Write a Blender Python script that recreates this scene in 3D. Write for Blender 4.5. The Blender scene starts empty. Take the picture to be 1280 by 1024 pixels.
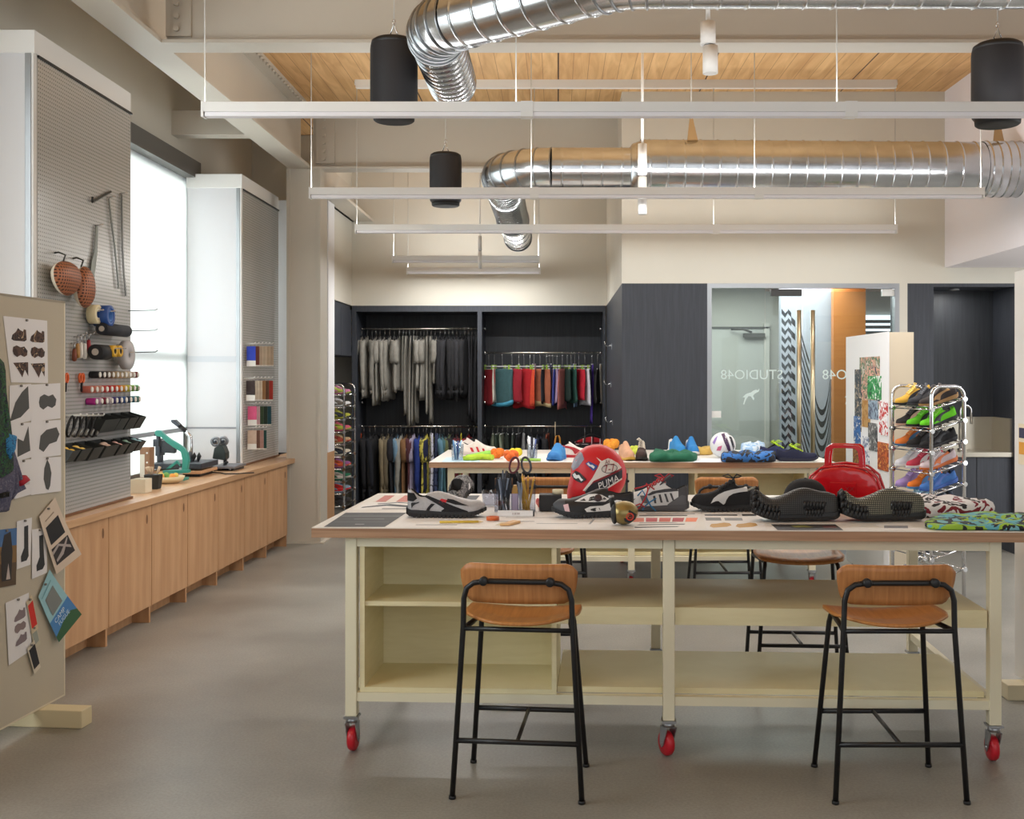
import bpy, bmesh, math, random
from mathutils import Vector, Matrix
rnd = random.Random(11)
SC = bpy.context.scene
COL = SC.collection
# ---------------------------------------------------------------- camera model (level camera with lens shift)
F, CX, CY, H = 1350.0, 697.0, 470.0, 1.58
def at(px, py, Y):
    return Vector(((px-CX)*Y/F, Y, H-(py-CY)*Y/F))
def on_z(px, py, z):
    Y = F*(H-z)/(py-CY)
    return Vector(((px-CX)*Y/F, Y, z))
def on_x(px, py, X):
    Y = F*X/(px-CX)
    return Vector((X, Y, H-(py-CY)*Y/F))
cam = bpy.data.cameras.new('camera')
cam.sensor_fit = 'HORIZONTAL'; cam.sensor_width = 36.0; cam.lens = F/1280*36.0
cam.shift_x = (640-CX)/1280; cam.shift_y = -(512-CY)/1280
cam.clip_start = .05; cam.clip_end = 100
co = bpy.data.objects.new('camera', cam); COL.objects.link(co)
co.location = (0, 0, H); co.rotation_euler = (math.pi/2, 0, 0)
SC.camera = co
SC.view_settings.view_transform = 'Standard'; SC.view_settings.look = 'None'
SC.view_settings.gamma = 1; SC.view_settings.use_curve_mapping = False
SC.cycles.transparent_max_bounces = 24

# ---------------------------------------------------------------- materials
def lin(c):
    return tuple(((v/255)/12.92 if v/255 <= .04045 else ((v/255+.055)/1.055)**2.4) for v in c)+(1,)
_M = {}
def mat(rgb, rough=.55, metal=0., bump=0., bscale=200., vary=0., vscale=8., coat=0., key=None):
    k = key or ('m', rgb, rough, metal, bump, bscale, vary, vscale, coat)
    if k in _M: return _M[k]
    m = bpy.data.materials.new('surface'); m.use_nodes = True
    nt = m.node_tree; b = nt.nodes['Principled BSDF']
    b.inputs['Base Color'].default_value = lin(rgb)
    b.inputs['Roughness'].default_value = rough; b.inputs['Metallic'].default_value = metal
    if coat: b.inputs['Coat Weight'].default_value = coat; b.inputs['Coat Roughness'].default_value = .08
    if bump or vary:
        tc = nt.nodes.new('ShaderNodeTexCoord')
    if vary:
        n = nt.nodes.new('ShaderNodeTexNoise'); n.inputs['Scale'].default_value = vscale; n.inputs['Detail'].default_value = 5
        nt.links.new(tc.outputs['Object'], n.inputs['Vector'])
        r = nt.nodes.new('ShaderNodeMapRange'); r.inputs['To Min'].default_value = 1-vary; r.inputs['To Max'].default_value = 1+vary
        r.inputs['From Min'].default_value = .3; r.inputs['From Max'].default_value = .7
        nt.links.new(n.outputs['Fac'], r.inputs['Value'])
        x = nt.nodes.new('ShaderNodeVectorMath'); x.operation = 'SCALE'; x.inputs[0].default_value = lin(rgb)[:3]
        nt.links.new(r.outputs['Result'], x.inputs['Scale']); nt.links.new(x.outputs['Vector'], b.inputs['Base Color'])
    if bump:
        n2 = nt.nodes.new('ShaderNodeTexNoise'); n2.inputs['Scale'].default_value = bscale; n2.inputs['Detail'].default_value = 3
        nt.links.new(tc.outputs['Object'], n2.inputs['Vector'])
        bp = nt.nodes.new('ShaderNodeBump'); bp.inputs['Strength'].default_value = bump; bp.inputs['Distance'].default_value = .004
        nt.links.new(n2.outputs['Fac'], bp.inputs['Height']); nt.links.new(bp.outputs['Normal'], b.inputs['Normal'])
    _M[k] = m
    return m
def fab(rgb, rough=.9): return mat(rgb, rough, vary=.10, vscale=25, bump=.25, bscale=160)
def wood(c1, c2, scale, rough=.5, key=None, spec=.5, dist=.0):
    """grain: noise stretched by SCALE (x,y,z)"""
    k = ('w', c1, c2, scale, rough)
    if k in _M: return _M[k]
    m = bpy.data.materials.new('wood'); m.use_nodes = True; nt = m.node_tree; b = nt.nodes['Principled BSDF']
    tc = nt.nodes.new('ShaderNodeTexCoord'); mp = nt.nodes.new('ShaderNodeMapping'); mp.inputs['Scale'].default_value = scale
    nt.links.new(tc.outputs['Object'], mp.inputs['Vector'])
    n = nt.nodes.new('ShaderNodeTexNoise'); n.inputs['Scale'].default_value = 1; n.inputs['Detail'].default_value = 6; n.inputs['Distortion'].default_value = .4
    nt.links.new(mp.outputs['Vector'], n.inputs['Vector'])
    r = nt.nodes.new('ShaderNodeValToRGB'); r.color_ramp.elements[0].position = .3; r.color_ramp.elements[1].position = .7
    r.color_ramp.elements[0].color = lin(c1); r.color_ramp.elements[1].color = lin(c2)
    nt.links.new(n.outputs['Fac'], r.inputs['Fac']); nt.links.new(r.outputs['Color'], b.inputs['Base Color'])
    b.inputs['Roughness'].default_value = rough
    _M[k] = m
    return m
def emis(rgb, s):
    k = ('e', rgb, s)
    if k in _M: return _M[k]
    m = bpy.data.materials.new('lit'); m.use_nodes = True; b = m.node_tree.nodes['Principled BSDF']
    b.inputs['Base Color'].default_value = lin(rgb); b.inputs['Emission Color'].default_value = lin(rgb); b.inputs['Emission Strength'].default_value = s
    _M[k] = m; return m
def glassmat(tint=(235, 242, 240), refl=.08, key='g', rough=.0):
    k = (key, tint, refl)
    if k in _M: return _M[k]
    m = bpy.data.materials.new('glass'); m.use_nodes = True; nt = m.node_tree; nt.nodes.remove(nt.nodes['Principled BSDF'])
    o = nt.nodes['Material Output']
    t = nt.nodes.new('ShaderNodeBsdfTransparent'); t.inputs['Color'].default_value = lin(tint)
    g = nt.nodes.new('ShaderNodeBsdfGlossy'); g.inputs['Roughness'].default_value = .02
    lw = nt.nodes.new('ShaderNodeLayerWeight'); lw.inputs['Blend'].default_value = .5
    pw = nt.nodes.new('ShaderNodeMath'); pw.operation = 'POWER'; pw.inputs[1].default_value = 4.
    fr = nt.nodes.new('ShaderNodeMath'); fr.operation = 'MULTIPLY_ADD'; fr.inputs[1].default_value = .55; fr.inputs[2].default_value = .045
    nt.links.new(lw.outputs['Facing'], pw.inputs[0]); nt.links.new(pw.outputs[0], fr.inputs[0])
    mx = nt.nodes.new('ShaderNodeMixShader')
    nt.links.new(fr.outputs[0], mx.inputs[0]); nt.links.new(t.outputs[0], mx.inputs[1]); nt.links.new(g.outputs[0], mx.inputs[2])
    nt.links.new(mx.outputs[0], o.inputs['Surface'])
    _M[k] = m; return m
def grid_dots(base, dot, pitch, rad, axes, rough=.4, metal=0.):
    """a square grid of round dots in object space on the two AXES ('yz', 'xz', 'xy')"""
    k = ('d', base, dot, pitch, rad, axes, rough, metal)
    if k in _M: return _M[k]
    m = bpy.data.materials.new('perforated'); m.use_nodes = True; nt = m.node_tree; b = nt.nodes['Principled BSDF']
    tc = nt.nodes.new('ShaderNodeTexCoord'); L = nt.links.new
    sc = nt.nodes.new('ShaderNodeVectorMath'); sc.operation = 'SCALE'; sc.inputs['Scale'].default_value = 1/pitch; L(tc.outputs['Object'], sc.inputs[0])
    fr = nt.nodes.new('ShaderNodeVectorMath'); fr.operation = 'FRACTION'; L(sc.outputs[0], fr.inputs[0])
    sb = nt.nodes.new('ShaderNodeVectorMath'); sb.operation = 'SUBTRACT'; sb.inputs[1].default_value = (.5, .5, .5); L(fr.outputs[0], sb.inputs[0])
    ml = nt.nodes.new('ShaderNodeVectorMath'); ml.operation = 'MULTIPLY'; ml.inputs[1].default_value = tuple(1. if a in axes else 0. for a in 'xyz'); L(sb.outputs[0], ml.inputs[0])
    ln = nt.nodes.new('ShaderNodeVectorMath'); ln.operation = 'LENGTH'; L(ml.outputs[0], ln.inputs[0])
    lt = nt.nodes.new('ShaderNodeMath'); lt.operation = 'LESS_THAN'; lt.inputs[1].default_value = rad; L(ln.outputs['Value'], lt.inputs[0])
    mx = nt.nodes.new('ShaderNodeMix'); mx.data_type = 'RGBA'; mx.inputs['A'].default_value = lin(base); mx.inputs['B'].default_value = lin(dot)
    L(lt.outputs[0], mx.inputs['Factor']); L(mx.outputs['Result'], b.inputs['Base Color'])
    b.inputs['Roughness'].default_value = rough; b.inputs['Metallic'].default_value = metal
    _M[k] = m; return m
def patches(cols, scale, rough=.8, key=None):
    """a printed cloth of irregular colour patches"""
    k = ('p', tuple(cols), scale, rough)
    if k in _M: return _M[k]
    m = bpy.data.materials.new('print'); m.use_nodes = True; nt = m.node_tree; b = nt.nodes['Principled BSDF']
    tc = nt.nodes.new('ShaderNodeTexCoord')
    n = nt.nodes.new('ShaderNodeTexNoise'); n.inputs['Scale'].default_value = scale; n.inputs['Detail'].default_value = 3; n.inputs['Distortion'].default_value = 1.2
    nt.links.new(tc.outputs['Object'], n.inputs['Vector'])
    r = nt.nodes.new('ShaderNodeValToRGB'); r.color_ramp.interpolation = 'CONSTANT'
    e = r.color_ramp.elements
    while len(e) < len(cols): e.new(.5)
    for i, c in enumerate(cols):
        e[i].position = .0 if i == 0 else .34+.32*(i-.5)/max(1, len(cols)-1); e[i].color = lin(c)
    nt.links.new(n.outputs['Fac'], r.inputs['Fac']); nt.links.new(r.outputs['Color'], b.inputs['Base Color'])
    b.inputs['Roughness'].default_value = rough
    _M[k] = m; return m

# ---------------------------------------------------------------- mesh builder
class MB:
    def __init__(s): s.v = []; s.f = []; s.fm = []; s.fs = []; s.mats = []
    def add(s, verts, faces, m, smooth=False, X=None):
        o = len(s.v)
        s.v += [tuple(X @ Vector(p)) if X is not None else tuple(p) for p in verts]
        if m not in s.mats: s.mats.append(m)
        i = s.mats.index(m)
        for f in faces: s.f.append([a+o for a in f]); s.fm.append(i); s.fs.append(smooth)
        return s
    def box(s, a, b, m, X=None):
        x0, y0, z0 = [min(p, q) for p, q in zip(a, b)]; x1, y1, z1 = [max(p, q) for p, q in zip(a, b)]
        v = [(x0,y0,z0),(x1,y0,z0),(x1,y1,z0),(x0,y1,z0),(x0,y0,z1),(x1,y0,z1),(x1,y1,z1),(x0,y1,z1)]
        return s.add(v, [(0,3,2,1),(4,5,6,7),(0,1,5,4),(1,2,6,5),(2,3,7,6),(3,0,4,7)], m, X=X)
    def loft(s, rings, m, closed=True, cap=True, smooth=True, X=None):
        n = len(rings[0]); v = [p for r in rings for p in r]; f = []
        for i in range(len(rings)-1):
            for j in range(n if closed else n-1):
                k = (j+1) % n
                f.append((i*n+j, i*n+k, (i+1)*n+k, (i+1)*n+j))
        s.add(v, f, m, smooth, X)
        if cap and closed:
            o = len(s.v)-len(v); i = s.mats.index(m)
            s.f.append([o+j for j in range(n-1, -1, -1)]); s.fm.append(i); s.fs.append(False)
            s.f.append([o+(len(rings)-1)*n+j for j in range(n)]); s.fm.append(i); s.fs.append(False)
        return s
    def tube(s, pts, r, m, n=8, closed=False, X=None, cap=True):
        P = [Vector(p) for p in pts]; rings = []; N = None
        for i, p in enumerate(P):
            if closed: t = (P[(i+1) % len(P)]-P[i-1])
            else: t = P[min(i+1, len(P)-1)]-P[max(i-1, 0)]
            t.normalize()
            if N is None:
                N = t.orthogonal().normalized()
            else:
                N = (N-t*N.dot(t)); N = N.normalized() if N.length > 1e-6 else t.orthogonal().normalized()
            B = t.cross(N); rr = r[i] if isinstance(r, (list, tuple)) else r
            rings.append([p+(N*math.cos(a)+B*math.sin(a))*rr for a in [2*math.pi*j/n for j in range(n)]])
        if closed: rings.append(rings[0]); return s.loft(rings, m, True, False, True, X)
        return s.loft(rings, m, True, cap, True, X)
    def cyl(s, a, b, r, m, n=16, r2=None, X=None):
        return s.tube([a, b], [r, r if r2 is None else r2], m, n, X=X)
    def lathe(s, prof, m, n=24, X=None, cap=True, smooth=True):
        rings = [[(r*math.cos(2*math.pi*j/n), r*math.sin(2*math.pi*j/n), z) for j in range(n)] for r, z in prof]
        return s.loft(rings, m, True, cap, smooth, X)
    def prism(s, poly, d0, d1, m, plane='xz', X=None):
        """polygon in a plane, thickened from d0 to d1 along the third axis"""
        def p3(p, d): return (p[0], d, p[1]) if plane == 'xz' else ((d, p[0], p[1]) if plane == 'yz' else (p[0], p[1], d))
        n = len(poly); v = [p3(p, d0) for p in poly]+[p3(p, d1) for p in poly]
        f = [list(range(n)), list(range(2*n-1, n-1, -1))]+[(j, j+n, (j+1) % n+n, (j+1) % n) for j in range(n)]
        return s.add(v, f, m, X=X)
    def sphere(s, c, r, m, nu=20, nv=12, X=None):
        r = (r, r, r) if not isinstance(r, (tuple, list)) else r
        v = [(c[0]+r[0]*math.sin(math.pi*i/nv)*math.cos(2*math.pi*j/nu), c[1]+r[1]*math.sin(math.pi*i/nv)*math.sin(2*math.pi*j/nu), c[2]-r[2]*math.cos(math.pi*i/nv)) for i in range(nv+1) for j in range(nu)]
        f = [(i*nu+j, i*nu+(j+1) % nu, (i+1)*nu+(j+1) % nu, (i+1)*nu+j) for i in range(nv) for j in range(nu)]
        return s.add(v, f, m, True, X)
    def grid(s, nu, nv, fn, m, X=None, smooth=True):
        v = [fn(i/nu, j/nv) for i in range(nu+1) for j in range(nv+1)]; w = nv+1
        return s.add(v, [(i*w+j, (i+1)*w+j, (i+1)*w+j+1, i*w+j+1) for i in range(nu) for j in range(nv)], m, smooth, X)
    def mesh(s, name, off=None):
        me = bpy.data.meshes.new(name)
        v = s.v if off is None else [(p[0]-off[0], p[1]-off[1], p[2]-off[2]) for p in s.v]
        me.from_pydata(v, [], s.f)
        for m in s.mats: me.materials.append(m)
        me.polygons.foreach_set('material_index', s.fm); me.polygons.foreach_set('use_smooth', s.fs)
        me.update()
        bm = bmesh.new(); bm.from_mesh(me)
        bmesh.ops.remove_doubles(bm, verts=bm.verts, dist=1e-6)
        bmesh.ops.recalc_face_normals(bm, faces=bm.faces); bm.to_mesh(me); bm.free()
        return me
    def build(s, name, parent=None, bevel=0., world=False, sub=0, thick=0.):
        off = None
        if world and parent is not None:
            p = parent; off = Vector((0, 0, 0))
            while p is not None: off += p.location; p = p.parent
        o = bpy.data.objects.new(name, s.mesh(name, off)); COL.objects.link(o)
        if parent is not None: o.parent = parent
        if thick:
            q = o.modifiers.new('thickness', 'SOLIDIFY'); q.thickness = thick; q.offset = 0
        if bevel:
            q = o.modifiers.new('edges', 'BEVEL'); q.width = bevel; q.segments = 2; q.limit_method = 'ANGLE'; q.angle_limit = .7
        if sub:
            q = o.modifiers.new('smooth', 'SUBSURF'); q.levels = sub; q.render_levels = sub
        return o
    def single(s, name, label, cat, group=None, bevel=0., sub=0, thick=0.):
        """a thing that is one mesh, built in world coordinates; the origin goes to its base"""
        xs = [p[0] for p in s.v]; ys = [p[1] for p in s.v]; zs = [p[2] for p in s.v]
        c = Vector(((min(xs)+max(xs))/2, (min(ys)+max(ys))/2, min(zs)))
        o = bpy.data.objects.new(name, s.mesh(name, c)); COL.objects.link(o); o.location = c
        tag(o, label, cat, group)
        if thick:
            q = o.modifiers.new('thickness', 'SOLIDIFY'); q.thickness = thick; q.offset = 0
        if bevel:
            q = o.modifiers.new('edges', 'BEVEL'); q.width = bevel; q.segments = 2; q.limit_method = 'ANGLE'; q.angle_limit = .7
        if sub:
            q = o.modifiers.new('smooth', 'SUBSURF'); q.levels = sub; q.render_levels = sub
        return o
def tag(o, label, cat, group=None):
    o['label'] = label; o['category'] = cat
    if group: o['group'] = group
    return o
def thing(name, label, cat, loc=(0,0,0), rz=0., group=None):
    o = bpy.data.objects.new(name, None); COL.objects.link(o); o.empty_display_size = .05
    o.location = loc; o.rotation_euler = (0, 0, rz)
    return tag(o, label, cat, group)
def struct(name, mb, bevel=0.):
    o = mb.build(name, None, bevel); o['kind'] = 'structure'; return o
def copy_thing(root, loc, rz, label, group=None):
    r = root.copy(); COL.objects.link(r); r.location = loc; r.rotation_euler = (0, 0, rz); r['label'] = label
    if group: r['group'] = group
    for ch in list(root.children):
        c = ch.copy(); COL.objects.link(c); c.parent = r
        for g in list(ch.children):
            d = g.copy(); COL.objects.link(d); d.parent = c
    return r
_TX = {}
def text_mesh(body, size, m, depth=.001, shear=0., spacing=1.):
    """lettering as verts/faces in the xy plane, centred"""
    cu = bpy.data.curves.new('lettering', 'FONT'); cu.body = body; cu.size = size; cu.align_x = 'CENTER'; cu.align_y = 'CENTER'
    cu.extrude = depth/2; cu.shear = shear; cu.space_character = spacing; cu.resolution_u = 3
    ob = bpy.data.objects.new('lettering', cu); COL.objects.link(ob)
    dg = bpy.context.evaluated_depsgraph_get(); dg.update()
    me = bpy.data.meshes.new_from_object(ob.evaluated_get(dg))
    v = [tuple(p.co) for p in me.vertices]; f = [list(p.vertices) for p in me.polygons]
    bpy.data.objects.remove(ob); bpy.data.curves.remove(cu); bpy.data.meshes.remove(me)
    return v, f
def drape(mb, poly, fn, m, cuts=3, smooth=False):
    """polygon (u,v) subdivided and mapped through fn(u,v)->xyz"""
    bm = bmesh.new(); f = bm.faces.new([bm.verts.new((p[0], p[1], 0)) for p in poly])
    bmesh.ops.triangulate(bm, faces=[f])
    for _ in range(2 if cuts > 1 else 1):
        bmesh.ops.subdivide_edges(bm, edges=bm.edges[:], cuts=1, use_grid_fill=True)
    bmesh.ops.triangulate(bm, faces=bm.faces[:])
    bm.verts.index_update()
    mb.add([fn(v.co.x, v.co.y) for v in bm.verts], [[v.index for v in q.verts] for q in bm.faces], m, smooth)
    bm.free()
def crv(t, pts):
    """Catmull-Rom through (t, value) pairs"""
    n = len(pts)
    if t <= pts[0][0]: return pts[0][1]
    for i in range(n-1):
        a, b = pts[i], pts[i+1]
        if t <= b[0]:
            u = (t-a[0])/(b[0]-a[0]); d = b[0]-a[0]
            p0 = pts[i-1] if i > 0 else a; p3 = pts[i+2] if i+2 < n else b
            m0 = (b[1]-p0[1])/max(1e-6, b[0]-p0[0])*d; m1 = (p3[1]-a[1])/max(1e-6, p3[0]-a[0])*d
            return (2*u**3-3*u*u+1)*a[1]+(u**3-2*u*u+u)*m0+(-2*u**3+3*u*u)*b[1]+(u**3-u*u)*m1
    return pts[-1][1]
def arc(c, r, a0, a1, n, plane='xz'):
    out = []
    for i in range(n+1):
        a = math.radians(a0+(a1-a0)*i/n); x, y = c[0]+r*math.cos(a), c[1]+r*math.sin(a)
        out.append((x, y))
    return out
ORD = 'first second third fourth fifth sixth seventh eighth ninth tenth eleventh twelfth thirteenth fourteenth fifteenth sixteenth seventeenth eighteenth nineteenth twentieth'.split()+['twenty-first','twenty-second','twenty-third','twenty-fourth','twenty-fifth','twenty-sixth','twenty-seventh','twenty-eighth','twenty-ninth','thirtieth']
# ================================================================= the room
PAINT = mat((212, 208, 196), .7, vary=.03, vscale=1.5)
STEELP = mat((200, 193, 180), .5, vary=.02, vscale=2)
WHITE = mat((232, 231, 228), .5)
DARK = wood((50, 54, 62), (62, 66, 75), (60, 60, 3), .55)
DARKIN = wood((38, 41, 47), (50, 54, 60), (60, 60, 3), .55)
ALU = mat((176, 180, 184), .35, .8)
CHROME = mat((215, 216, 218), .12, 1.)
BLACKM = mat((22, 22, 24), .4)
CABLE = mat((190, 188, 182), .5)
OAK = wood((186, 140, 100), (206, 163, 122), (30, 14, 1.6), .45)
OAKTOP = wood((190, 148, 110), (210, 170, 130), (26, 1.8, 26), .35)
OAKDK = mat((120, 82, 52), .5)
# concrete
def concrete():
    m = bpy.data.materials.new('concrete'); m.use_nodes = True; nt = m.node_tree; b = nt.nodes['Principled BSDF']; L = nt.links.new
    tc = nt.nodes.new('ShaderNodeTexCoord')
    n = nt.nodes.new('ShaderNodeTexNoise'); n.inputs['Scale'].default_value = 1.1; n.inputs['Detail'].default_value = 8; n.inputs['Roughness'].default_value = .6
    n2 = nt.nodes.new('ShaderNodeTexNoise'); n2.inputs['Scale'].default_value = 90; n2.inputs['Detail'].default_value = 2
    L(tc.outputs['Object'], n.inputs['Vector']); L(tc.outputs['Object'], n2.inputs['Vector'])
    r = nt.nodes.new('ShaderNodeValToRGB'); r.color_ramp.elements[0].position = .3; r.color_ramp.elements[1].position = .72
    r.color_ramp.elements[0].color = lin((128, 125, 118)); r.color_ramp.elements[1].color = lin((160, 157, 149))
    L(n.outputs['Fac'], r.inputs['Fac'])
    r2 = nt.nodes.new('ShaderNodeMapRange'); r2.inputs['From Min'].default_value = .35; r2.inputs['From Max'].default_value = .65; r2.inputs['To Min'].default_value = .9; r2.inputs['To Max'].default_value = 1.08
    L(n2.outputs['Fac'], r2.inputs['Value'])
    x = nt.nodes.new('ShaderNodeVectorMath'); x.operation = 'SCALE'; L(r.outputs['Color'], x.inputs[0]); L(r2.outputs['Result'], x.inputs['Scale'])
    L(x.outputs['Vector'], b.inputs['Base Color'])
    r3 = nt.nodes.new('ShaderNodeMapRange'); r3.inputs['To Min'].default_value = .28; r3.inputs['To Max'].default_value = .5; L(n.outputs['Fac'], r3.inputs['Value']); L(r3.outputs['Result'], b.inputs['Roughness'])
    return m
def planks():
    m = bpy.data.materials.new('timber_ceiling'); m.use_nodes = True; nt = m.node_tree; b = nt.nodes['Principled BSDF']; L = nt.links.new
    tc = nt.nodes.new('ShaderNodeTexCoord'); mp = nt.nodes.new('ShaderNodeMapping'); mp.inputs['Scale'].default_value = (14, 1.5, 14); L(tc.outputs['Object'], mp.inputs['Vector'])
    n = nt.nodes.new('ShaderNodeTexNoise'); n.inputs['Scale'].default_value = 1; n.inputs['Detail'].default_value = 7; n.inputs['Distortion'].default_value = .8; L(mp.outputs['Vector'], n.inputs['Vector'])
    r = nt.nodes.new('ShaderNodeValToRGB'); r.color_ramp.elements[0].position = .32; r.color_ramp.elements[1].position = .7
    r.color_ramp.elements[0].color = lin((196, 150, 98)); r.color_ramp.elements[1].color = lin((228, 186, 130)); L(n.outputs['Fac'], r.inputs['Fac'])
    sx = nt.nodes.new('ShaderNodeSeparateXYZ'); L(tc.outputs['Object'], sx.inputs[0])
    def seam(pitch, w):
        d = nt.nodes.new('ShaderNodeMath'); d.operation = 'DIVIDE'; d.inputs[1].default_value = pitch; L(sx.outputs['X'], d.inputs[0])
        f = nt.nodes.new('ShaderNodeMath'); f.operation = 'FRACT'; L(d.outputs[0], f.inputs[0])
        l = nt.nodes.new('ShaderNodeMath'); l.operation = 'LESS_THAN'; l.inputs[1].default_value = w/pitch; L(f.outputs[0], l.inputs[0]); return l
    mx = nt.nodes.new('ShaderNodeMix'); mx.data_type = 'RGBA'; mx.inputs['B'].default_value = lin((150, 108, 66)); L(seam(.125, .004).outputs[0], mx.inputs['Factor']); L(r.outputs['Color'], mx.inputs['A'])
    m2 = nt.nodes.new('ShaderNodeMix'); m2.data_type = 'RGBA'; m2.inputs['B'].default_value = lin((70, 45, 25)); L(seam(1.25, .012).outputs[0], m2.inputs['Factor']); L(mx.outputs['Result'], m2.inputs['A'])
    L(m2.outputs['Result'], b.inputs['Base Color']); b.inputs['Roughness'].default_value = .6
    return m
struct('floor', MB().box((-3.5, -3, -.1), (6.4, 14, 0), concrete()))
struct('ceiling', MB().box((-3.4, -1.0, 4.1), (6.4, 13.4, 4.25), planks()))
# left wall with window openings
WX = -3.2
wl = MB()
wl.box((WX-.2, -1, 0), (WX, 13.4, .76), PAINT).box((WX-.2, -1, 3.31), (WX, 13.4, 4.1), PAINT)
for y0, y1 in ((-1, 1.6), (4.6, 6.55), (9.45, 10.56), (10.98, 13.4)):
    wl.box((WX-.2, y0, .76), (WX, y1, 3.31), PAINT)
struct('wall_left', wl)
def shade_cloth():
    m = bpy.data.materials.new('shade_cloth'); m.use_nodes = True; nt = m.node_tree; nt.nodes.remove(nt.nodes['Principled BSDF'])
    d = nt.nodes.new('ShaderNodeBsdfDiffuse'); t = nt.nodes.new('ShaderNodeBsdfTranslucent'); x = nt.nodes.new('ShaderNodeMixShader'); x.inputs[0].default_value = .72
    d.inputs[0].default_value = (.86, .87, .88, 1); t.inputs[0].default_value = (.90, .92, .95, 1)
    nt.links.new(d.outputs[0], x.inputs[1]); nt.links.new(t.outputs[0], x.inputs[2]); nt.links.new(x.outputs[0], nt.nodes['Material Output'].inputs['Surface']); return m
BLIND = shade_cloth()
SKYL = emis((255, 246, 241), 3.6)
for k, (y0, y1) in enumerate(((6.55, 9.45), (1.6, 4.6), (10.56, 10.98))):  # second and third windows are out of view, added for their light
    w = bpy.data.objects.new('window_%d' % (k+1), None); COL.objects.link(w); w.location = (WX-.1, (y0+y1)/2, .8); w['kind'] = 'structure'
    fr = MB()
    for a in (y0, y1-.05): fr.box((WX-.14, a, .76), (WX-.06, a+.05, 3.31), ALU)
    fr.box((WX-.14, y0, .76), (WX-.06, y1, .82), ALU).box((WX-.14, y0, 3.25), (WX-.06, y1, 3.31), ALU)
    fr.build('window_frame', w, world=True)
    MB().box((WX-.105, y0+.05, .82), (WX-.095, y1-.05, 3.25), glassmat()).build('window_glass', w, world=True)
    # roller shade pulled down to a little above the sill, lit through by the sky
    MB().box((WX-.035, y0+.02, 1.13), (WX-.03, y1-.02, 3.3), BLIND).build('roller_shade', w, world=True)
    MB().box((WX-.045, y0+.02, 1.10), (WX-.02, y1-.02, 1.135), ALU).build('hem_bar', w, world=True)
    MB().box((WX-.13, y0+.02, 1.70), (WX-.07, y1-.02, 1.775), ALU).build('transom', w, world=True)
    MB().box((WX-.30, y0-.3, .5), (WX-.29, y1+.3, 3.6), SKYL).build('sky_beyond', w, world=True)
    MB().box((WX-.02, y0-.0, 3.29), (WX+.08, y1, 3.44), mat((96, 94, 90), .5)).build('shade_box', w, world=True)
    MB().box((WX-.06, y0+.05, .82), (WX-.057, y1-.05, 1.12), BLIND).build('lower_pane', w, world=True)
# back wall above the wardrobe, the block on the right, dark panels
struct('wall_back', MB().box((-3.3, 12.6, 2.4), (.57, 13.3, 4.1), PAINT).box((-3.3, 13.3, 0), (.77, 13.4, 4.1), PAINT).box((-3.3, 11.3, 2.4), (-2.4, 12.6, 4.1), PAINT))
fw = MB().box((.57, 9.57, 2.4), (6.2, 9.77, 4.1), PAINT).box((.57, 9.77, 2.4), (.77, 12.6, 4.1), PAINT)
fw.box((3.03, 9.57, 0), (3.10, 9.77, 2.4), PAINT).box((4.06, 9.57, 0), (6.2, 9.77, 2.4), PAINT)
struct('wall_front', fw)
dp = MB().box((.57, 9.57, 0), (1.326, 9.66, 2.4), DARK)
struct('wall_panel', dp)
ws = MB()
ws.box((.57, 9.66, 0), (.62, 12.6, 2.4), DARK)
struct('wall_side', ws)
# hooks on the side panel (steel clips)
for k, (px, py) in enumerate(((765, 433), (764, 481), (766, 528))):
    p = on_x(px, py, .57)
    h = thing('coat_hook', 'steel coat hook on the dark side panel, %s from the top' % ORD[k], 'hook', p, 0, 'hooks on the side panel')
    MB().box((-.012, -.04, -.03), (0, .04, .03), CHROME).build('plate', h)
    MB().tube([(-.01, 0, .01), (-.05, 0, 0), (-.07, 0, .02), (-.075, 0, .05)], .007, CHROME).build('prong', h)
# right-hand volume with its underside
rw = MB().box((3.43, 2.0, 2.54), (6.3, 9.57, 4.1), mat((236, 232, 238), .7))
struct('wall_right', rw)
struct('trim_1', MB().box((3.9, 8.3, 2.53), (5.5, 8.36, 2.542), mat((90, 90, 92), .6)))
struct('wall_far_right', MB().box((6.2, -1, 0), (6.4, 9.77, 2.54), PAINT))
# ---- steelwork
def ibeam_x(mb, x0, x1, y, zb, zt, w=.2, t=.02):
    mb.box((x0, y-w/2, zb), (x1, y+w/2, zb+t), STEELP).box((x0, y-w/2, zt-t), (x1, y+w/2, zt), STEELP).box((x0, y-.01, zb+t), (x1, y+.01, zt-t), STEELP)
def bolts_x(mb, x, y, z0, z1, n):
    for i in range(n):
        z = z0+(z1-z0)*i/(n-1)
        mb.cyl((x, y-.012, z), (x, y-.035, z), .018, STEELP, 8)
mb = MB(); ibeam_x(mb, -2.33, 3.43, 6.45, 3.54, 4.1); mb.box((-2.33, 6.42, 3.6), (-2.18, 6.44, 4.05), STEELP); bolts_x(mb, -2.26, 6.42, 3.64, 4.02, 6)
struct('beam_cross', mb)
mb = MB(); ibeam_x(mb, -2.33, .57, 10.3, 3.54, 4.1); mb.box((-2.3, 10.27, 3.6), (-2.12, 10.29, 4.05), STEELP); bolts_x(mb, -2.22, 10.27, 3.64, 4.02, 6)
struct('beam_back', mb)
mb = MB()
mb.box((-2.54, -1, 3.54), (-2.33, 10.2, 3.565), STEELP).box((-2.445, -1, 3.565), (-2.425, 10.2, 4.08), STEELP).box((-2.54, -1, 4.07), (-2.30, 10.2, 4.1), STEELP)
for i in range(40):
    mb.cyl((-2.31, 6.7+i*.09, 4.07), (-2.31, 6.7+i*.09, 4.05), .014, STEELP, 6)
struct('beam_girder', mb)
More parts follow.
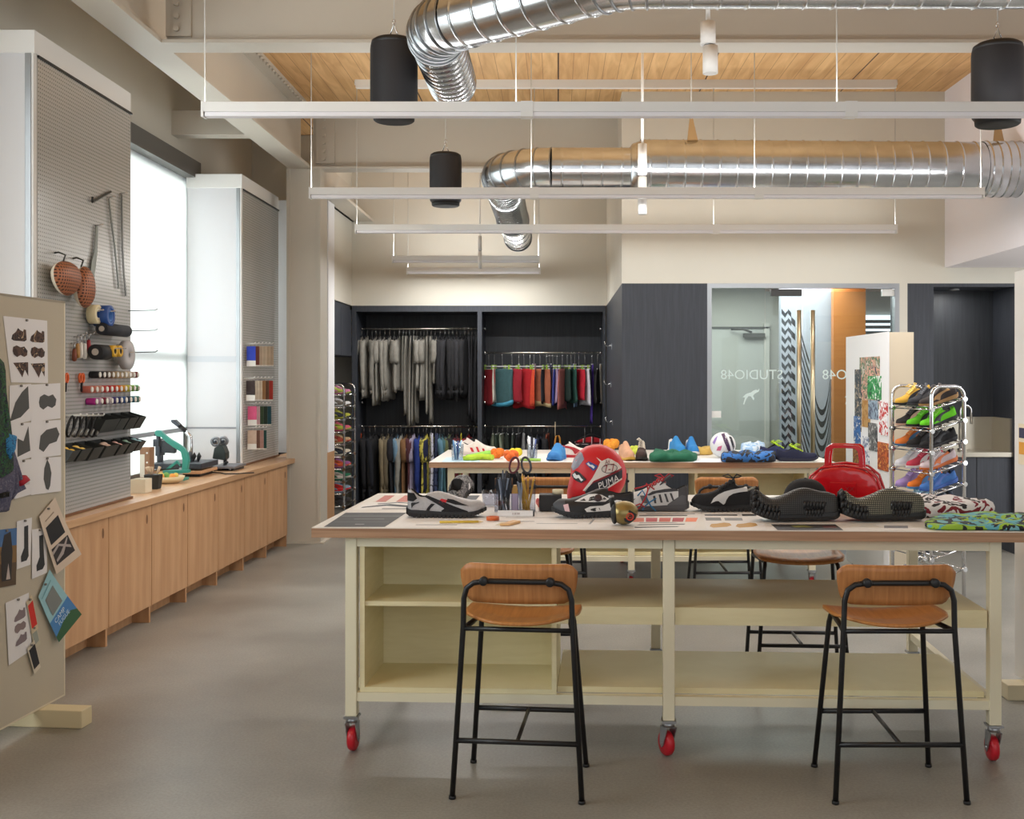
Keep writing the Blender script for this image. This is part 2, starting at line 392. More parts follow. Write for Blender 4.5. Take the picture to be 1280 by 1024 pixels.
struct('beam_end', MB().box((-2.4, 10.45, 3.38), (-2.15, 12.6, 3.41), STEELP).box((-2.4, 10.45, 3.38), (-2.37, 12.6, 3.75), STEELP))
struct('beam_stub', MB().box((WX, 8.95, 3.58), (-2.445, 9.1, 3.78), STEELP))
mb = MB()
mb.box((-2.56, 10.2, 0), (-2.53, 10.5, 3.54), STEELP).box((-2.27, 10.2, 0), (-2.24, 10.5, 3.54), STEELP).box((-2.53, 10.24, 0), (-2.27, 10.27, 3.54), STEELP)
mb.box((-2.535, 10.21, 0), (-2.265, 10.25, 3.54), STEELP)
mb.box((-2.62, 10.16, 0), (-2.2, 10.52, .012), STEELP)
struct('column', mb)
# white end pier beyond the column
struct('wall_end', MB().box((WX, 11.0, .8), (-2.335, 11.3, 3.37), mat((238, 238, 240), .6)).box((-2.75, 10.55, 0), (-2.335, 11.3, .8), OAK))

# ---------------------------------------------------------------- glass partition, corridor behind
gp = bpy.data.objects.new('window_4', None); COL.objects.link(gp); gp.location = (2.18, 9.6, 0); gp['kind'] = 'structure'
m = MB()
m.box((1.326, 9.57, 2.36), (3.03, 9.65, 2.4), ALU).box((1.326, 9.57, 0), (1.366, 9.65, 2.36), ALU).box((2.99, 9.57, 0), (3.03, 9.65, 2.36), ALU).box((1.366, 9.57, 0), (2.99, 9.65, .06), ALU)
m.build('partition_frame', gp, world=True)
GL = glassmat((232, 240, 238))
def g_at(px): return (px-CX)*9.61/F
MB().box((1.366, 9.605, .06), (g_at(956), 9.615, 2.36), GL).build('fixed_glass', gp, world=True)
for k, (a, b, hx) in enumerate(((956, 1003, 996), (1003, 1119, 1013))):
    d = bpy.data.objects.new('door_%d' % (k+1), None); COL.objects.link(d); d.location = ((g_at(a)+g_at(b))/2, 9.61, 0); d['kind'] = 'structure'
    MB().box((g_at(a)+.004, 9.605, .065), (g_at(b)-.004, 9.615, 2.33), GL).build('door_glass', d, world=True)
    x = g_at(hx)
    hb = MB().tube([(x, 9.52, .55), (x, 9.52, 2.16)], .02, mat((196, 180, 150), .3, 1.), 12)
    for z in (.8, 2.0): hb.cyl((x, 9.52, z), (x, 9.605, z), .01, CHROME, 8)
    hb.build('door_handle', d, world=True)
    MB().box((g_at(b)-.12 if k else g_at(a)+.05, 9.59, 2.29), (g_at(b)-.01 if k else g_at(b)-.01, 9.63, 2.35), mat((225, 225, 222), .4) if k else mat((60, 60, 60), .4)).build('door_hinge', d, world=True)
# lettering on the glass (its outer face reads the right way round, so it is mirrored from inside)
FROST = mat((206, 222, 220), .6)
CAT = [(-.5,-.1),(-.3,.05),(-.12,.1),(0,.12),(.14,.2),(.3,.24),(.42,.22),(.5,.3),(.47,.16),(.36,.12),(.22,.06),(.12,-.04),(.2,-.14),(.16,-.24),(.08,-.16),(0,-.06),(-.14,-.04),(-.24,-.14),(-.34,-.28),(-.4,-.42),(-.46,-.4),(-.4,-.24),(-.36,-.1)]
for k, (px0, px1) in enumerate(((901, 978), (1028, 1106))):
    c = (g_at(px0)+g_at(px1))/2
    for nm, lab, cat in (('glass_lettering', 'pale frosted STUDIO48 lettering on the %s, reading backwards' % ('glass beside the grey door', 'glass door before the orange wall')[k], 'lettering'),
                         ('glass_emblem', 'pale frosted leaping cat emblem on the %s' % ('glass beside the grey door', 'glass door before the orange wall')[k], 'emblem')):
        b = MB()
        if nm == 'glass_lettering':
            v, f = text_mesh('STUDIO48', .165, FROST)
            wd = max(p[0] for p in v)-min(p[0] for p in v); s = (g_at(px1)-g_at(px0))/wd
            b.add([(c-p[0]*s, 9.602-p[2], H-(469-CY)*9.61/F+p[1]*s) for p in v], f, FROST)
        else:
            z = H-(494-CY)*9.61/F
            b.prism([(c+(938.5-939.5)/140-q[0]*.15*-1, z+q[1]*.2) for q in CAT], 9.602, 9.6035, FROST)
        b.single(nm, lab, cat)
# corridor shell
CG = mat((192, 190, 182), .7)
struct('wall_corridor', MB().box((.77, 12.3, 0), (6.2, 12.4, 2.75), CG).box((.67, 9.77, 0), (.77, 12.4, 2.75), CG))
struct('ceiling_corridor', MB().box((.77, 9.77, 2.6), (6.2, 12.4, 2.7), mat((220, 218, 212), .8)))
def cpt(px, py, Y=12.28): return at(px, py, Y)
d4 = bpy.data.objects.new('door_3', None); COL.objects.link(d4); d4.location = (cpt(915, 0).x, 12.3, 0); d4['kind'] = 'structure'
x0, x1 = cpt(878, 0).x, cpt(954, 0).x; zt = cpt(0, 411).z
MB().box((x0, 12.24, 0), (x1, 12.3, zt), mat((186, 186, 181), .5)).build('door_leaf', d4, world=True)
MB().box((x1, 12.22, 0), (x1+.06, 12.3, zt+.06), mat((206, 204, 196), .5)).box((x0-.06, 12.22, zt), (x1+.06, 12.3, zt+.02), mat((70, 70, 68), .5)).box((x0-.06, 12.22, 0), (x0, 12.3, zt), mat((206, 204, 196), .5)).build('door_frame', d4, world=True)
a, b2 = cpt(928, 417), cpt(954, 422)
MB().box((a.x, 12.16, b2.z), (b2.x, 12.24, a.z), mat((74, 72, 68), .5)).tube([(a.x+.08, 12.15, a.z+.01), (a.x-.02, 12.1, a.z+.04), (a.x-.14, 12.18, a.z+.045)], .012, mat((74, 72, 68), .5)).build('door_closer', d4, world=True)
p = at(895, 518, 9.6)
s = thing('wall_notice', 'small white card stuck low on the glass near the dark panel', 'card', (p.x, 9.6, p.z-.03))
MB().box((-.045, -.004, 0), (.045, .003, .06), mat((235, 235, 232), .5)).build('card', s)
MB().box((-.055, -.008, -.004), (-.045, .004, .02), BLACKM).build('clip', s)
# patterned wall panels: black line artwork on a pale wall
PALE = mat((172, 176, 188), .6); INK = mat((44, 46, 54), .6)
PY = 11.5
def pp(px, py): q = at(px, py, PY); return (q.x, q.z)
m = MB().box((pp(976, 0)[0], PY, 0), (pp(1042, 0)[0], PY+.1, 2.6), PALE)
L0 = pp(976, 0)[0]
def strip(pts, wz):
    """a dark band of height wz following the points (x,z)"""
    for i in range(len(pts)-1):
        (xa, za), (xb, zb) = pts[i], pts[i+1]
        w0 = wz[i] if isinstance(wz, list) else wz; w1 = wz[i+1] if isinstance(wz, list) else wz
        m.prism([(xa, za-w0/2), (xb, zb-w1/2), (xb, zb+w1/2), (xa, za+w0/2)], PY-.002, PY, INK)
for k in range(14):                         # hanging loops
    yb = 516+k*15
    pts = []
    for i in range(13):
        u = i/12; px = 1014+27*u
        py = yb-52*abs(2*u-1)**2.2*(1+.35*(u > .5))
        pts.append(pp(px, py))
    strip(pts, [.028+.035*(1-abs(2*i/12-1)**1.5) for i in range(13)])
for k in range(34):                         # slanting lines between the door bars
    y0 = 402+k*13.
    strip([pp(998, y0), pp(1003, y0+22), pp(1008, y0+40), pp(1012, y0+52)], .05)
for k in range(30):                         # chevrons on the left
    y0 = 386+k*11
    for j, px in enumerate((977, 981, 985)):
        o = 6 if j % 2 else 0
        m.prism([pp(px, y0+o), pp(px+4, y0+5-o+(3 if j == 1 else 0)), pp(px+4, y0+11-o), pp(px, y0+6+o)], PY-.002, PY, INK)
for k in range(18):
    y0 = 396+k*17
    m.prism([pp(989, y0), pp(994, y0+5), pp(994, y0+13), pp(989, y0+8)], PY-.002, PY, INK)
struct('wall_pattern', m)
ORANGE = wood((196, 122, 62), (206, 132, 70), (4, 4, 60), .4)
struct('wall_orange', MB().box((at(1042, 0, 11.3).x, 11.3, 0), (at(1082, 0, 11.3).x, 11.4, 2.6), ORANGE))
w5 = bpy.data.objects.new('window_5', None); COL.objects.link(w5); w5.location = (at(1100, 0, 12.25).x, 12.26, 1.5); w5['kind'] = 'structure'
a, b2 = at(1070, 394, 12.25), at(1135, 470, 12.25)
MB().box((a.x, 12.25, b2.z), (b2.x, 12.29, a.z), emis((235, 242, 255), 1.6)).build('window_pane', w5, world=True)
m = MB()
for py in (402, 409, 416, 424, 432): z = at(0, py, 12.2).z; m.box((a.x, 12.19, z-.018), (b2.x, 12.21, z+.018), mat((150, 150, 152), .5))
m.build('window_slats', w5, world=True)
# ---------------------------------------------------------------- sink alcove
al = thing('kitchenette_alcove', 'dark built-in alcove with a steel sink counter', 'alcove', (3.58, 9.8, 0))
X0, X1 = 3.10, 4.06; xi = (1167-CX)*9.57/F
m = MB().box((X0, 9.57, 0), (xi, 10.06, 2.4), DARK).box((xi, 9.57, 2.37), (X1, 10.06, 2.4), DARK).box((X1-.012, 9.57, 0), (X1, 10.06, 2.4), DARK)
m.build('surround', al, world=True)
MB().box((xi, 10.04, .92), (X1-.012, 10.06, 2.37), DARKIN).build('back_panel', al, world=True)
STEEL = mat((190, 184, 170), .3, .9, vary=.05, vscale=3)
MB().box((xi, 9.6, .86), (X1-.012, 10.04, .9), STEEL).build('worktop', al, world=True)
m = MB().box((xi, 10.02, .9), (3.72, 10.04, 1.2), STEEL).box((3.73, 10.02, .9), (X1-.012, 10.04, 1.2), STEEL).box((X1-.03, 9.62, .9), (X1-.012, 10.02, 1.2), STEEL)
m.build('splashback', al, world=True)
for a, b in ((xi+.003, 3.73), (3.736, X1-.015)):
    MB().box((a, 9.62, .1), (b, 9.64, .855), DARK).build('door', al, world=True)
MB().lathe([(.04, 0), (.045, -.012), (.03, -.014)], mat((150, 150, 150), .4), 20, X=Matrix.Translation((3.6, 9.8, 2.37))).build('downlight', al, world=True)
p = at(1214, 530, 9.85)
fc = thing('faucet', 'chrome gooseneck faucet over the steel sink counter', 'faucet', (p.x-.1, 9.85, .9012))
MB().tube([(0, 0, 0), (0, 0, .36)]+[(.05-.05*math.cos(a*math.pi/8), 0, .36+.05*math.sin(a*math.pi/8)) for a in range(1, 9)]+[(.1, 0, .24)], .012, CHROME, 10).build('spout', fc)
MB().cyl((0, 0, 0), (0, 0, .02), .028, CHROME).build('base', fc)

# ================================================================= overhead: lights, ducts, speakers
def linear_light(Y, z, x0, x1, cables, label, mount=None):
    t = thing('linear_pendant_light', label, 'light', ((x0+x1)/2, Y, z), 0, 'linear pendant lights')
    h = MB().box((x0, Y-.03, z-.012), (x1, Y+.03, z+.038), WHITE)
    n = max(1, round((x1-x0)/1.5))
    h.build('housing', t, .003, world=True)
    MB().box((x0+.01, Y-.026, z-.034), (x1-.01, Y+.026, z-.012), mat((238, 236, 240), .4)).build('diffuser', t, .004, world=True)
    for i in range(1, n):
        x = x0+(x1-x0)*i/n
        MB().box((x-.03, Y-.032, z-.036), (x+.03, Y+.032, z+.04), WHITE).build('joint_sleeve', t, world=True)
    for x in (x0, x1): MB().box((x-.006, Y-.031, z-.036), (x+.006, Y+.031, z+.04), WHITE).build('end_cap', t, world=True)
    for x in cables:
        MB().cyl((x, Y, z+.03), (x, Y, 4.09), .0035, CABLE, 6).build('suspension_cable', t, world=True)
        MB().cyl((x, Y, 4.06), (x, Y, 4.1), .02, WHITE, 12).build('ceiling_cup', t, world=True)
    if mount:
        MB().box((x0, Y-.02, 4.03), (x1, Y+.02, 4.1), WHITE).build('ceiling_track', t, world=True)
def X(px, Y): return (px-CX)*Y/F
linear_light(5.35, 2.895, X(255, 5.35), X(255, 5.35)+4.8, [X(p, 5.35) for p in (256, 645, 1046)], 'longest white linear pendant light, nearest and highest in view')
linear_light(7.46, 2.84, X(388, 7.46), X(1228, 7.46), [X(p, 7.46) for p in (389, 664, 943, 1226)], 'white linear pendant light just below the horizontal silver duct')
linear_light(9.2, 2.83, X(445, 9.2), X(1120, 9.2), [X(p, 9.2) for p in (446, 668, 892, 1119)], 'white linear pendant light below a matching ceiling track', True)
linear_light(11.5, 2.82, X(491, 11.5), X(674, 11.5), [X(p, 11.5) for p in (492, 673)], 'upper of two short white pendant lights before the wardrobe wall')
linear_light(12.25, 2.77, X(509, 12.25), X(675, 12.25), [X(p, 12.25) for p in (510, 674)], 'lower of two short white pendant lights before the wardrobe wall')
GALV = mat((196, 200, 204), .22, 1., vary=.10, vscale=6, bump=.12, bscale=14)
GALVD = mat((150, 153, 156), .3, 1.)
def duct_run(mb, pts, r, pitch=.09):
    """straight run with raised seam rings, along pts[0]->pts[1]"""
    a, b = Vector(pts[0]), Vector(pts[1]); L = (b-a).length; d = (b-a).normalized()
    z = Vector((0, 0, 1)); q = z.rotation_difference(d).to_matrix().to_4x4(); Xf = Matrix.Translation(a) @ q
    n = max(1, int(L/pitch)); prof = [(r, 0)]
    for i in range(n):
        c = (i+.5)*L/n; prof += [(r, c-.012), (r, c-.006), (r+.005, c-.002), (r+.005, c+.002), (r, c+.006), (r, c+.012)]
    prof.append((r, L))
    mb.lathe(prof, GALV, 40, Xf, cap=False)
def elbow(mb, c0, d0, d1, R, r, n=5):
    """segmented elbow starting at c0 heading d0 and leaving along d1"""
    d0, d1 = Vector(d0).normalized(), Vector(d1).normalized(); ang = d0.angle(d1)
    ax = d0.cross(d1).normalized(); cen = Vector(c0)+ax.cross(d0)*R; pts = []
    for i in range(n+1):
        pts.append(cen+Matrix.Rotation(ang*i/n, 3, ax) @ (Vector(c0)-cen))
    mb.tube(pts, r, GALV, 40, cap=False)
    for p in pts:
        i = pts.index(p); t = (pts[min(i+1, n)]-pts[max(i-1, 0)]).normalized(); u = t.orthogonal().normalized(); w = t.cross(u)
        mb.tube([p+(u*math.cos(a)+w*math.sin(a))*(r+.002) for a in [2*math.pi*j/32 for j in range(32)]], .006, GALVD, 6, closed=True)
    return pts[-1]
# duct along the middle of the room: from the back, elbow, diagonal, then across the top
dt = thing('silver_duct', 'silver spiral duct bending across the top of the room', 'duct', (-.61, 5.6, 3.28))
m = MB(); duct_run(m, ((-.61, 6.3, 3.28), (-.61, 5.42, 3.28)), .135, .075); m.lathe([(.135, 0), (0.001, 0)], GALVD, 40, Matrix.Translation((-.61, 6.3, 3.28)) @ Matrix.Rotation(math.pi/2, 4, 'X')); m.build('rear_run', dt, world=True)
dd = Vector((.79, -.61, 0)).normalized()
m = MB(); e = elbow(m, (-.61, 5.42, 3.28), (0, -1, 0), dd, .34, .14); m.build('elbow', dt, world=True)
m = MB(); e2 = e+dd*.85; duct_run(m, (e, e2), .14, .14); m.build('diagonal_run', dt, world=True)
m = MB(); e3 = elbow(m, e2, dd, (1, 0, 0), .3, .14, 3); m.build('second_elbow', dt, world=True)
m = MB(); duct_run(m, (e3, (3.4, e3.y, 3.28)), .14, .12); m.build('front_run', dt, world=True)
DY, DZ = 8.05, 3.12
dt = thing('silver_duct', 'long horizontal silver spiral duct with a tail running back', 'duct', (1.2, DY, DZ))
m = MB(); duct_run(m, ((X(800, DY), DY, DZ+.02), (X(1225, DY), DY, DZ)), .2, .125); m.build('wide_run', dt, world=True)
m = MB(); duct_run(m, ((X(690, DY), DY, DZ+.01), (X(789, DY), DY, DZ+.01)), .15, .125)
m.loft([[(X(px, DY), DY+r*math.cos(a), DZ+.012+r*math.sin(a)) for a in [2*math.pi*j/40 for j in range(40)]] for px, r in ((787, .15), (790, .175), (801, .2))], GALV, cap=False); m.build('narrow_run', dt, world=True)
m = MB(); elbow(m, (X(690, DY), DY, DZ+.01), (-1, 0, 0), (0, 1, 0), .4, .15, 6); ex = X(690, DY)-.4; m.build('elbow', dt, world=True)
m = MB(); duct_run(m, ((ex, DY+.4, DZ+.01), (ex, 10.6, DZ+.0)), .15, .09)
m.tube([(ex, 10.6, DZ), (ex, 10.68, DZ)], .165, GALVD, 40); duct_run(m, ((ex, 10.68, DZ), (ex, 12.0, DZ)), .145, .3); m.lathe([(.145, 0), (.158, 0), (.158, .04), (.001, .04)], GALVD, 40, Matrix.Translation((ex, 12.0, DZ)) @ Matrix.Rotation(-math.pi/2, 4, 'X')); m.build('tail_run', dt, world=True)
m = MB(); duct_run(m, ((X(1225, DY), DY, DZ), (X(1330, DY), DY, DZ)), .205, .06); m.build('end_sleeve', dt, world=True)
STRAP = mat((150, 118, 76), .5)
for px in (862, 1240):
    m = MB(); xx = X(px, DY)
    m.prism([(xx-.03, DZ+.19), (xx-.012, DZ+.36), (xx+.012, DZ+.36), (xx+.05, DZ+.19)], DY-.1, DY-.094, STRAP); m.cyl((xx, DY-.097, DZ+.35), (xx, DY-.097, 4.1), .004, CABLE, 6)
    m.build('hanger_strap', dt, world=True)
# pendant loudspeakers
def speaker(px, py0, py1, Y, label):
    a, b = at(px, py0, Y), at(px, py1, Y); hh = a.z-b.z; r = .13
    t = thing('pendant_speaker', label, 'speaker', (a.x, Y, b.z), 0, 'black pendant speakers')
    MB().lathe([(.001, .012), (r*.80, 0), (r*.86, .006), (r*.88, .03)], mat((16, 16, 18), .6), 36).build('grille', t)
    MB().lathe([(r*.88, .03), (r*.97, .045), (r, .08), (r, hh-.06), (r*.98, hh-.035)], mat((33, 33, 37), .6), 36, cap=False).build('body', t)
    MB().lathe([(r*.98, hh-.035), (r*.94, hh-.012), (r*.8, hh), (.001, hh+.004)], mat((24, 24, 26), .5), 36).build('cap', t)
    m = MB().tube([(-.03, 0, hh), (0, 0, hh+.09), (.03, 0, hh)], .005, CHROME, 6).tube([(.008*math.cos(i*.8), 0, hh+.1+.014*math.sin(i*.8)) for i in range(8)], .003, CHROME, 6, closed=True)
    m.cyl((0, 0, hh+.11), (0, 0, 4.1-b.z), .003, CABLE, 6); m.build('suspension_wire', t)
speaker(492.5, 50, 152, 5.95, 'black cylinder speaker hanging beside the bent silver duct')
speaker(557, 192, 258, 8.77, 'small-looking black cylinder speaker left of the horizontal duct elbow')
speaker(1247, 55, 157, 5.6, 'black cylinder speaker hanging in front of the white right-hand wall')
def spot(px, pyt, y0, y1, w, Y, label, tilt=0.):
    a, b = at(px, y0, Y), at(px, y1, Y); r = w*Y/F/2; hh = a.z-b.z
    t = thing('spotlight', label, 'light', (a.x, Y, b.z), 0, 'white cylinder spotlights')
    MB().cyl((0, 0, hh), (0, 0, 4.09-b.z), r*.3, WHITE, 10).build('stem', t)
    MB().cyl((0, 0, 4.06-b.z), (0, 0, 4.1-b.z), .045, WHITE, 20).build('ceiling_rose', t)
    MB().lathe([(r, hh*.56), (r, hh)], WHITE, 24).build('gear_body', t)
    MB().lathe([(.001, .02), (r*.8, .018), (r*.85, 0), (r, 0), (r, hh*.53)], WHITE, 24, Matrix.Translation((tilt, 0, 0))).build('lamp_head', t)
    MB().cyl((tilt*.5, 0, hh*.5), (tilt*.5, 0, hh*.58), r*.7, mat((150, 150, 150), .5), 12).build('swivel', t)
spot(885, 0, 28, 92, 19, 5.67, 'white cylinder spotlight hanging at the top before the cross beam', .012)
spot(803, 62, 180, 268, 11, 7.65, 'white cylinder spotlight in front of the horizontal duct')
spot(600, 216, 295, 336, 4.5, 11.0, 'thin white spotlight hanging over the two short pendant lights')
# small ceiling hooks and rods of the sprinkler line
# ---------------------------------------------------------------- light
wd = bpy.data.worlds.new('sky'); SC.world = wd; wd.use_nodes = True
bg = wd.node_tree.nodes['Background']; bg.inputs['Color'].default_value = (.93, .97, 1.0, 1); bg.inputs['Strength'].default_value = .16
def area(name, loc, rot, sx, sy, power, col=(1, 1, 1)):
    l = bpy.data.lights.new(name, 'AREA'); l.shape = 'RECTANGLE'; l.size = sx; l.size_y = sy; l.energy = power; l.color = col
    o = bpy.data.objects.new(name, l); COL.objects.link(o); o.location = loc; o.rotation_euler = rot; return o
# ================================================================= built-in furniture
CA = math.atan(.03254)
def cf_y(px):   # where the front of the cabinet run shows at pixel column px
    Y = -2.8354/((px-CX)/F-.03254); return Y
def cfx(Y): return -2.646+(Y-5.82)*.03254
seams = [cf_y(136)-.615*k for k in (3, 2, 1)]+[cf_y(136)+.617*k for k in range(7)]
names = ['oak base cabinet hidden behind the beige pin board', 'oak base cabinet half hidden by the beige pin board', 'oak base cabinet beside the pin board edge, nearest in view', 'second oak base cabinet from the pin board', 'third oak base cabinet from the pin board', 'oak base cabinet under the green hand press', 'oak base cabinet below the wheel machine', 'oak base cabinet below the far pegboard, second from the column', 'oak base cabinet next to the column at the far end']
for i in range(len(seams)-1):
    y0, y1 = seams[i], seams[i+1]; w = (y1-y0)/math.cos(CA)
    t = thing('base_cabinet', names[i], 'cabinet', (cfx(y0), y0, 0), -CA, 'oak base cabinets under the window')
    MB().box((-.50, .003, .12), (-.024, .018, .755), OAK).box((-.50, w-.02, .12), (-.024, w-.003, .755), OAK).box((-.50, .018, .12), (-.024, w-.02, .14), OAK).box((-.50, .018, .14), (-.485, w-.02, .755), OAK).build('carcass', t)
    MB().box((-.13, .003, .0), (-.115, w-.003, .12), OAK).build('toe_kick', t)
    MB().box((-.115, w-.035, 0), (-.004, w-.012, .12), OAK).build('foot', t)
    d = MB().box((-.022, .004, .105), (0, w-.004, .752), OAK).build('door', t, .002)
    hx, hz = w-.075, .668
    m = MB().prism([(hx+.013*math.cos(a), hz+.030*math.sin(a)) for a in [2*math.pi*j/24 for j in range(24)]], -.001, .0006, OAKDK, 'yz')
    m.build('finger_hole', d)
L0, L1 = seams[0], seams[-1]
wt = MB().box((-.48, -.02, .757), (.02, (L1-L0)/math.cos(CA)+.5, .80), OAKTOP)
o = wt.build('worktop', None, .003); o.location = (cfx(L0), L0, 0); o.rotation_euler = (0, 0, -CA); tag(o, 'long oak worktop running over the cabinets below the window', 'worktop')
TOPZ = .80
# ---------------------------------------------------------------- pegboard piers
PEG = grid_dots((192, 192, 189), (108, 107, 104), .0215, .2, 'yz', .26, .25)
SCRIM = mat((222, 222, 225), .6)
PX = -2.72
def pier(y0, y1, x1, zt, label):
    t = thing('pegboard_pier', label, 'display', ((WX+x1)/2, (y0+y1)/2, TOPZ+.002))
    zb = TOPZ+.002
    MB().box((WX+.002, y0-.01, zt-.12), (x1+.002, y1, zt), mat((240, 239, 236), .55)).build('top_cap', t, .003, world=True)
    MB().box((WX+.01, y0, zb), (x1-.05, y0+.02, zt-.12), SCRIM).build('end_panel', t, world=True)
    for za, zc, cm in ((1.70, 1.75, (206, 210, 216)), (1.125, 1.14, (150, 152, 158))): MB().box((WX+.01, y0-.004, za), (x1-.05, y0, zc), mat(cm, .5)).build('painted_shadow_band', t, world=True)  # grey strips painting in the transom and hem shadows that show through the panel
    MB().box((x1-.05, y0-.006, zb), (x1-.018, y0+.03, zt-.115), ALU).box((x1-.016, y0-.006, zb), (x1-.004, y0+.03, zt-.12), WHITE).build('corner_post', t, .002, world=True)
    MB().box((x1-.02, y0+.03, zb+.01), (x1, y1, zt-.125), PEG).build('pegboard', t, world=True)
    MB().box((x1-.002, y0+.03, zt-.135), (x1+.008, y1+.01, zt-.122), BLACKM).build('top_rail', t, world=True)
    MB().box((x1-.01, y0+.03, zb), (x1+.012, y1+.01, zb+.012), OAKDK).build('bottom_rail', t, world=True)
    MB().box((WX+.01, y1-.02, zb), (x1-.02, y1, zt-.12), SCRIM).build('rear_panel', t, world=True)
    return t
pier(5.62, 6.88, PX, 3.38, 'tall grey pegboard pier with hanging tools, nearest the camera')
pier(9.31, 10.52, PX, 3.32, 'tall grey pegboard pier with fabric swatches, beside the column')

# ---------------------------------------------------------------- wardrobe
wr = thing('built_in_wardrobe', 'dark grey built-in open wardrobe filling the back wall', 'wardrobe', (-.92, 12.9, 0))
YF, YB = 12.6, 13.28
XL, XM, XR = -2.40, -.91, .56
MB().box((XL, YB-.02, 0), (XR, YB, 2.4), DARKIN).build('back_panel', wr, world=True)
MB().box((XL, YF, 2.33), (XR, YB-.02, 2.4), DARK).build('top_panel', wr, world=True)
MB().box((XL, YF, 0), (XR, YB-.02, .08), DARK).build('plinth', wr, world=True)
for a, b in ((XL, XL+.05), (XM-.025, XM+.025), (XR-.03, XR)):
    MB().box((a, YF, .08), (b, YB-.02, 2.33), DARK).build('upright_panel', wr, world=True)
RY = YF+.3
def zr(py): return H-(py-CY)*RY/F
ROD = mat((220, 216, 204), .25, 1.)
RAILS = {'ul': zr(411), 'll': zr(533), 'ur': zr(441), 'lr': zr(533)}
for (a, b), z in (((XL+.05, XM-.025), RAILS['ul']), ((XL+.05, XM-.025), RAILS['ll']), ((XM+.025, XR-.03), RAILS['ur']), ((XM+.025, XR-.03), RAILS['lr'])):
    MB().cyl((a, RY, z), (b, RY, z), .0125, ROD, 12).build('rail', wr, world=True)
for py in (411, 441, 472, 503, 533, 563, 594):
    for x, s in ((XL+.05, 1), (XM-.025, -1), (XM+.025, 1), (XR-.03, -1)):
        MB().cyl((x, RY, zr(py)), (x+.03*s, RY, zr(py)), .02, CHROME, 12).build('rail_socket', wr, world=True)
# dark niche on the left with an overhead cupboard
nc = thing('overhead_cupboard', 'dark overhead cupboard above the narrow shoe rack', 'cupboard', (-2.65, 11.95, 1.8))
MB().box((-2.89, 11.32, 1.8), (-2.42, 12.58, 2.395), DARK).build('carcass', nc, world=True)
MB().box((-2.419, 11.33, 1.81), (-2.40, 11.96, 2.34), DARK).build('door', nc, world=True)
MB().box((-2.419, 11.97, 1.81), (-2.40, 12.57, 2.34), DARK).build('door', nc, world=True)
struct('wall_niche', MB().box((-2.92, 11.3, 0), (-2.9, 12.6, 2.4), DARKIN))

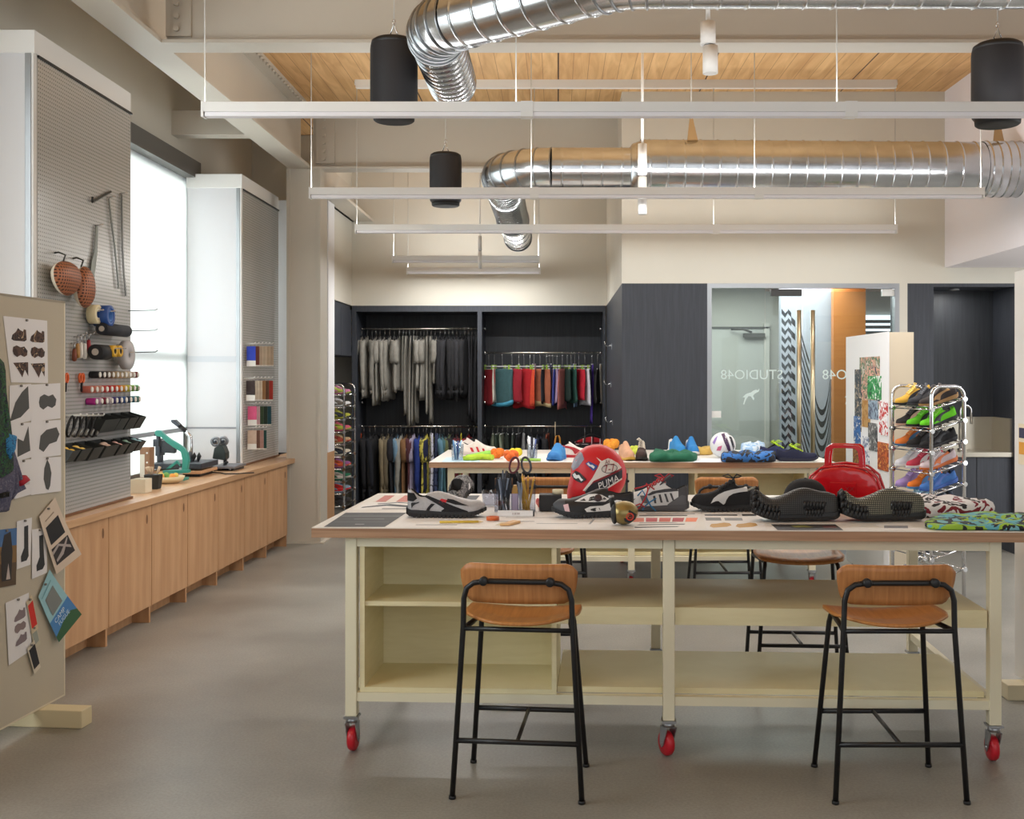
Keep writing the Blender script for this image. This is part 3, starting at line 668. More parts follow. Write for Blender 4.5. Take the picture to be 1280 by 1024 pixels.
# ================================================================= work tables
PLY = wood((150, 112, 84), (188, 150, 118), (2, 2, 110), .5)
LAM = mat((226, 220, 212), .4, vary=.02, vscale=3)
CREAM = wood((226, 214, 170), (234, 223, 182), (6, 6, 40), .5)
CREAM2 = mat((232, 224, 196), .45)
REDW = mat((196, 28, 44), .35)
STEELC = mat((176, 178, 182), .3, .9)
TZ = .951
def make_table(label, loc, rz, mir=1, drop=None):
    t = thing('work_table', label, 'table', loc, rz, 'rolling work tables')
    hx, hy = 1.48, .655
    MB().box((-hx, -hy, TZ-.042), (hx, hy, TZ-.003), PLY).box((-hx+.001, -hy+.001, TZ-.003), (hx-.001, hy-.001, TZ), LAM).build('table_top', t)
    for sx in (-1.325, 0, 1.325):
        for sy in (-.59, .59):
            MB().box((sx-.024, sy-.024, .156), (sx+.024, sy+.024, TZ-.044), CREAM2).build('leg', t, .003)
            c = MB().box((sx-.03, sy-.03, .146), (sx+.03, sy+.03, .156), STEELC).cyl((sx, sy, .128), (sx, sy, .146), .026, STEELC, 16)
            c = c.build('caster', t)
            a = rnd.uniform(-.5, .5)
            Xf = Matrix.Translation((sx, sy, 0)) @ Matrix.Rotation(a, 4, 'Z')
            f = MB()
            for q in (-.022, .022): f.prism([(-.03, .128), (.03, .128), (.036, .05), (.02, .036), (.004, .05)], q-.002, q+.002, STEELC, 'yz', Xf)
            f.cyl((-.028, .02, .055), (.028, .02, .055), .008, STEELC, 8, X=Xf); f.build('fork', c)
            w = MB().lathe([(.012, -.019), (.030, -.017), (.046, -.016), (.0525, -.008), (.0525, .008), (.046, .016), (.030, .017), (.012, .019)], REDW, 28, Xf @ Matrix.Translation((0, .02, .0535)) @ Matrix.Rotation(math.pi/2, 4, 'Y')); w.build('wheel', c)
    fr = MB()
    for y in (-.59, .59): fr.box((-1.301, y-.018, TZ-.085), (-.026, y+.018, TZ-.045), CREAM2).box((.026, y-.018, TZ-.085), (1.301, y+.018, TZ-.045), CREAM2)
    fr.box((-1.301, -.608, .218), (-.025, -.572, .255), CREAM2).box((.025, -.608, .218), (1.301, -.572, .255), CREAM2)
    for x in (-1.325, 1.325): fr.box((x-.018, -.566, .218), (x+.018, .566, .255), CREAM2).box((x-.018, -.566, TZ-.085), (x+.018, .566, TZ-.045), CREAM2)
    fr.build('frame', t)
    # open cabinet at one end, shelves over the rest
    def sb(mb, x0, x1, *r): return mb.box((mir*x0, r[0], r[1]), (mir*x1, r[2], r[3]), CREAM)
    cb = MB(); c0, c1 = -1.29, -.465
    sb(cb, c0, c0+.02, -.6, .256, -.2, TZ-.05); sb(cb, c1-.02, c1, -.6, .256, -.2, TZ-.05)
    sb(cb, c0+.02, c1-.02, -.6, .256, -.2, .276); sb(cb, c0+.02, c1-.02, -.6, TZ-.07, -.2, TZ-.05); sb(cb, c0+.02, c1-.02, -.215, .276, -.2, TZ-.07)
    cb.build('cabinet', t)
    s = MB(); sb(s, c0+.02, c1-.02, -.59, .615, -.215, .634); s.build('cabinet_shelf', t)
    s = MB(); sb(s, c1+.002, 1.295, -.565, .256, .04, .28); s.build('lower_shelf', t)
    s = MB(); sb(s, c1+.002, 1.295, -.6, .6, .04, .622); sb(s, c1+.002, -.026, -.6, .55, -.575, .6); sb(s, .026, 1.295, -.6, .55, -.575, .6); s.build('middle_shelf', t)
    return t
T1 = (.487, 5.067); R1 = -math.radians(2.6)
make_table('big rolling work table with oak-edged top and red casters, nearest the camera', (T1[0], T1[1], 0), R1)
make_table('second rolling work table farther back, behind the near one', (.545, 8.53, 0), -.006, -1)
def T1p(px, py): return on_z(px, py, TZ)
# ---------------------------------------------------------------- stools
SWOOD = wood((170, 110, 54), (192, 130, 70), (70, 6, 6), .4)
SWB = wood((168, 108, 58), (196, 134, 78), (70, 6, 6), .42)
EDGEW = mat((206, 162, 116), .5)
def make_stool(label, loc, rz):
    t = thing('counter_stool', label, 'stool', loc, rz, 'black wire counter stools with wooden seats')
    r = .0105
    # rear frame: legs that rise and bend into the back rail
    rear = [(-.243, -.19, .0), (-.206, -.165, .64), (-.203, -.168, .745), (-.192, -.17, .785), (-.165, -.172, .805), (-.12, -.173, .812), (.12, -.173, .812), (.165, -.172, .805), (.192, -.17, .785), (.203, -.168, .745), (.206, -.165, .64), (.243, -.19, 0)]
    MB().tube(rear, r, BLACKM, 10).build('back_frame', t)
    for s in (-1, 1):
        MB().tube([(s*.231, .19, 0), (s*.186, .13, .60), (s*.182, .12, .628), (s*.178, .09, .637)], r, BLACKM, 10).build('front_leg', t)
        MB().tube([(s*.178, .10, .637), (s*.19, -.05, .632), (s*.206, -.166, .632)], r, BLACKM, 8).build('side_rail', t)
        for y in (-.19, .19):
            x = s*(.243 if y < 0 else .231)
            MB().cyl((x, y, 0), (x-s*.001, y, .012), .0135, BLACKM, 10).build('foot', t)
    MB().cyl((-.206, -.166, .632), (.206, -.166, .632), .009, BLACKM, 10).build('seat_rail', t)
    m = MB().cyl((-.231, -.182, .216), (.231, -.182, .216), .010, BLACKM, 10).cyl((-.216, .17, .232), (.216, .17, .232), .010, BLACKM, 10).cyl((.0, -.182, .216), (0.0, .17, .232), .008, BLACKM, 8)
    m.build('footrest', t)
    # backrest: thin curved plywood plate
    def plate(u, v, off):
        a = (u-.5)*2; x = a*.222*(1-.08*(1-v)**2*1); z = .725+v*.15
        k = abs(a)
        z = .725+v*.15 if k < .8 else (.80+(v-.5)*.15*math.sqrt(max(.05, 1-((k-.8)/.2)**2*.62)))
        y = -.120-.035*(1-a*a)-.015*(v-.5)+off
        return (x, y, z)
    m = MB(); n = 24
    m.grid(n, 6, lambda u, v: plate(u, v, 0), SWB)
    o = m.build('backrest', t, thick=.011)
    for s in (-1, 1):
        MB().cyl((s*.125, -.178, .815), (s*.125, -.196, .815), .017, BLACKM, 16).sphere((s*.125, -.197, .815), (.017, .006, .017), BLACKM, 16, 8).build('fixing_knob', t)
    # seat: dished plywood with rounded rear
    def seat(u, v):
        a = (u-.5)*2; y0 = -.20+.10*abs(a)**2.6; y1 = .175-.03*abs(a)**4
        y = y0+(y1-y0)*v; x = a*(.222-.02*(2*v-1)**4)
        z = .652+.016*a*a-.018*(1-abs(2*v-1))*(1-a*a)-.018*max(0, v-.75)*4*max(0, v-.75)*4*.6+.006*(1-v)
        return (x, y, z)
    MB().grid(20, 16, seat, SWOOD).build('seat', t, thick=.012)
    return t
st = make_stool('wooden-seated black counter stool pulled out in front of the open cabinet', (-.133, 4.2, 0), -.1)
for loc, rz, lab in (((1.268, 4.175, 0), 0., 'wooden-seated black counter stool in front of the open shelves'),
                     ((-.135, 5.8, 0), math.pi+.03, 'black counter stool tucked behind the near table beside its cabinet'),
                     ((1.235, 5.56, 0), math.pi-.06, 'black counter stool tucked behind the near table, seat seen below the red bag'),
                     ((-.035, 7.66, 0), 0.0, 'counter stool at the far table, behind the pencil holder'),
                     ((1.175, 7.66, 0), 0.02, 'counter stool at the far table, behind the black sneaker')):
    copy_thing(st, loc, rz, lab)
# ================================================================= pin boards
def A3(v): return Vector(v)
PB0, PB1 = Vector((-2.31, 5.05)), Vector((-2.355, 4.56))
BDIR = (PB1-PB0).normalized(); BN = Vector((-BDIR.y, BDIR.x)); BN = BN if BN.x > 0 else -BN
def bd(px, py, off=.0):
    """pixel -> point on the near pin board's face"""
    k = (px-CX)/F
    # PB0 + s*BDIR : X = k*Y
    A = PB0+BN*off
    q = A+BDIR*((k*A.y-A.x)/(BDIR.x-k*BDIR.y))
    return Vector((q.x, q.y, H-(py-CY)*q.y/F))
FELT = mat((188, 179, 160), .85, bump=.2, bscale=300)
pbt = thing('pin_board', 'tall beige pin board on wooden feet covered in pinned pages', 'pin board', (PB0.x, PB0.y-.6, 0))
def bdo(s, off, z): q = PB0+BDIR*s+BN*off; return (q.x, q.y, z)
def slab(mb, s0, s1, o0, o1, z0, z1, m):
    v = [bdo(s, o, z) for z in (z0, z1) for s, o in ((s0, o0), (s1, o0), (s1, o1), (s0, o1))]
    return mb.add(v, [(0,3,2,1),(4,5,6,7),(0,1,5,4),(1,2,6,5),(2,3,7,6),(3,0,4,7)], m)
slab(MB(), .0, 1.4, -.035, 0, .09, 1.92, FELT).build('panel', pbt, world=True)
m = slab(MB(), -.012, 0, -.036, .001, .09, 1.93, mat((214, 204, 180), .5)); slab(m, -.012, 1.4, -.036, .001, 1.92, 1.93, mat((150, 140, 120), .5)); slab(m, -.012, 1.4, -.036, .001, .082, .09, mat((214, 204, 180), .5))
m.build('edging', pbt, world=True)
for s in (.16, 1.2):
    slab(MB(), s-.05, s+.04, -.3, .20, 0, .08, mat((222, 208, 170), .5)).build('foot', pbt, .004, world=True)
rb = thing('pin_board', 'white pin board at the right edge with a wooden foot', 'pin board', (2.285, 5.3, 0))
MB().box((2.285, 4.2, .09), (2.32, 5.4, 2.1), mat((232, 230, 226), .6)).build('panel', rb, world=True)
MB().box((2.19, 5.25, 0), (2.5, 5.36, .075), mat((222, 210, 178), .5)).build('foot', rb, .004, world=True)
MB().box((2.19, 4.3, 0), (2.5, 4.41, .075), mat((222, 210, 178), .5)).build('foot', rb, .004, world=True)
p = on_x(1276, 555, 2.285)
m = MB().box((2.281, p.y-.08, p.z-.1), (2.2845, p.y+.02, p.z+.1), mat((236, 224, 196), .7)).box((2.280, p.y-.05, p.z-.05), (2.281, p.y+.01, p.z+.01), mat((226, 160, 60), .7)).box((2.280, p.y-.05, p.z+.03), (2.281, p.y+.01, p.z+.08), mat((60, 60, 90), .7))
m.single('pinned_page', 'small page with an orange picture on the right-edge white board', 'page')
# tall storage unit with pages on its white side
su = thing('display_cabinet', 'tall white-sided cabinet plastered with pictures, beside the chrome shoe rack', 'cabinet', (2.52, 8.45, 0))
MB().box((2.425, 7.9, .04), (2.605, 9.05, 1.9), mat((214, 200, 176), .6)).box((2.45, 7.95, 0), (2.58, 9.0, .04), DARKIN).build('body', su, world=True)
MB().box((2.418, 7.895, .04), (2.425, 9.055, 1.905), mat((238, 238, 240), .5)).build('side_panel', su, world=True)
def su_at(px, py): return on_x(px, py, 2.418)
pages = [(1075, 447, 1100, 512, 'collage of small fashion photos at the top of the white cabinet side', [(200,190,180),(90,120,90),(220,170,150),(70,70,80)]),
         (1085, 470, 1102, 500, 'green and white photo page beside the top collage', [(240,240,240),(50,150,80),(30,90,60)]),
         (1069, 462, 1077, 540, 'tall strip of photos along the far edge of the cabinet side', [(150,140,130),(60,70,80),(200,180,150)]),
         (1078, 500, 1088, 535, 'ochre patterned page on the cabinet side', [(190,150,90),(170,120,60)]),
         (1086, 500, 1098, 525, 'small blue-grey page next to the ochre one', [(150,170,190),(90,100,120)]),
         (1068, 520, 1076, 560, 'blue picture above an orange one on the cabinet side', [(60,120,190),(40,90,150),(220,220,220)]),
         (1086, 528, 1097, 565, 'dark photo strip in the middle of the cabinet side', [(40,44,52),(110,110,110),(200,200,200)]),
         (1067, 558, 1078, 588, 'orange and yellow picture low on the cabinet side', [(220,150,50),(120,60,40),(170,150,60)]),
         (1098, 534, 1110, 575, 'red shoe sketch page near the cabinet corner', [(240,240,242),(200,60,60)]),
         (1098, 548+4, 1111, 590, 'fiery orange photo near the cabinet corner', [(210,110,50),(150,60,30),(230,160,80)]),
         (1079, 545, 1087, 580, 'pale drawing page low on the cabinet side', [(235,236,240),(120,130,160)])]
for i, (x0, y0, x1, y1, lab, cols) in enumerate(pages):
    a, b = su_at(x0, y0), su_at(x1, y1)
    if i == 8: a, b = su_at(1100, 502), su_at(1110, 545)
    m = MB().box((2.4145-.0004*i, min(a.y, b.y), b.z), (2.417, max(a.y, b.y), a.z), patches(cols, 14+i, .6))
    m.single('pinned_page', lab, 'page', 'pictures on the white cabinet side')
# ================================================================= shoes
TW = [(0, .020), (.03, .030), (.12, .034), (.35, .032), (.55, .040), (.72, .047), (.86, .041), (.95, .026), (1, .006)]
TH = [(0, .056), (.03, .068), (.07, .070), (.18, .058), (.28, .072), (.38, .088), (.5, .073), (.65, .052), (.8, .042), (.92, .034), (1, .010)]
TZB = [(0, .010), (.08, 0), (.7, 0), (.85, .004), (1, .020)]
TSO = [(0, .026), (.15, .028), (.5, .020), (.85, .017), (1, .012)]
class Shoe:
    def __init__(s, L=.30, hs=1., ws=1., th=TH, so=TSO, slip=False):
        s.L, s.k, s.hs, s.ws, s.th, s.so = L, L/.29, hs, ws, th, so
    def w(s, t): return crv(t, TW)*s.k*s.ws
    def h(s, t): return max(.004, crv(t, s.th))*s.k*s.hs
    def zb(s, t): return crv(t, TZB)*s.k
    def z0(s, t): return s.zb(t)+crv(t, s.so)*s.k*.8
    def pt(s, t, a, off=0.):
        """a from -1 (near side, bottom) over the top to 1"""
        ph = abs(a)*math.pi/2; w, h = s.w(t)+off, s.h(t)+off
        y = w*math.sin(ph)**.72; z = s.z0(t)+h*math.cos(ph)**.8
        return (-s.L/2+s.L*t, math.copysign(y, a), z)
    def side(s, t, z, sg=-1, off=.0012):
        """point on the side wall at station t and height z (metres, scaled shoe)"""
        h = s.h(t); q = min(1, max(0, (z-s.z0(t))/h)); ph = math.acos(q**(1/.8))
        y = (s.w(t)+off)*math.sin(ph)**.72+off
        return (-s.L/2+s.L*t, sg*y, z)
def make_shoe(name, label, cat, loc, rz, up, sole, lining=None, L=.30, hs=1., ws=1., decals=(), lace=None, tongue=None, tread=None, group=None, pitch=0., roll=0., th=TH, open_to=.36, toe=None, heel=None, sides=(-1,), so=TSO, lacep=0):
    g = Shoe(L, hs, ws, th, so)
    t = thing(name, label, cat, loc, rz, group)
    t.rotation_mode = 'XYZ'; t.rotation_euler = (roll, pitch, rz)
    lining = lining or mat((30, 30, 32), .9)
    N, K = 28, 24; rings = []; v = []
    for i in range(N+1):
        tt = i/N; tt = tt if 0 < i < N else (.004 if i == 0 else .996)
        r = []
        for j in range(K+1):
            a = -1+2*j/K; p = list(g.pt(tt, a))
            if .035 < tt < open_to and abs(a) < .36:
                p[2] = g.z0(tt)+g.h(tt)*(.30+.1*abs(a)); p[1] *= .92
            r.append(tuple(p))
        rings.append(r)
    mu = MB(); w = K+1; v = [p for r in rings for p in r]
    fu, fl, ft, fh = [], [], [], []
    for i in range(N):
        for j in range(K):
            a = -1+2*(j+.5)/K; tt = (i+.5)/N
            q = (i*w+j, (i+1)*w+j, (i+1)*w+j+1, i*w+j+1)
            if .02 < tt < open_to+.02 and abs(a) < .42: fl.append(q)
            elif toe and tt > .86: ft.append(q)
            elif heel and tt < .14: fh.append(q)
            else: fu.append(q)
    mu.add(v, fu, up, True); mu.add(v, fl, lining, True)
    if toe: mu.add(v, ft, toe, True)
    if heel: mu.add(v, fh, heel, True)
    o = len(mu.v); mu.add([rings[0][j] for j in range(w)], [list(range(w))], heel or up); mu.add([rings[-1][j] for j in range(w)], [list(range(w-1, -1, -1))], toe or up)
    mu.build('upper', t)
    # sole
    sm = MB(); sr = []
    for i in range(N+1):
        tt = max(.0, min(1, i/N)); x = -L/2+L*(tt*1.03-.015); ww = (g.w(tt)+.004); zb, zt = g.zb(tt), g.z0(tt)+.004
        sr.append([(x, -ww*.94, zb), (x, ww*.94, zb), (x, ww*1.02, (zb+zt)/2), (x, ww, zt), (x, -ww, zt), (x, -ww*1.02, (zb+zt)/2)])
    sm.loft(sr, sole, smooth=False)
    if tread:
        for i in range(tread):
            tt = .04+.92*i/(tread-1)
            for sg in (-1, 1):
                x = -L/2+L*tt; y = sg*(g.w(tt)+.001); z = g.zb(tt)
                sm.prism([(x-.006, z-.004 if .1 < tt < .75 else z-.002), (x+.006, z-.004 if .1 < tt < .75 else z-.002), (x+.008, z+.014), (x-.008, z+.014)], y-.006, y+.006, sole)
    sm.build('sole', t)
    if tongue:
        MB().grid(8, 6, lambda u, q: (-L/2+L*(open_to-.05+.16*u), (q-.5)*.052*g.k, g.z0(.38)+g.h(.38)*(1.08-.28*u**1.2)+.004-(2*q-1)**2*.010), tongue).build('tongue', t, thick=.005)
    if lace:
        lm = MB()
        for i in range(5):
            tt = open_to+.03+.05*i
            lm.tube([g.pt(tt+.02*(1 if k % 2 else 0), -.36+.72*k/6, .003) for k in range(7)], .0032, lace, 6)
            lm.tube([g.pt(tt+.04*(k/6), -.36+.72*k/6, .004) for k in range(7)], .0028, lace, 6)
        p = Vector(g.pt(open_to+.04, 0, .006))
        for sg in (-1, 1):
            lm.tube([p, p+Vector((.02*sg, -.02, .016)), p+Vector((.045*sg, -.035, .006)), p+Vector((.03*sg, -.02, .002)), p], .003, lace, 6)
        lm.build('laces', t)
    for poly, m, nm in decals:
        for sg in sides:
            d = MB(); drape(d, poly, lambda u, z: g.side(u, z*g.k*(.25+.75*hs), sg), m); d.build(nm, t)
    return t
# side stripe: sweeps up from the ball of the foot and back along the collar
FORM = [(.18,.082),(.30,.078),(.42,.073),(.53,.066),(.62,.056),(.69,.044),(.735,.026),(.70,.030),(.66,.034),(.62,.034),(.58,.027),(.545,.021),(.52,.026),(.50,.038),(.465,.050),(.40,.059),(.30,.064),(.18,.067)]
BLK = fab((28, 28, 31)); BLKR = mat((26, 26, 28), .5); GREYS = mat((176, 174, 176), .45, .15, vary=.08, vscale=120)
WHT = mat((228, 228, 228), .5); RED = mat((190, 26, 36), .5)
KN = [(0, .058), (.05, .062), (.16, .050), (.28, .056), (.38, .062), (.5, .056), (.65, .046), (.8, .040), (.92, .034), (1, .012)]
def on_table(px, py): p = T1p(px, py); return (p.x, p.y, TZ+.006)
# --- silver pair at the left
p = on_table(557, 648)
p = (p[0], p[1]+.05, p[2])
make_shoe('sneaker', 'silver sneaker with black straps and a red tab on the near table', 'shoe', p, .02, GREYS, BLKR, L=.345, hs=1.02, th=[(0, .070), (.03, .088), (.07, .086), (.16, .062), (.28, .066), (.38, .074), (.5, .068), (.65, .054), (.8, .042), (.92, .034), (1, .012)], tread=18, open_to=.22, toe=None,
    decals=[([(.20,.076),(.27,.076),(.60,.040),(.78,.022),(.80,.010),(.72,.008),(.45,.010),(.44,.022),(.48,.030),(.42,.040)], BLK, 'strap'), ([(.23,.012),(.27,.012),(.30,.030),(.36,.046),(.31,.048),(.26,.032)], BLK, 'strap'), ([(.0,.058),(.0,.088),(.09,.086),(.13,.066),(.08,.056)], BLK, 'heel_tab'), ([(.46,.042),(.38,.050),(.44,.066),(.53,.060)], RED, 'tab'), ([(.50,.055),(.58,.055),(.62,.045),(.80,.040),(.70,.050),(.60,.062),(.52,.066)], BLK, 'panel'),
             ([(.06,.030),(.08,.040),(.11,.046),(.15,.050),(.16,.055),(.12,.052),(.08,.048),(.065,.052),(.05,.048),(.055,.040)], BLKR, 'emblem')], heel=GREYS)
p2 = on_table(573, 632)
make_shoe('sneaker', 'second silver and black sneaker standing on its heel behind the first', 'shoe', (p2[0], p2[1]+.05, p2[2]+.046), math.pi/2-.1, patches([(40,40,44),(90,90,94),(150,150,150),(30,30,32)], 60), BLKR, L=.27, hs=.95, pitch=-.32, tread=14, ws=1.25, decals=[([(.5,.02),(.6,.02),(.62,.05),(.56,.05)], WHT, 'panel')])
# --- black and white dial-laced shoe
p = on_table(742, 648)
make_shoe('cycling_shoe', 'black shoe with white web pattern and round dial, below the red helmet bag', 'shoe', (p[0], p[1]+.05, p[2]), math.pi+.05, BLKR, mat((44, 46, 50), .7), L=.36, hs=.98, th=[(0, .062), (.04, .072), (.18, .070), (.28, .082), (.40, .084), (.5, .076), (.65, .058), (.8, .046), (.92, .038), (1, .014)], tread=20, open_to=.30, sides=(1,), toe=mat((70, 72, 78), .6),
    decals=[([(.74,.056),(.64,.070),(.56,.080),(.48,.082),(.40,.078),(.31,.064),(.36,.054),(.5,.053)], WHT, 'web_panel'), ([(.68,.058),(.62,.066),(.60,.058)], BLKR, 'inset'), ([(.42,.060),(.37,.070),(.34,.062)], BLKR, 'inset'), ([(.57,.058),(.55,.070),(.50,.074),(.46,.068),(.47,.058)], BLKR, 'inset'),
             ([(.62,.029),(.55,.038),(.39,.040),(.22,.060),(.16,.058),(.26,.042),(.13,.041),(.13,.034),(.3,.031),(.15,.021),(.15,.013),(.36,.018),(.58,.014)], WHT, 'web_panel'), ([(.57,.026),(.5,.032),(.4,.032),(.40,.024),(.5,.020)], BLKR, 'inset'), ([(.24,.046),(.17,.053),(.13,.043),(.2,.039)], RED, 'flash'), ([(.80,.020),(.86,.022),(.88,.044),(.82,.048)], mat((226,190,196), .5), 'toe_stripe')])
dl = MB(); g = Shoe(.36); q = Vector((p[0]+.02, p[1]+.05-.045, p[2]+.083))
# round dial
o = thing('lacing_dial', 'round black dial on the white web of the cycling shoe', 'dial', q); 
MB().lathe([(.001, .008), (.012, .008), (.016, .005), (.017, 0)], mat((60, 40, 44), .4), 20, Matrix.Rotation(math.radians(62), 4, 'X')).build('knob', o)
bpy.context.view_layer.update()
for ob in list(COL.objects):
    if ob.name.startswith('cycling_shoe'):
        mw = o.matrix_world.copy(); kn = o.children[0]; kn.parent = ob; kn.matrix_world = mw; kn.name = 'lacing_dial_knob'
        bpy.data.objects.remove(o); break
# --- white / grey trainer with red and blue laces
p = on_table(818, 640)
make_shoe('sneaker', 'white and grey sneaker tied with loose red and blue laces', 'shoe', (p[0], p[1]+.05, p[2]), math.pi-.06, mat((214, 214, 214), .55), mat((84, 84, 88), .7), L=.32, hs=1.32, lace=mat((176, 30, 40), .6), open_to=.30, sides=(1,), heel=mat((70, 70, 74), .6), tongue=mat((60, 60, 64), .8),
    decals=[([(.02,.012),(.03,.050),(.10,.052),(.22,.034),(.30,.020),(.30,.014)], mat((92, 92, 96), .6), 'heel_panel'), ([(.12,.066),(.2,.074),(.34,.072),(.52,.064),(.60,.052),(.56,.050),(.46,.058),(.3,.062)], mat((60, 60, 64), .6), 'side_stripe'), ([(.24,.058),(.27,.058),(.23,.034),(.2,.032)], mat((60, 60, 64), .6), 'side_stripe'), ([(.32,.056),(.35,.056),(.31,.028),(.28,.028)], mat((60, 60, 64), .6), 'side_stripe'), ([(.40,.054),(.43,.053),(.40,.026),(.37,.026)], mat((60, 60, 64), .6), 'side_stripe'), ([(.48,.050),(.51,.048),(.49,.024),(.46,.024)], mat((60, 60, 64), .6), 'side_stripe'), ([(.60,.050),(.70,.050),(.66,.026),(.56,.022)], mat((110, 110, 114), .6), 'side_panel'), ([(.76,.040),(.86,.036),(.95,.022),(.86,.020)], mat((110, 110, 114), .6), 'toe_panel')])
LB = mat((40, 120, 170), .6); m = MB()
ox, oy, oz = p
def lc(px, py, dy=0.): q = at(px, py, oy+dy); return (q.x, q.y, q.z)
m.tube([lc(797, 620, -.01), lc(803, 613, -.02), lc(808, 622, -.025), lc(813, 632, -.03), lc(820, 639, -.04)], .0035, LB, 6).tube([lc(820, 623, -.02), lc(812, 628, -.03), lc(806, 633, -.03), lc(803, 638, -.035)], .0035, LB, 6)
m.single('shoe_lace', 'loose blue lace trailing over the white and grey sneaker', 'lace')
m = MB(); RD = mat((176, 30, 40), .6)
m.tube([lc(793, 611, .02), lc(802, 609, .0), lc(810, 606, -.01), lc(818, 612, -.02)], .0035, RD, 6).tube([lc(808, 604, 0), lc(810, 612, -.01), lc(807, 622, -.03), lc(800, 634, -.05), lc(793, 640, -.05)], .0035, RD, 6).tube([lc(790, 634, -.04), lc(800, 630, -.05), lc(806, 634, -.05)], .0035, RD, 6)
m.single('shoe_lace', 'loose red lace looped over the white and grey sneaker', 'lace')
# --- black trainer with silver side stripe
p = on_table(908, 640)
make_shoe('sneaker', 'black sneaker with a broad silver side stripe, toe pointing left', 'shoe', (p[0], p[1]+.04, p[2]), math.pi, BLK, BLKR, L=.315, hs=1.28, lace=mat((40, 40, 42), .7), open_to=.34, sides=(1,), tread=16, decals=[(FORM, mat((206, 206, 206), .4), 'side_stripe')], lining=mat((160, 160, 150), .8))
# --- two netted shoes on claw soles
NETB = grid_dots((24, 24, 26), (78, 78, 76), .0085, .28, 'xz', .55)
NETG = grid_dots((44, 44, 40), (150, 148, 128), .0085, .30, 'xz', .55)
TN = [(0, .036), (.05, .056), (.2, .066), (.38, .080), (.5, .076), (.62, .062), (.78, .050), (.9, .060), (.96, .066), (1, .030)]
for i, (px, mt, lab, Lx) in enumerate(((997, NETB, 'black netted shoe with a clawed rubber sole in front of the black cap', .365), (1106, NETG, 'grey-beige netted shoe with a clawed rubber sole before the red bag', .36))):
    p = on_table(px, 653)
    t = make_shoe('netted_shoe', lab, 'shoe', (p[0], p[1]+.05, p[2]+.004), math.pi+.03*i, mt, BLKR, L=Lx, hs=1.12, ws=1.1, th=TN, open_to=.0)
    g = Shoe(Lx, 1.12, 1.1, TN); c = {-1: MB(), 1: MB()}; lg = {-1: MB(), 1: MB()}; tc_ = MB()
    for k in range(26):
        tt = [.72+.27*k/13, .18+.24*(k-13)/13][k >= 13]
        for sg in (-1, 1):
            b = g.pt(tt, sg*(.80 if k % 2 else .97)); x, y, z = b
            if k >= 13 or tt < .97: (c if k < 13 else lg)[sg].tube([(x, y*.9, z+.012), (x+.004, y*1.08, z+.002), (x+.007, y*1.06, max(.004, z-.018))], [.009, .008, .003], BLKR, 6)
    for k in range(7):
        a = -.75+1.5*k/6; b = g.pt(.965, a); tc_.tube([b, (b[0]+.012, b[1]*1.05, b[2]-.008), (b[0]+.016, b[1]*1.02, b[2]-.026)], [.012, .010, .005], BLKR, 8)
    [q_[s_].build(n_, t) for q_, n_ in ((c, 'claw_tread'), (lg, 'lug_tread')) for s_ in (-1, 1)]; tc_.build('toe_tread', t)
# --- cap behind
p = on_table(1012, 646); m = thing('baseball_cap', 'black baseball cap with a round emblem behind the black netted shoe', 'cap', (p[0], p[1]+.08, TZ+.0025))
cm = MB()
def capf(u, v):
    a = u*2*math.pi; ph = v*math.pi/2; r = .098*math.cos(ph)**.75
    return (r*math.cos(a)*1.08, r*math.sin(a), .025+.135*math.sin(ph)**.9)
cm.grid(32, 10, capf, fab((26, 26, 29))); cm.tube([(.1055*math.cos(a*.2)*1.0, .0975*math.sin(a*.2), .024) for a in range(32)], .004, BLKR, 6)
cm.build('crown', m)
MB().grid(10, 6, lambda u, v: (-.06-.12*v, (u-.5)*.17*(1-.25*v*v), .028-.012*v-.02*(2*u-1)**2*v), fab((26, 26, 29))).build('brim', m, thick=.004)
MB().sphere((0, 0, .160), (.008, .008, .005), BLKR, 12, 8).build('button', m)
def capd(x, z):
    q = min(.98, max(.02, (z-.025)/.135))**(1/.9); ph = math.asin(q); r = .0995*math.cos(ph)**.75; y = -math.sqrt(max(0, r*r-(x/1.08)**2)); return (x, y-.002, z)
e = MB(); drape(e, [(-.062+.017*math.cos(a*.4), .085+.021*math.sin(a*.4)) for a in range(16)], capd, mat((214, 214, 222), .5)); drape(e, [(-.062+.011*math.cos(a*.4), .085+.014*math.sin(a*.4)) for a in range(16)], lambda x, z: (capd(x, z)[0], capd(x, z)[1]-.001, z), mat((60, 80, 130), .5)); drape(e, [(-.072, .05), (-.06, .045), (-.064, .068), (-.07, .066)], capd, mat((190, 196, 60), .5)); e.build('emblem', m)
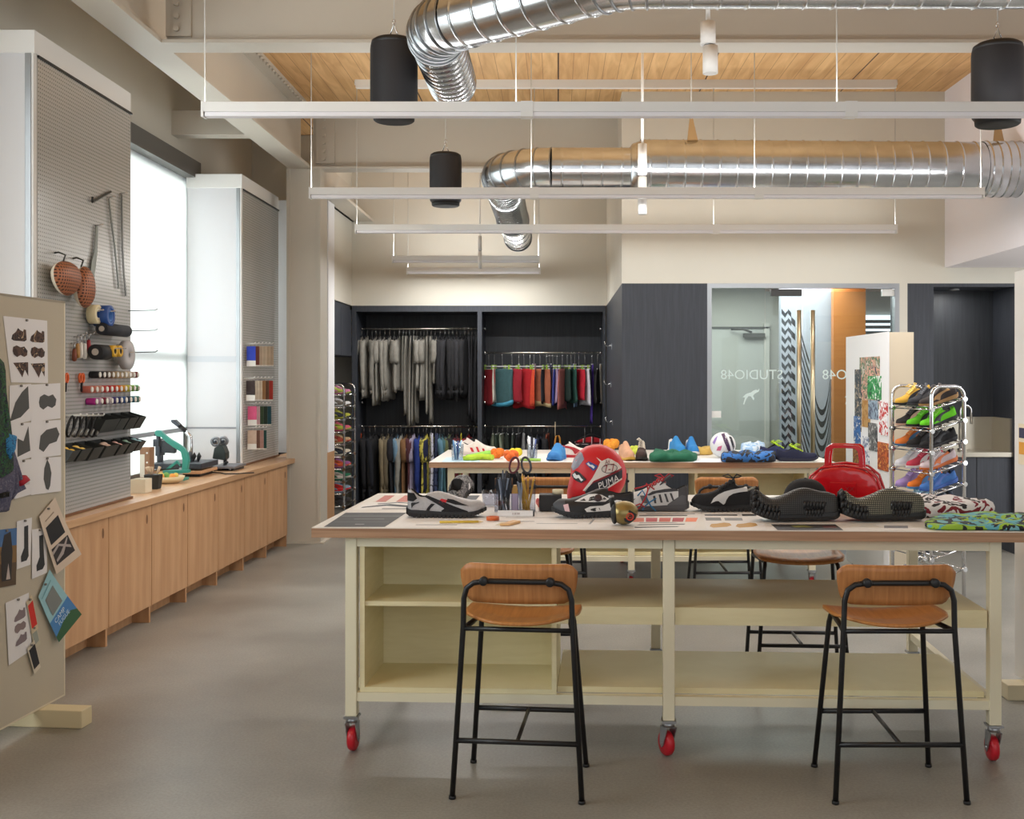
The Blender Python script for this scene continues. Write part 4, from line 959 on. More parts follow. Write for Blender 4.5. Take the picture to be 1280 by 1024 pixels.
# --- red patent bag
p = on_table(1068, 641); PAT = mat((196, 18, 28), .16, coat=.6, bump=.12, bscale=28)
bg_ = thing('duffel_bag', 'glossy red barrel bag with a tall stiff carry handle', 'bag', (p[0], p[1]+.16, TZ+.0025), -.35)
prof = [(-.135, .0), (.135, .0), (.165, .03), (.172, .09), (.15, .155), (.10, .195), (0.0, .208), (-.10, .195), (-.15, .155), (-.172, .09), (-.165, .03)]
def rr(k, y): return [(x*k, y, .104+(z-.104)*k) for x, z in prof]
m = MB().loft([rr(.90, -.105), rr(.97, -.10), rr(1, -.085), rr(1, .085), rr(.97, .10), rr(.90, .105)], PAT); m.build('body', bg_, sub=1)
m = MB()
for y in (-.09, .09): m.tube([(x, y, z) for x, z in prof], .006, PAT, 8, closed=True)
m.build('piping', bg_)
for y in (-.062, .062):
    m = MB(); n = 20; pts = []
    for i in range(n+1):
        a = math.pi*i/n; x = -.085*math.cos(a); 
        z = .185+.115*min(1, math.sin(a)*2.2)
        pts.append((max(-.072, min(.072, x*1.05)), z))
    m.loft([[(x*q, y-.011, zz) for q, zz in ((1.12, z+.004), (.86, z-.012))]+[(x*q, y+.011, zz) for q, zz in ((.86, z-.012), (1.12, z+.004))] for x, z in [(-.080, .17), (-.078, .255), (-.073, .285), (-.058, .298), (0, .300), (.058, .298), (.073, .285), (.078, .255), (.080, .17)]], PAT, smooth=False); m.build('handle', bg_, .002)
m = MB().box((-.06, -.108, .07), (.06, -.104, .13), PAT).tube([(-.12, -.092, .185), (0, -.095, .2), (.12, -.092, .185)], .004, mat((120, 10, 16), .3), 6); m.build('front_pocket', bg_, .003)
v, f = text_mesh('XX', .03, WHT); MB().add([(x+.03, -.1095-.0003, y+.1) for x, y, z in v], f, mat((150, 20, 28), .3)).build('emblem', bg_)
# --- helmet bag (padded red full-face shape with white and navy graphics)
p0 = on_table(747, 636); YB_ = p0[1]+.10
def hz(px, py): q = at(px, py, YB_); return (q.x-p0[0], q.z-TZ)
S8 = 130/1024
def hp(zx, zy): return hz(670+zx*S8, 540+zy*S8)
hb = thing('helmet_bag', 'red padded helmet-shaped bag with white and navy graphics standing on the table', 'bag', (p0[0], YB_, TZ+.0025))
sil = [hp(*q) for q in [(310,700),(305,600),(318,520),(340,440),(350,330),(375,260),(420,200),(490,150),(560,130),(630,128),(700,145),(770,185),(825,240),(865,305),(888,380),(890,450),(870,520),(835,590),(800,650),(770,740),(330,740)]]
zmin = min(q[1] for q in sil); sil = [(x, max(.0, z)) for x, z in sil]
cx_, cz_ = sum(q[0] for q in sil)/len(sil), .14; DEP = .115
def ring(k): return [(cx_+(x-cx_)*k, cz_+(z-cz_)*k) for x, z in sil]
RDN = mat((206, 20, 32), .45, bump=.35, bscale=22)
hm = MB(); rings = []
for i in range(13):
    s_ = -1+2*i/12; k = (1-abs(s_)**2.6)**(1/2.2)*.98+.02
    rings.append([(x, s_*DEP, max(0., z)) for x, z in ring(k)])
hm.loft(rings, RDN); hm.build('shell', hb)
def bfac(x, z):
    """bulge depth of the bag's face at (x,z)"""
    dx, dz = x-cx_, z-cz_; best = 1e9; n = len(sil)
    for i in range(n):
        (ax, az), (bx, bz) = sil[i], sil[(i+1) % n]; ax -= cx_; bx -= cx_; az -= cz_; bz -= cz_
        den = dx*(bz-az)-dz*(bx-ax)
        if abs(den) < 1e-12: continue
        u = (ax*(bz-az)-az*(bx-ax))/den; w_ = (ax*dz-az*dx)/den
        if u > 0 and -1e-6 <= w_ <= 1+1e-6: best = min(best, u)
    k = min(.985, 1/best if best < 1e9 else 0)
    k = max(0, (k-.02)/.98)
    return -DEP*(1-k**2.2)**(1/2.6)
def hd(off): return lambda x, z: (x, bfac(x, z)-off, z)
def hpol(nm, pts, m, off=.0015):
    d = MB(); drape(d, [hp(*q) for q in pts], hd(off), m); d.build(nm, hb)
NAVY = mat((36, 38, 46), .5)
hpol('white_panel', [(585,238),(640,275),(700,250),(735,262),(800,300),(835,345),(700,405),(560,465),(480,565),(455,560),(545,440),(600,340),(625,285)], mat((226, 216, 208), .5))
hpol('navy_band', [(840,362),(840,440),(700,520),(600,580),(560,625),(490,600),(470,560),(560,480),(700,420)], NAVY, .0016)
hpol('red_trim', [(700,405),(835,350),(838,364),(700,424),(560,486),(545,480)], mat((130, 18, 28), .5), .0022)
hpol('white_trim', [(838,458),(700,538),(610,590),(575,625),(565,618),(600,575),(700,520),(836,442)], mat((226, 216, 208), .5), .0024)
hpol('visor', [(345,345),(372,265),(430,195),(452,205),(470,260),(410,340),(360,380)], mat((140, 140, 156), .35), .0015)
hpol('blue_patch', [(480,300),(515,278),(600,320),(585,350),(555,370)], mat((52, 70, 140), .5), .002)
hpol('patch_print', [(494,302),(510,290),(528,312),(548,310),(572,330),(560,348),(535,330),(515,322)], WHT, .003)
hpol('number_patch', [(345,425),(385,372),(430,390),(490,455),(440,490),(380,465)], mat((30, 30, 34), .5), .002)
hpol('number_print', [(360,412),(380,395),(395,415),(420,410),(440,440),(460,458),(440,470),(415,440),(390,450),(370,440)], WHT, .003)
hpol('brow_crease', [(315,640),(300,690),(480,650),(470,600)], mat((60, 56, 66), .6), .0015)
def htext(nm, body, c, w, ang, m, off, sh=0.):
    v, f = text_mesh(body, 1, m, .0002, sh); wd = max(q[0] for q in v)-min(q[0] for q in v); x0, z0 = hp(*c); s_ = (hp(c[0]+w, 0)[0]-hp(c[0], 0)[0])/wd; ca, sa = math.cos(ang), math.sin(ang)
    d = MB(); fn = hd(off); d.add([fn(x0+(x*ca-y*sa)*s_, z0+(x*sa+y*ca)*s_*1.25) for x, y, z in v], f, m); d.build(nm, hb)
bfont_ok = True
htext('lettering', 'PUMA', (702, 482), 205, .33, mat((232, 230, 228), .5), .004, .1)
htext('oval_print', '7-7', (712, 348), 105, .12, mat((150, 40, 50), .5), .004)
htext('scribble', 'Ay', (690, 285), 60, .35, mat((120, 60, 66), .5), .004, .3)
m = MB(); fn = hd(.003); cxx, czz = hp(713, 348); rx = hp(788, 0)[0]-hp(713, 0)[0]; m.tube([fn(cxx+rx*math.cos(a*.2618), czz+rx*.56*math.sin(a*.2618+.12)) for a in range(24)], .0014, NAVY, 6, closed=True); m.build('oval_outline', hb)
m = MB(); x, z = hp(905, 490); m.sphere((x, 0, z), .007, BLKR, 12, 8).tube([(x-.015, 0, z+.02), (x-.006, 0, z+.01), (x, 0, z)], .003, BLKR, 6); m.build('cord_toggle', hb)
# --- gold golf club head
p = on_table(781, 659); GOLD = mat((150, 132, 84), .3, .7)
gc = thing('club_head', 'gold and black golf club head with a red ring at the table edge', 'club head', (p[0], p[1]+.06, TZ+.002))
m = MB()
def chf(u, v):
    a = u*2*math.pi; ph = (v-.5)*math.pi; r = math.cos(ph)
    x = .060*r*math.cos(a)*(1+.1*math.sin(ph)); y = .055*r*math.sin(a); z = .050+.050*math.sin(ph)
    if x < -.045: x = -.045-(x+.045)*.2
    return (x, y, z)
m.grid(28, 16, chf, GOLD); m.build('crown', gc)
MB().sphere((-.040, 0, .048), (.016, .046, .046), BLKR, 20, 12).build('face', gc)
m = MB().tube([(-.045, .0, .075), (-.052, .0, .105), (-.054, .005, .125)], [.013, .010, .009], BLKR, 12).tube([(-.053, .003, .112), (-.054, .005, .122)], .012, STEELC, 12); m.build('hosel', gc)
m = MB(); m.tube([(.022+.014*math.cos(a*.35), -.051-.0015, .040+.014*math.sin(a*.35)) for a in range(18)], .0028, mat((206, 60, 36), .4), 6, closed=True); m.build('red_ring', gc)
MB().prism([(-.005, .04), (.02, .068), (.05, .05), (.045, .03), (.02, .012), (0, .02)], -.0515, -.049, BLKR).build('sole_inset', gc)
v, f = text_mesh('G', .02, RED); MB().add([(x+.022, -.0525-z, y+.04) for x, y, z in v], f, mat((206, 60, 36), .4)).build('lettering', gc)
# ---------------------------------------------------------------- desk things
def flat(name, label, cat, quad, prints, base=(232, 228, 224), z=.0006, group=None, bm_=None):
    """sheet on the near table: QUAD pixel corners (near-left, near-right, far-right, far-left), PRINTS in unit (u,v)"""
    Q = [on_z(x, y, TZ+z) for x, y in quad]
    def uv(u, v, dz): a = Q[0].lerp(Q[1], u); b = Q[3].lerp(Q[2], u); q = a.lerp(b, v); return (q.x, q.y, q.z+dz)
    m = MB(); top = [uv(0, 0, 0), uv(1, 0, 0), uv(1, 1, 0), uv(0, 1, 0)]
    bot = [(a, b, c-.0005) for a, b, c in top]
    m.add(bot+top, [(0,3,2,1),(4,5,6,7),(0,1,5,4),(1,2,6,5),(2,3,7,6),(3,0,4,7)], bm_ or mat(base, .6))
    for i, (pl, c) in enumerate(prints): m.add([uv(u, v, .0003+.0001*(i % 3)) for u, v in pl], [list(range(len(pl)))], mat(c, .6) if isinstance(c, tuple) else c)
    return m.single(name, label, cat, group)
def bar(u0, u1, v0, v1): return [(u0, v0), (u1, v0), (u1, v1), (u0, v1)]
flat('drawing_sheet', 'large white drawing sheet spread under the sneakers', 'paper', ((486, 659), (775, 660), (790, 640), (520, 640)), [(bar(.1, .28, .12, .16), (160, 160, 164)), (bar(.42, .6, .35, .38), (150, 152, 160)), (bar(.62, .8, .22, .25), (170, 170, 172)), (bar(.7, .95, .5, .53), (150, 152, 160)), (bar(.45, .7, .6, .62), (150, 152, 160)), (bar(.85, .86, .2, .5), (160, 160, 164))])
flat('cutting_mat', 'dark mat with grey streaks at the left front corner of the table', 'mat', ((405, 658.5), (481, 658.5), (508, 641), (432, 641)), [(bar(.0, 1, .72, .76), (120, 122, 124)), (bar(.05, .95, .3, .33), (92, 94, 96)), (bar(.3, .8, .5, .53), (130, 130, 132)), (bar(.45, .6, .14, .18), (150, 150, 150)), (bar(.25, .5, .85, .88), (90, 92, 94))], (52, 54, 57), .0012)
flat('printed_sheet', 'white sheet with dark wave shapes lying behind the dark mat', 'paper', ((440, 637), (512, 637), (525, 628), (458, 628)), [([(.1,.2),(.5,.5),(.9,.3),(.95,.5),(.5,.75),(.1,.35)], (40, 44, 54)), ([(.3,.7),(.6,.9),(.95,.75),(.95,.85),(.6,1),(.25,.8)], (40, 44, 54)), (bar(.5, .98, .05, .14), (60, 64, 74))], z=.0008)
flat('striped_sheet', 'sheet with dusty pink stripes near the back left corner', 'paper', ((466, 627.5), (545, 627.5), (556, 619.5), (478, 619.5)), [(bar(.04, .2, 0, 1), (190, 110, 100)), (bar(.36, .62, 0, 1), (196, 118, 106)), (bar(.8, .95, 0, 1), (120, 122, 128))], (226, 214, 204), .0006)
flat('striped_sheet', 'sheet with grey and charcoal stripes behind the silver sneakers', 'paper', ((545, 628), (595, 628), (602, 619.5), (558, 619.5)), [(bar(.0, .3, 0, 1), (130, 132, 136)), (bar(.55, .95, 0, 1), (60, 62, 66))], (222, 216, 210), .0006)
reds = [(206, 110, 80), (178, 52, 56), (196, 84, 60), (178, 52, 56), (244, 132, 84)]
flat('swatch_sheet', 'sheet of red and orange swatch blocks over grey streaks', 'paper', ((792, 662), (868, 661.5), (878, 641), (790, 641)), [(bar(.0+.2*i, .17+.2*i, .42, .66), reds[i]) for i in range(5)]+[([(.02,.08),(.7,.12),(.75,.16),(.02,.14)], (60, 62, 66)), ([(.05,.22),(.8,.25),(.82,.3),(.1,.27)], (80, 80, 84)), ([(.1,.34),(.7,.36),(.6,.39),(.1,.37)], (110, 110, 112)), (bar(.1, .8, .78, .84), (70, 72, 76)), (bar(.2, .9, .9, .93), (90, 92, 96))], z=.0008)
sole_p = lambda x, y, s: [(x+s*(a), y+b) for a, b in [(0,.06),(.06,.0),(.2,.02),(.32,.04),(.42,.12),(.4,.24),(.3,.28),(.16,.22),(.05,.2)]]
flat('swatch_sheet', 'sheet with grey swatches and two gold insole shapes', 'paper', ((884, 662), (958, 662), (950, 641), (876, 641)), [(bar(.04, .3, .5, .68), (120, 124, 124)), (bar(.36, .66, .5, .66), (140, 142, 142)), (sole_p(.06, .1, .9), (196, 150, 70)), (sole_p(.5, .1, .9), (196, 150, 70)), (bar(.05, .6, .8, .88), (50, 52, 56)), (bar(.68, .92, .78, .9), (40, 42, 46))], z=.0008)
flat('cutting_mat', 'small dark mat with an olive patch under the netted shoes', 'mat', ((972, 662.5), (1054, 662.5), (1044, 655.5), (964, 655.5)), [([(.3,.4),(.6,.45),(.5,.8),(.28,.75)], (110, 108, 40)), (bar(.75, .95, .3, .7), (86, 24, 24))], (30, 30, 32), .0012)
flat('clipping_sheet', 'white sheet with a grey picture near the folded jerseys', 'paper', ((1104, 663), (1146, 662), (1134, 654), (1094, 655)), [([(.1,.3),(.8,.2),(.9,.6),(.2,.7)], (140, 142, 150))], z=.0008)
q = on_table(576, 655)
m = MB(); m.tube([(q[0]-.09, q[1]-.002, TZ+.008), (q[0]+.075, q[1]+.01, TZ+.008)], .0058, mat((214, 180, 60), .5), 6); m.cyl((q[0]+.075, q[1]+.01, TZ+.008), (q[0]+.095, q[1]+.0115, TZ+.008), .0058, mat((230, 200, 150), .6), 6, .001)
m.single('pencil', 'yellow pencil lying in front of the silver sneaker', 'pencil')
q = on_table(616, 651)
MB().lathe([(.021, 0), (.028, .001), (.028, .016), (.021, .017), (.021, 0)], mat((206, 96, 36), .4), 28, Matrix.Translation((q[0], q[1], TZ+.002)), cap=False).single('tape_roll', 'small orange tape ring lying in front of the pen holders', 'tape')
q = on_table(641, 658)
MB().prism([(-.055, -.0), (-.012, -.0), (.03, .09), (-.005, .11)], 0, .010, mat((222, 178, 124), .5), 'xy', Matrix.Translation((q[0], q[1], TZ+.0018))).single('wooden_wedge', 'short pale wooden block lying at the table front', 'block', bevel=.002)
q = on_table(670, 657)
MB().prism([(-.17, 0), (-.10, -.0), (-.11, .09), (-.15, .09)], 0, .001, mat((214, 204, 176), .6), 'xy', Matrix.Translation((q[0], q[1], TZ+.0014))).single('paper_scrap', 'small tan paper scrap under the wooden block', 'paper')
# pen holders
ACR = glassmat((238, 240, 244), key='acr')
def holder(px0, px1, pyt, pyb, dy, label):
    a = on_table((px0+px1)/2, pyb); w = (px1-px0)*a[1]/F; h = (pyb-pyt)*a[1]/F
    t = thing('pen_holder', label, 'holder', (a[0], a[1]+w/2, TZ+.003), 0, 'clear pen holders on the near table')
    m = MB(); k = w/2; e = .003
    m.box((-k, -k, 0), (k, k, e), ACR).box((-k, -k, e), (k, -k+e, h), ACR).box((-k, k-e, e), (k, k, h), ACR).box((-k, -k+e, e), (-k+e, k-e, h), ACR).box((k-e, -k+e, e), (k, k-e, h), ACR)
    m.build('cup', t)
    return a[0], a[1]+w/2, w, h
def pens(hx, hy, w, h, n, cols, top, label, cat, tip=None, group=None, r=.0042):
    for i in range(n):
        bx, by = hx+rnd.uniform(-.3, .3)*w, hy+rnd.uniform(-.3, .3)*w; tx, ty = hx+rnd.uniform(-.42, .42)*w, hy+rnd.uniform(-.4, .4)*w; tz = TZ+.007+h*rnd.uniform(*top)
        c = cols[i % len(cols)]
        m = MB().tube([(bx, by, TZ+.0075), (tx, ty, tz)], r, mat(c, .45), 8)
        d = (Vector((tx, ty, tz))-Vector((bx, by, TZ+.0075))).normalized()
        if tip: m.tube([Vector((tx, ty, tz)), Vector((tx, ty, tz))+d*.012], [r*.98, r*.3], mat(tip, .5), 8)
        else: m.tube([Vector((tx, ty, tz)), Vector((tx, ty, tz))+d*.006], r*.7, BLKR, 8)
        lb = label.replace('#', ORD[i]) 
        m.single('pencil' if 'pencil' in label else 'pen', lb, cat, group)
hx, hy, w, h = holder(618, 640, 600, 641, 0, 'clear acrylic holder full of grey and black pens')
pens(hx, hy, w, h, 12, [(60, 66, 78), (36, 36, 40), (150, 160, 174), (40, 42, 48), (96, 104, 118)], (.95, 1.2), 'grey or black pen standing in the left clear holder', 'pen', group='grey and black pens in the left clear holder')
hx, hy, w, h = holder(647, 669, 602, 641, 0, 'clear acrylic holder with yellow pencils and scissors')
pens(hx, hy, w, h, 6, [(226, 172, 40), (216, 160, 34)], (.98, 1.12), 'yellow pencil standing in the right clear holder', 'pencil', tip=(226, 180, 120), group='yellow pencils in the right clear holder', r=.005)
sc = thing('scissors', 'scissors with maroon and grey handles upright in the right clear holder', 'scissors', (hx-.03, hy, TZ+.01), 0)
m = MB()
MB().prism([(-.006, 0), (.0, .0), (.016, .13), (.004, .13)], -.002, 0, STEELC).prism([(.006, 0), (.0, .0), (-.014, .13), (-.002, .13)], .0, .002, STEELC).build('blades', sc)
for s, c in ((-1, (96, 40, 52)), (1, (62, 62, 68))):
    m = MB(); m.tube([(s*.028+.021*math.cos(a*.35)-s*.25*.021*math.sin(a*.35), s*.001, .205+.036*math.sin(a*.35)) for a in range(18)], .0055, mat(c, .4), 8, closed=True); m.tube([(-s*.002, 0, .125), (s*.008, 0, .15), (s*.016, 0, .175)], .007, mat((34, 34, 38), .4), 8)
    m.build('handle', sc)
q = on_table(643.5, 640)
m = MB().box((-.016, -.016, 0), (.016, .016, .08), mat((196, 180, 206), .5)); m.loft([[(-.016, -.016, .08), (.016, -.016, .08), (.016, .016, .08), (-.016, .016, .08)], [(-.007, -.016, .118), (.007, -.016, .118), (.007, .016, .118), (-.007, .016, .118)]], mat((214, 166, 86), .5), smooth=False)
gl = m.single('glue_bottle', 'small bottle with a tan cap standing between the two pen holders', 'bottle'); gl.location = (q[0], q[1]+.03, TZ+.003)
q = on_table(645, 646); m = MB().box((q[0]-.082, q[1], TZ+.0015), (q[0]+.075, q[1]+.03, TZ+.024), mat((232, 230, 230), .5))
v, f = text_mesh('II III IIII', .012, BLKR); m.add([(q[0]+x, q[1]-.0006-z, TZ+.013+y) for x, y, z in v], f, mat((150, 120, 120), .5)); m.box((q[0]+.076, q[1]+.005, TZ+.0015), (q[0]+.082, q[1]+.025, TZ+.022), BLKR)
m.single('paper_box', 'flat white box lying in front of the pen holders', 'box')
q = on_table(688, 640); m = MB().box((-.045, 0, 0), (.06, .09, .075), mat((36, 36, 39), .6)); o = m.single('black_box', 'small black box beside the toe of the cycling shoe', 'box', bevel=.004); o.location = (q[0], q[1]+.045, TZ+.003)
m = MB().lathe([(.013, 0), (.026, 0), (.026, .02), (.013, .02), (.013, 0)], mat((226, 214, 180), .5), 24, cap=False); o = m.single('tape_roll', 'cream tape roll lying on the small black box', 'tape'); o.location = (q[0]+.035, q[1]+.05, TZ+.0785)
q = on_table(610, 640); MB().lathe([(.03, 0), (.038, .002), (.044, .075), (.040, .075), (.034, .006), (.001, .005)], glassmat((230, 232, 238), key='pl'), 24, Matrix.Translation((q[0], q[1]+.2, TZ+.002)), cap=False).single('plastic_cup', 'clear plastic cup behind the left pen holder', 'cup')
for i, (px, c) in enumerate(((672, (200, 90, 90)), (674, (206, 120, 110)))):
    q = on_table(px, 634+i*3); MB().sphere((q[0], q[1]+.05, TZ+.02), (.010, .010, .018), mat(c, .5)).single('eraser', 'small pink eraser standing right of the pencil holder, %s one' % ('rear', 'front')[i], 'eraser')
# folded jerseys at the right end
def folded(name, label, pts, zt, m, cat='jersey', z0=.002, wr=.006, seed=0, group=None, surf=TZ, ymap=None):
    """a soft folded cloth: outline in pixels on the table, pillowed and wrinkled"""
    Q = [on_z(x, y, surf) for x, y in pts]; c = sum(Q, Vector())/len(Q); r_ = random.Random(seed); ph = [r_.uniform(0, 6) for _ in range(6)]
    mb = MB(); n = len(Q)
    def sm(i, t):   # smooth closed outline
        p0, p1, p2, p3 = Q[(i-1) % n], Q[i], Q[(i+1) % n], Q[(i+2) % n]
        return .5*((2*p1)+(p2-p0)*t+(2*p0-5*p1+4*p2-p3)*t*t+(3*p1-p0-3*p2+p3)*t**3)
    out = [sm(i, t/5) for i in range(n) for t in range(5)]
    rings = []
    for k, hgt in ((.97, 0), (1.0, .25), (1.0, .55), (.97, .85), (.9, 1.0), (.6, 1.05), (.3, 1.0), (.02, 1.02)):
        r0 = []
        for j, p in enumerate(out):
            q = c+(p-c)*k; a = j/len(out)*2*math.pi
            dz = wr*(math.sin(7*a+ph[0])*.5+math.sin(13*a+ph[1])*.3+math.sin(q.x*60+ph[2])*.5+math.sin(q.y*45+q.x*20+ph[3])*.4)*(hgt > .5)
            r0.append((q.x, q.y, surf+z0+max(0, hgt*zt+dz)))
        rings.append(r0)
    mb.loft(rings, m); return mb.single(name, label, cat, group)
folded('jersey', 'white, black and dark red jersey folded behind the grey netted shoe', [(1156, 648), (1232, 643), (1239, 640), (1190, 634), (1150, 632), (1112, 635), (1116, 639.5)], .055, patches([(226,222,224),(40,36,40),(226,224,226),(126,28,44),(232,230,232)], 5), seed=3)
folded('jersey', 'lime, teal and black patterned jersey folded at the right front corner', [(1160, 662), (1230, 663.5), (1300, 663), (1302, 648), (1230, 646), (1170, 650)], .022, patches([(120,180,190),(30,34,40),(150,190,60),(96,170,186),(30,40,50),(196,206,70)], 6), seed=5)
# ================================================================= clothes in the wardrobe
HANG = mat((196, 196, 198), .4); HANGB = mat((30, 30, 32), .5)
def garment(kind, px, py_bot, rail, m, label, group, thick=.05, top=None, rot=None, dep=.2, sleeve=True, trim=None, hang=HANGB, seed=0, y=None):
    """cloth on a hanger seen edge-on; PX, PY_BOT place it along the rail and give its length"""
    r = random.Random(seed*7+int(px*10)); z = RAILS[rail]; x = (px-CX)*RY/F; zb = max(.13, zr(py_bot))
    ztop = z-.085 if top is None else zr(top)
    name = {'tee': 'hanging_shirt', 'long': 'hanging_sweatshirt', 'pants': 'hanging_trousers', 'shorts': 'hanging_shorts', 'scarf': 'hanging_scarf'}[kind]
    t = thing(name, label, {'tee': 'shirt', 'long': 'sweatshirt', 'pants': 'trousers', 'shorts': 'shorts', 'scarf': 'scarf'}[kind], (x, RY, zb), rot if rot is not None else r.uniform(-.22, .22), group)
    Lz = ztop-zb; N, K = 12, 28; p1, p2, p3 = [r.uniform(0, 6.28) for _ in range(3)]; sway = r.uniform(-.012, .012)
    hw = {'tee': .19, 'long': .20, 'pants': .10, 'shorts': .17, 'scarf': .06}[kind]*dep/.2
    rings = []
    for i in range(N+1):
        v = i/N
        if kind in ('tee', 'long'): W = hw*(.28+.72*min(1, (v*Lz/.10))**.7); T = thick*(.35+.65*min(1, v*4))
        elif kind == 'pants': W = hw*(.8+.2*v); T = thick*(.55+.45*min(1, v*3))
        else: W = hw*(.9+.1*v); T = thick*(.45+.55*min(1, v*3))
        ring = []
        for j in range(K):
            a = 2*math.pi*j/K; rp = 1+.30*math.sin(3*a+p1+v*1.5)*min(1, v*2)+.16*math.sin(7*a+p2)
            xx = T/2*math.cos(a)*rp+sway*math.sin(v*3+p3); yy = W*math.sin(a)*(1+.03*math.sin(v*7+p3))
            zz = Lz*(1-v)-(.02*math.sin(2*a+p3)*v) - (.06*abs(math.sin(a))*(1-v)**6 if kind in ('tee', 'long') else 0)
            ring.append((xx, yy, zz if i else zz))
        rings.append(ring)
    MB().loft(rings, m).build('cloth', t)
    if kind in ('tee', 'long') and sleeve:
        sl = min(Lz*.92, .26 if kind == 'tee' else .58)
        for sg in (-1, 1):
            rg = []; n = 7; off = r.uniform(-.02, .02)
            for i in range(n+1):
                v = i/n; cx = off*v+r.uniform(-.004, .004); cy = sg*(hw*.90+.035*math.sin(v*2.2)-.04*v*v); cz = Lz-.06-sl*v
                ra = (.030 if kind == 'long' else .034)*(1-.3*v if kind == 'long' else 1+.1*v)
                rg.append([(cx+ra*thick/.05*math.cos(a)*(1+.2*math.sin(4*a+v*5)), cy+ra*1.15*math.sin(a), cz+.012*math.sin(a)) for a in [2*math.pi*j/12 for j in range(12)]])
            MB().loft(rg, m).build('sleeve', t)
            if kind == 'long':
                q = rg[-1]; MB().loft([[(a*.9, b, c+.0) for a, b, c in q], [(a*.86, b, c-.045) for a, b, c in q]], m).build('cuff', t)
    if trim is not None:
        q = rings[-1]; MB().loft([[(a*1.05, b*1.01, c+.035) for a, b, c in rings[-2]] and [(a*1.06, b*1.02, c+.04) for a, b, c in q], [(a*1.06, b*1.02, c-.004) for a, b, c in q]], trim).build('hem', t)
    zz = z-zb; h = MB()
    h.tube([(-.0, .0, Lz-.01), (0, 0, zz-.05)]+[(0, .018*math.cos(b), zz-.004+.018*math.sin(b)) for b in [math.radians(d) for d in (-70, -20, 30, 80, 130, 175)]], .0028, CHROME, 6)
    h.tube([(0, -hw*.9, Lz-.06 if kind in ('tee', 'long') else Lz-.002), (0, -.03, Lz-.005), (0, .03, Lz-.005), (0, hw*.9, Lz-.06 if kind in ('tee', 'long') else Lz-.002)], .006, hang, 6)
    h.build('hanger', t)
    return t
cols = {'grey': (136, 133, 125), 'lgrey': (150, 147, 139), 'dgrey': (116, 114, 107), 'black': (34, 34, 37), 'char': (44, 44, 48)}
UL = [(452, 488, 'tee', 'grey'), (459, 497, 'long', 'lgrey'), (465, 487, 'tee', 'grey'), (470, 505, 'long', 'grey'), (475, 499, 'tee', 'lgrey'), (481, 500, 'long', 'lgrey'), (487, 498, 'long', 'grey'), (493, 489, 'tee', 'lgrey'), (499, 487, 'tee', 'grey'),
      (504, 486, 'pants', 'dgrey'), (508, 518, 'pants', 'grey'), (512, 531, 'pants', 'lgrey'), (517, 531, 'pants', 'grey'), (521, 527, 'pants', 'dgrey'), (526, 487, 'tee', 'lgrey'), (530, 499, 'tee', 'grey'), (534, 516, 'pants', 'lgrey'), (539, 528, 'pants', 'grey'), (544, 478, 'tee', 'grey'),
      (550, 495, 'long', 'black'), (556, 498, 'long', 'char'), (561, 499, 'long', 'black'), (566, 498, 'long', 'black'), (571, 500, 'long', 'char'), (576, 497, 'long', 'black'), (581, 494, 'long', 'black'), (586, 521, 'pants', 'char'), (590, 526, 'pants', 'black'), (594, 530, 'pants', 'black')]
cn = {'grey': 'grey', 'lgrey': 'light grey', 'dgrey': 'darker grey', 'black': 'black', 'char': 'charcoal'}
kn_ = {'tee': 'short-sleeved shirt', 'long': 'long-sleeved sweatshirt', 'pants': 'trousers', 'shorts': 'shorts', 'scarf': 'narrow scarf'}
for i, (px, pb, k, c) in enumerate(UL):
    garment(k, px, pb, 'ul', fab(cols[c]), '%s %s, upper left wardrobe rail, %s from the left' % (cn[c], kn_[k], ORD[i]), 'clothes on the upper left wardrobe rail', thick=.056 if k != 'pants' else .042, seed=i)
UR = [(611, 505, 'shorts', (150, 28, 38), 'dark red'), (618, 503, 'shorts', (196, 190, 178), 'pale grey'), (628, 506, 'shorts', (52, 84, 88), 'blue-hemmed teal'), (640, 501, 'shorts', (140, 24, 40), 'crimson'), (648.5, 502, 'scarf', (214, 204, 186), 'cream'), (655, 509, 'shorts', (160, 18, 28), 'red'), (662.5, 508, 'shorts', (206, 74, 44), 'orange-red'), (667.5, 506, 'scarf', (156, 130, 146), 'mauve'), (675, 507, 'shorts', (160, 92, 66), 'rust'), (683, 503, 'shorts', (40, 42, 50), 'dark'), (687, 500, 'scarf', (60, 60, 84), 'slate'), (691, 504, 'shorts', (166, 140, 170), 'lilac'), (696, 505, 'shorts', (48, 62, 140), 'blue'), (703, 510, 'shorts', (196, 120, 116), 'pink'), (709, 500, 'shorts', (26, 48, 44), 'dark green'), (714, 502, 'shorts', (32, 72, 64), 'bottle green'), (718.5, 507, 'scarf', (130, 160, 190), 'light blue'), (723.5, 498, 'shorts', (190, 30, 50), 'bright red'), (731, 505, 'shorts', (206, 206, 216), 'white'), (740, 528, 'scarf', (78, 52, 150), 'purple'), (747, 503, 'shorts', (36, 34, 34), 'black'), (752.5, 503, 'scarf', (206, 200, 190), 'off-white')]
GREENC = mat((136, 170, 60), .5)
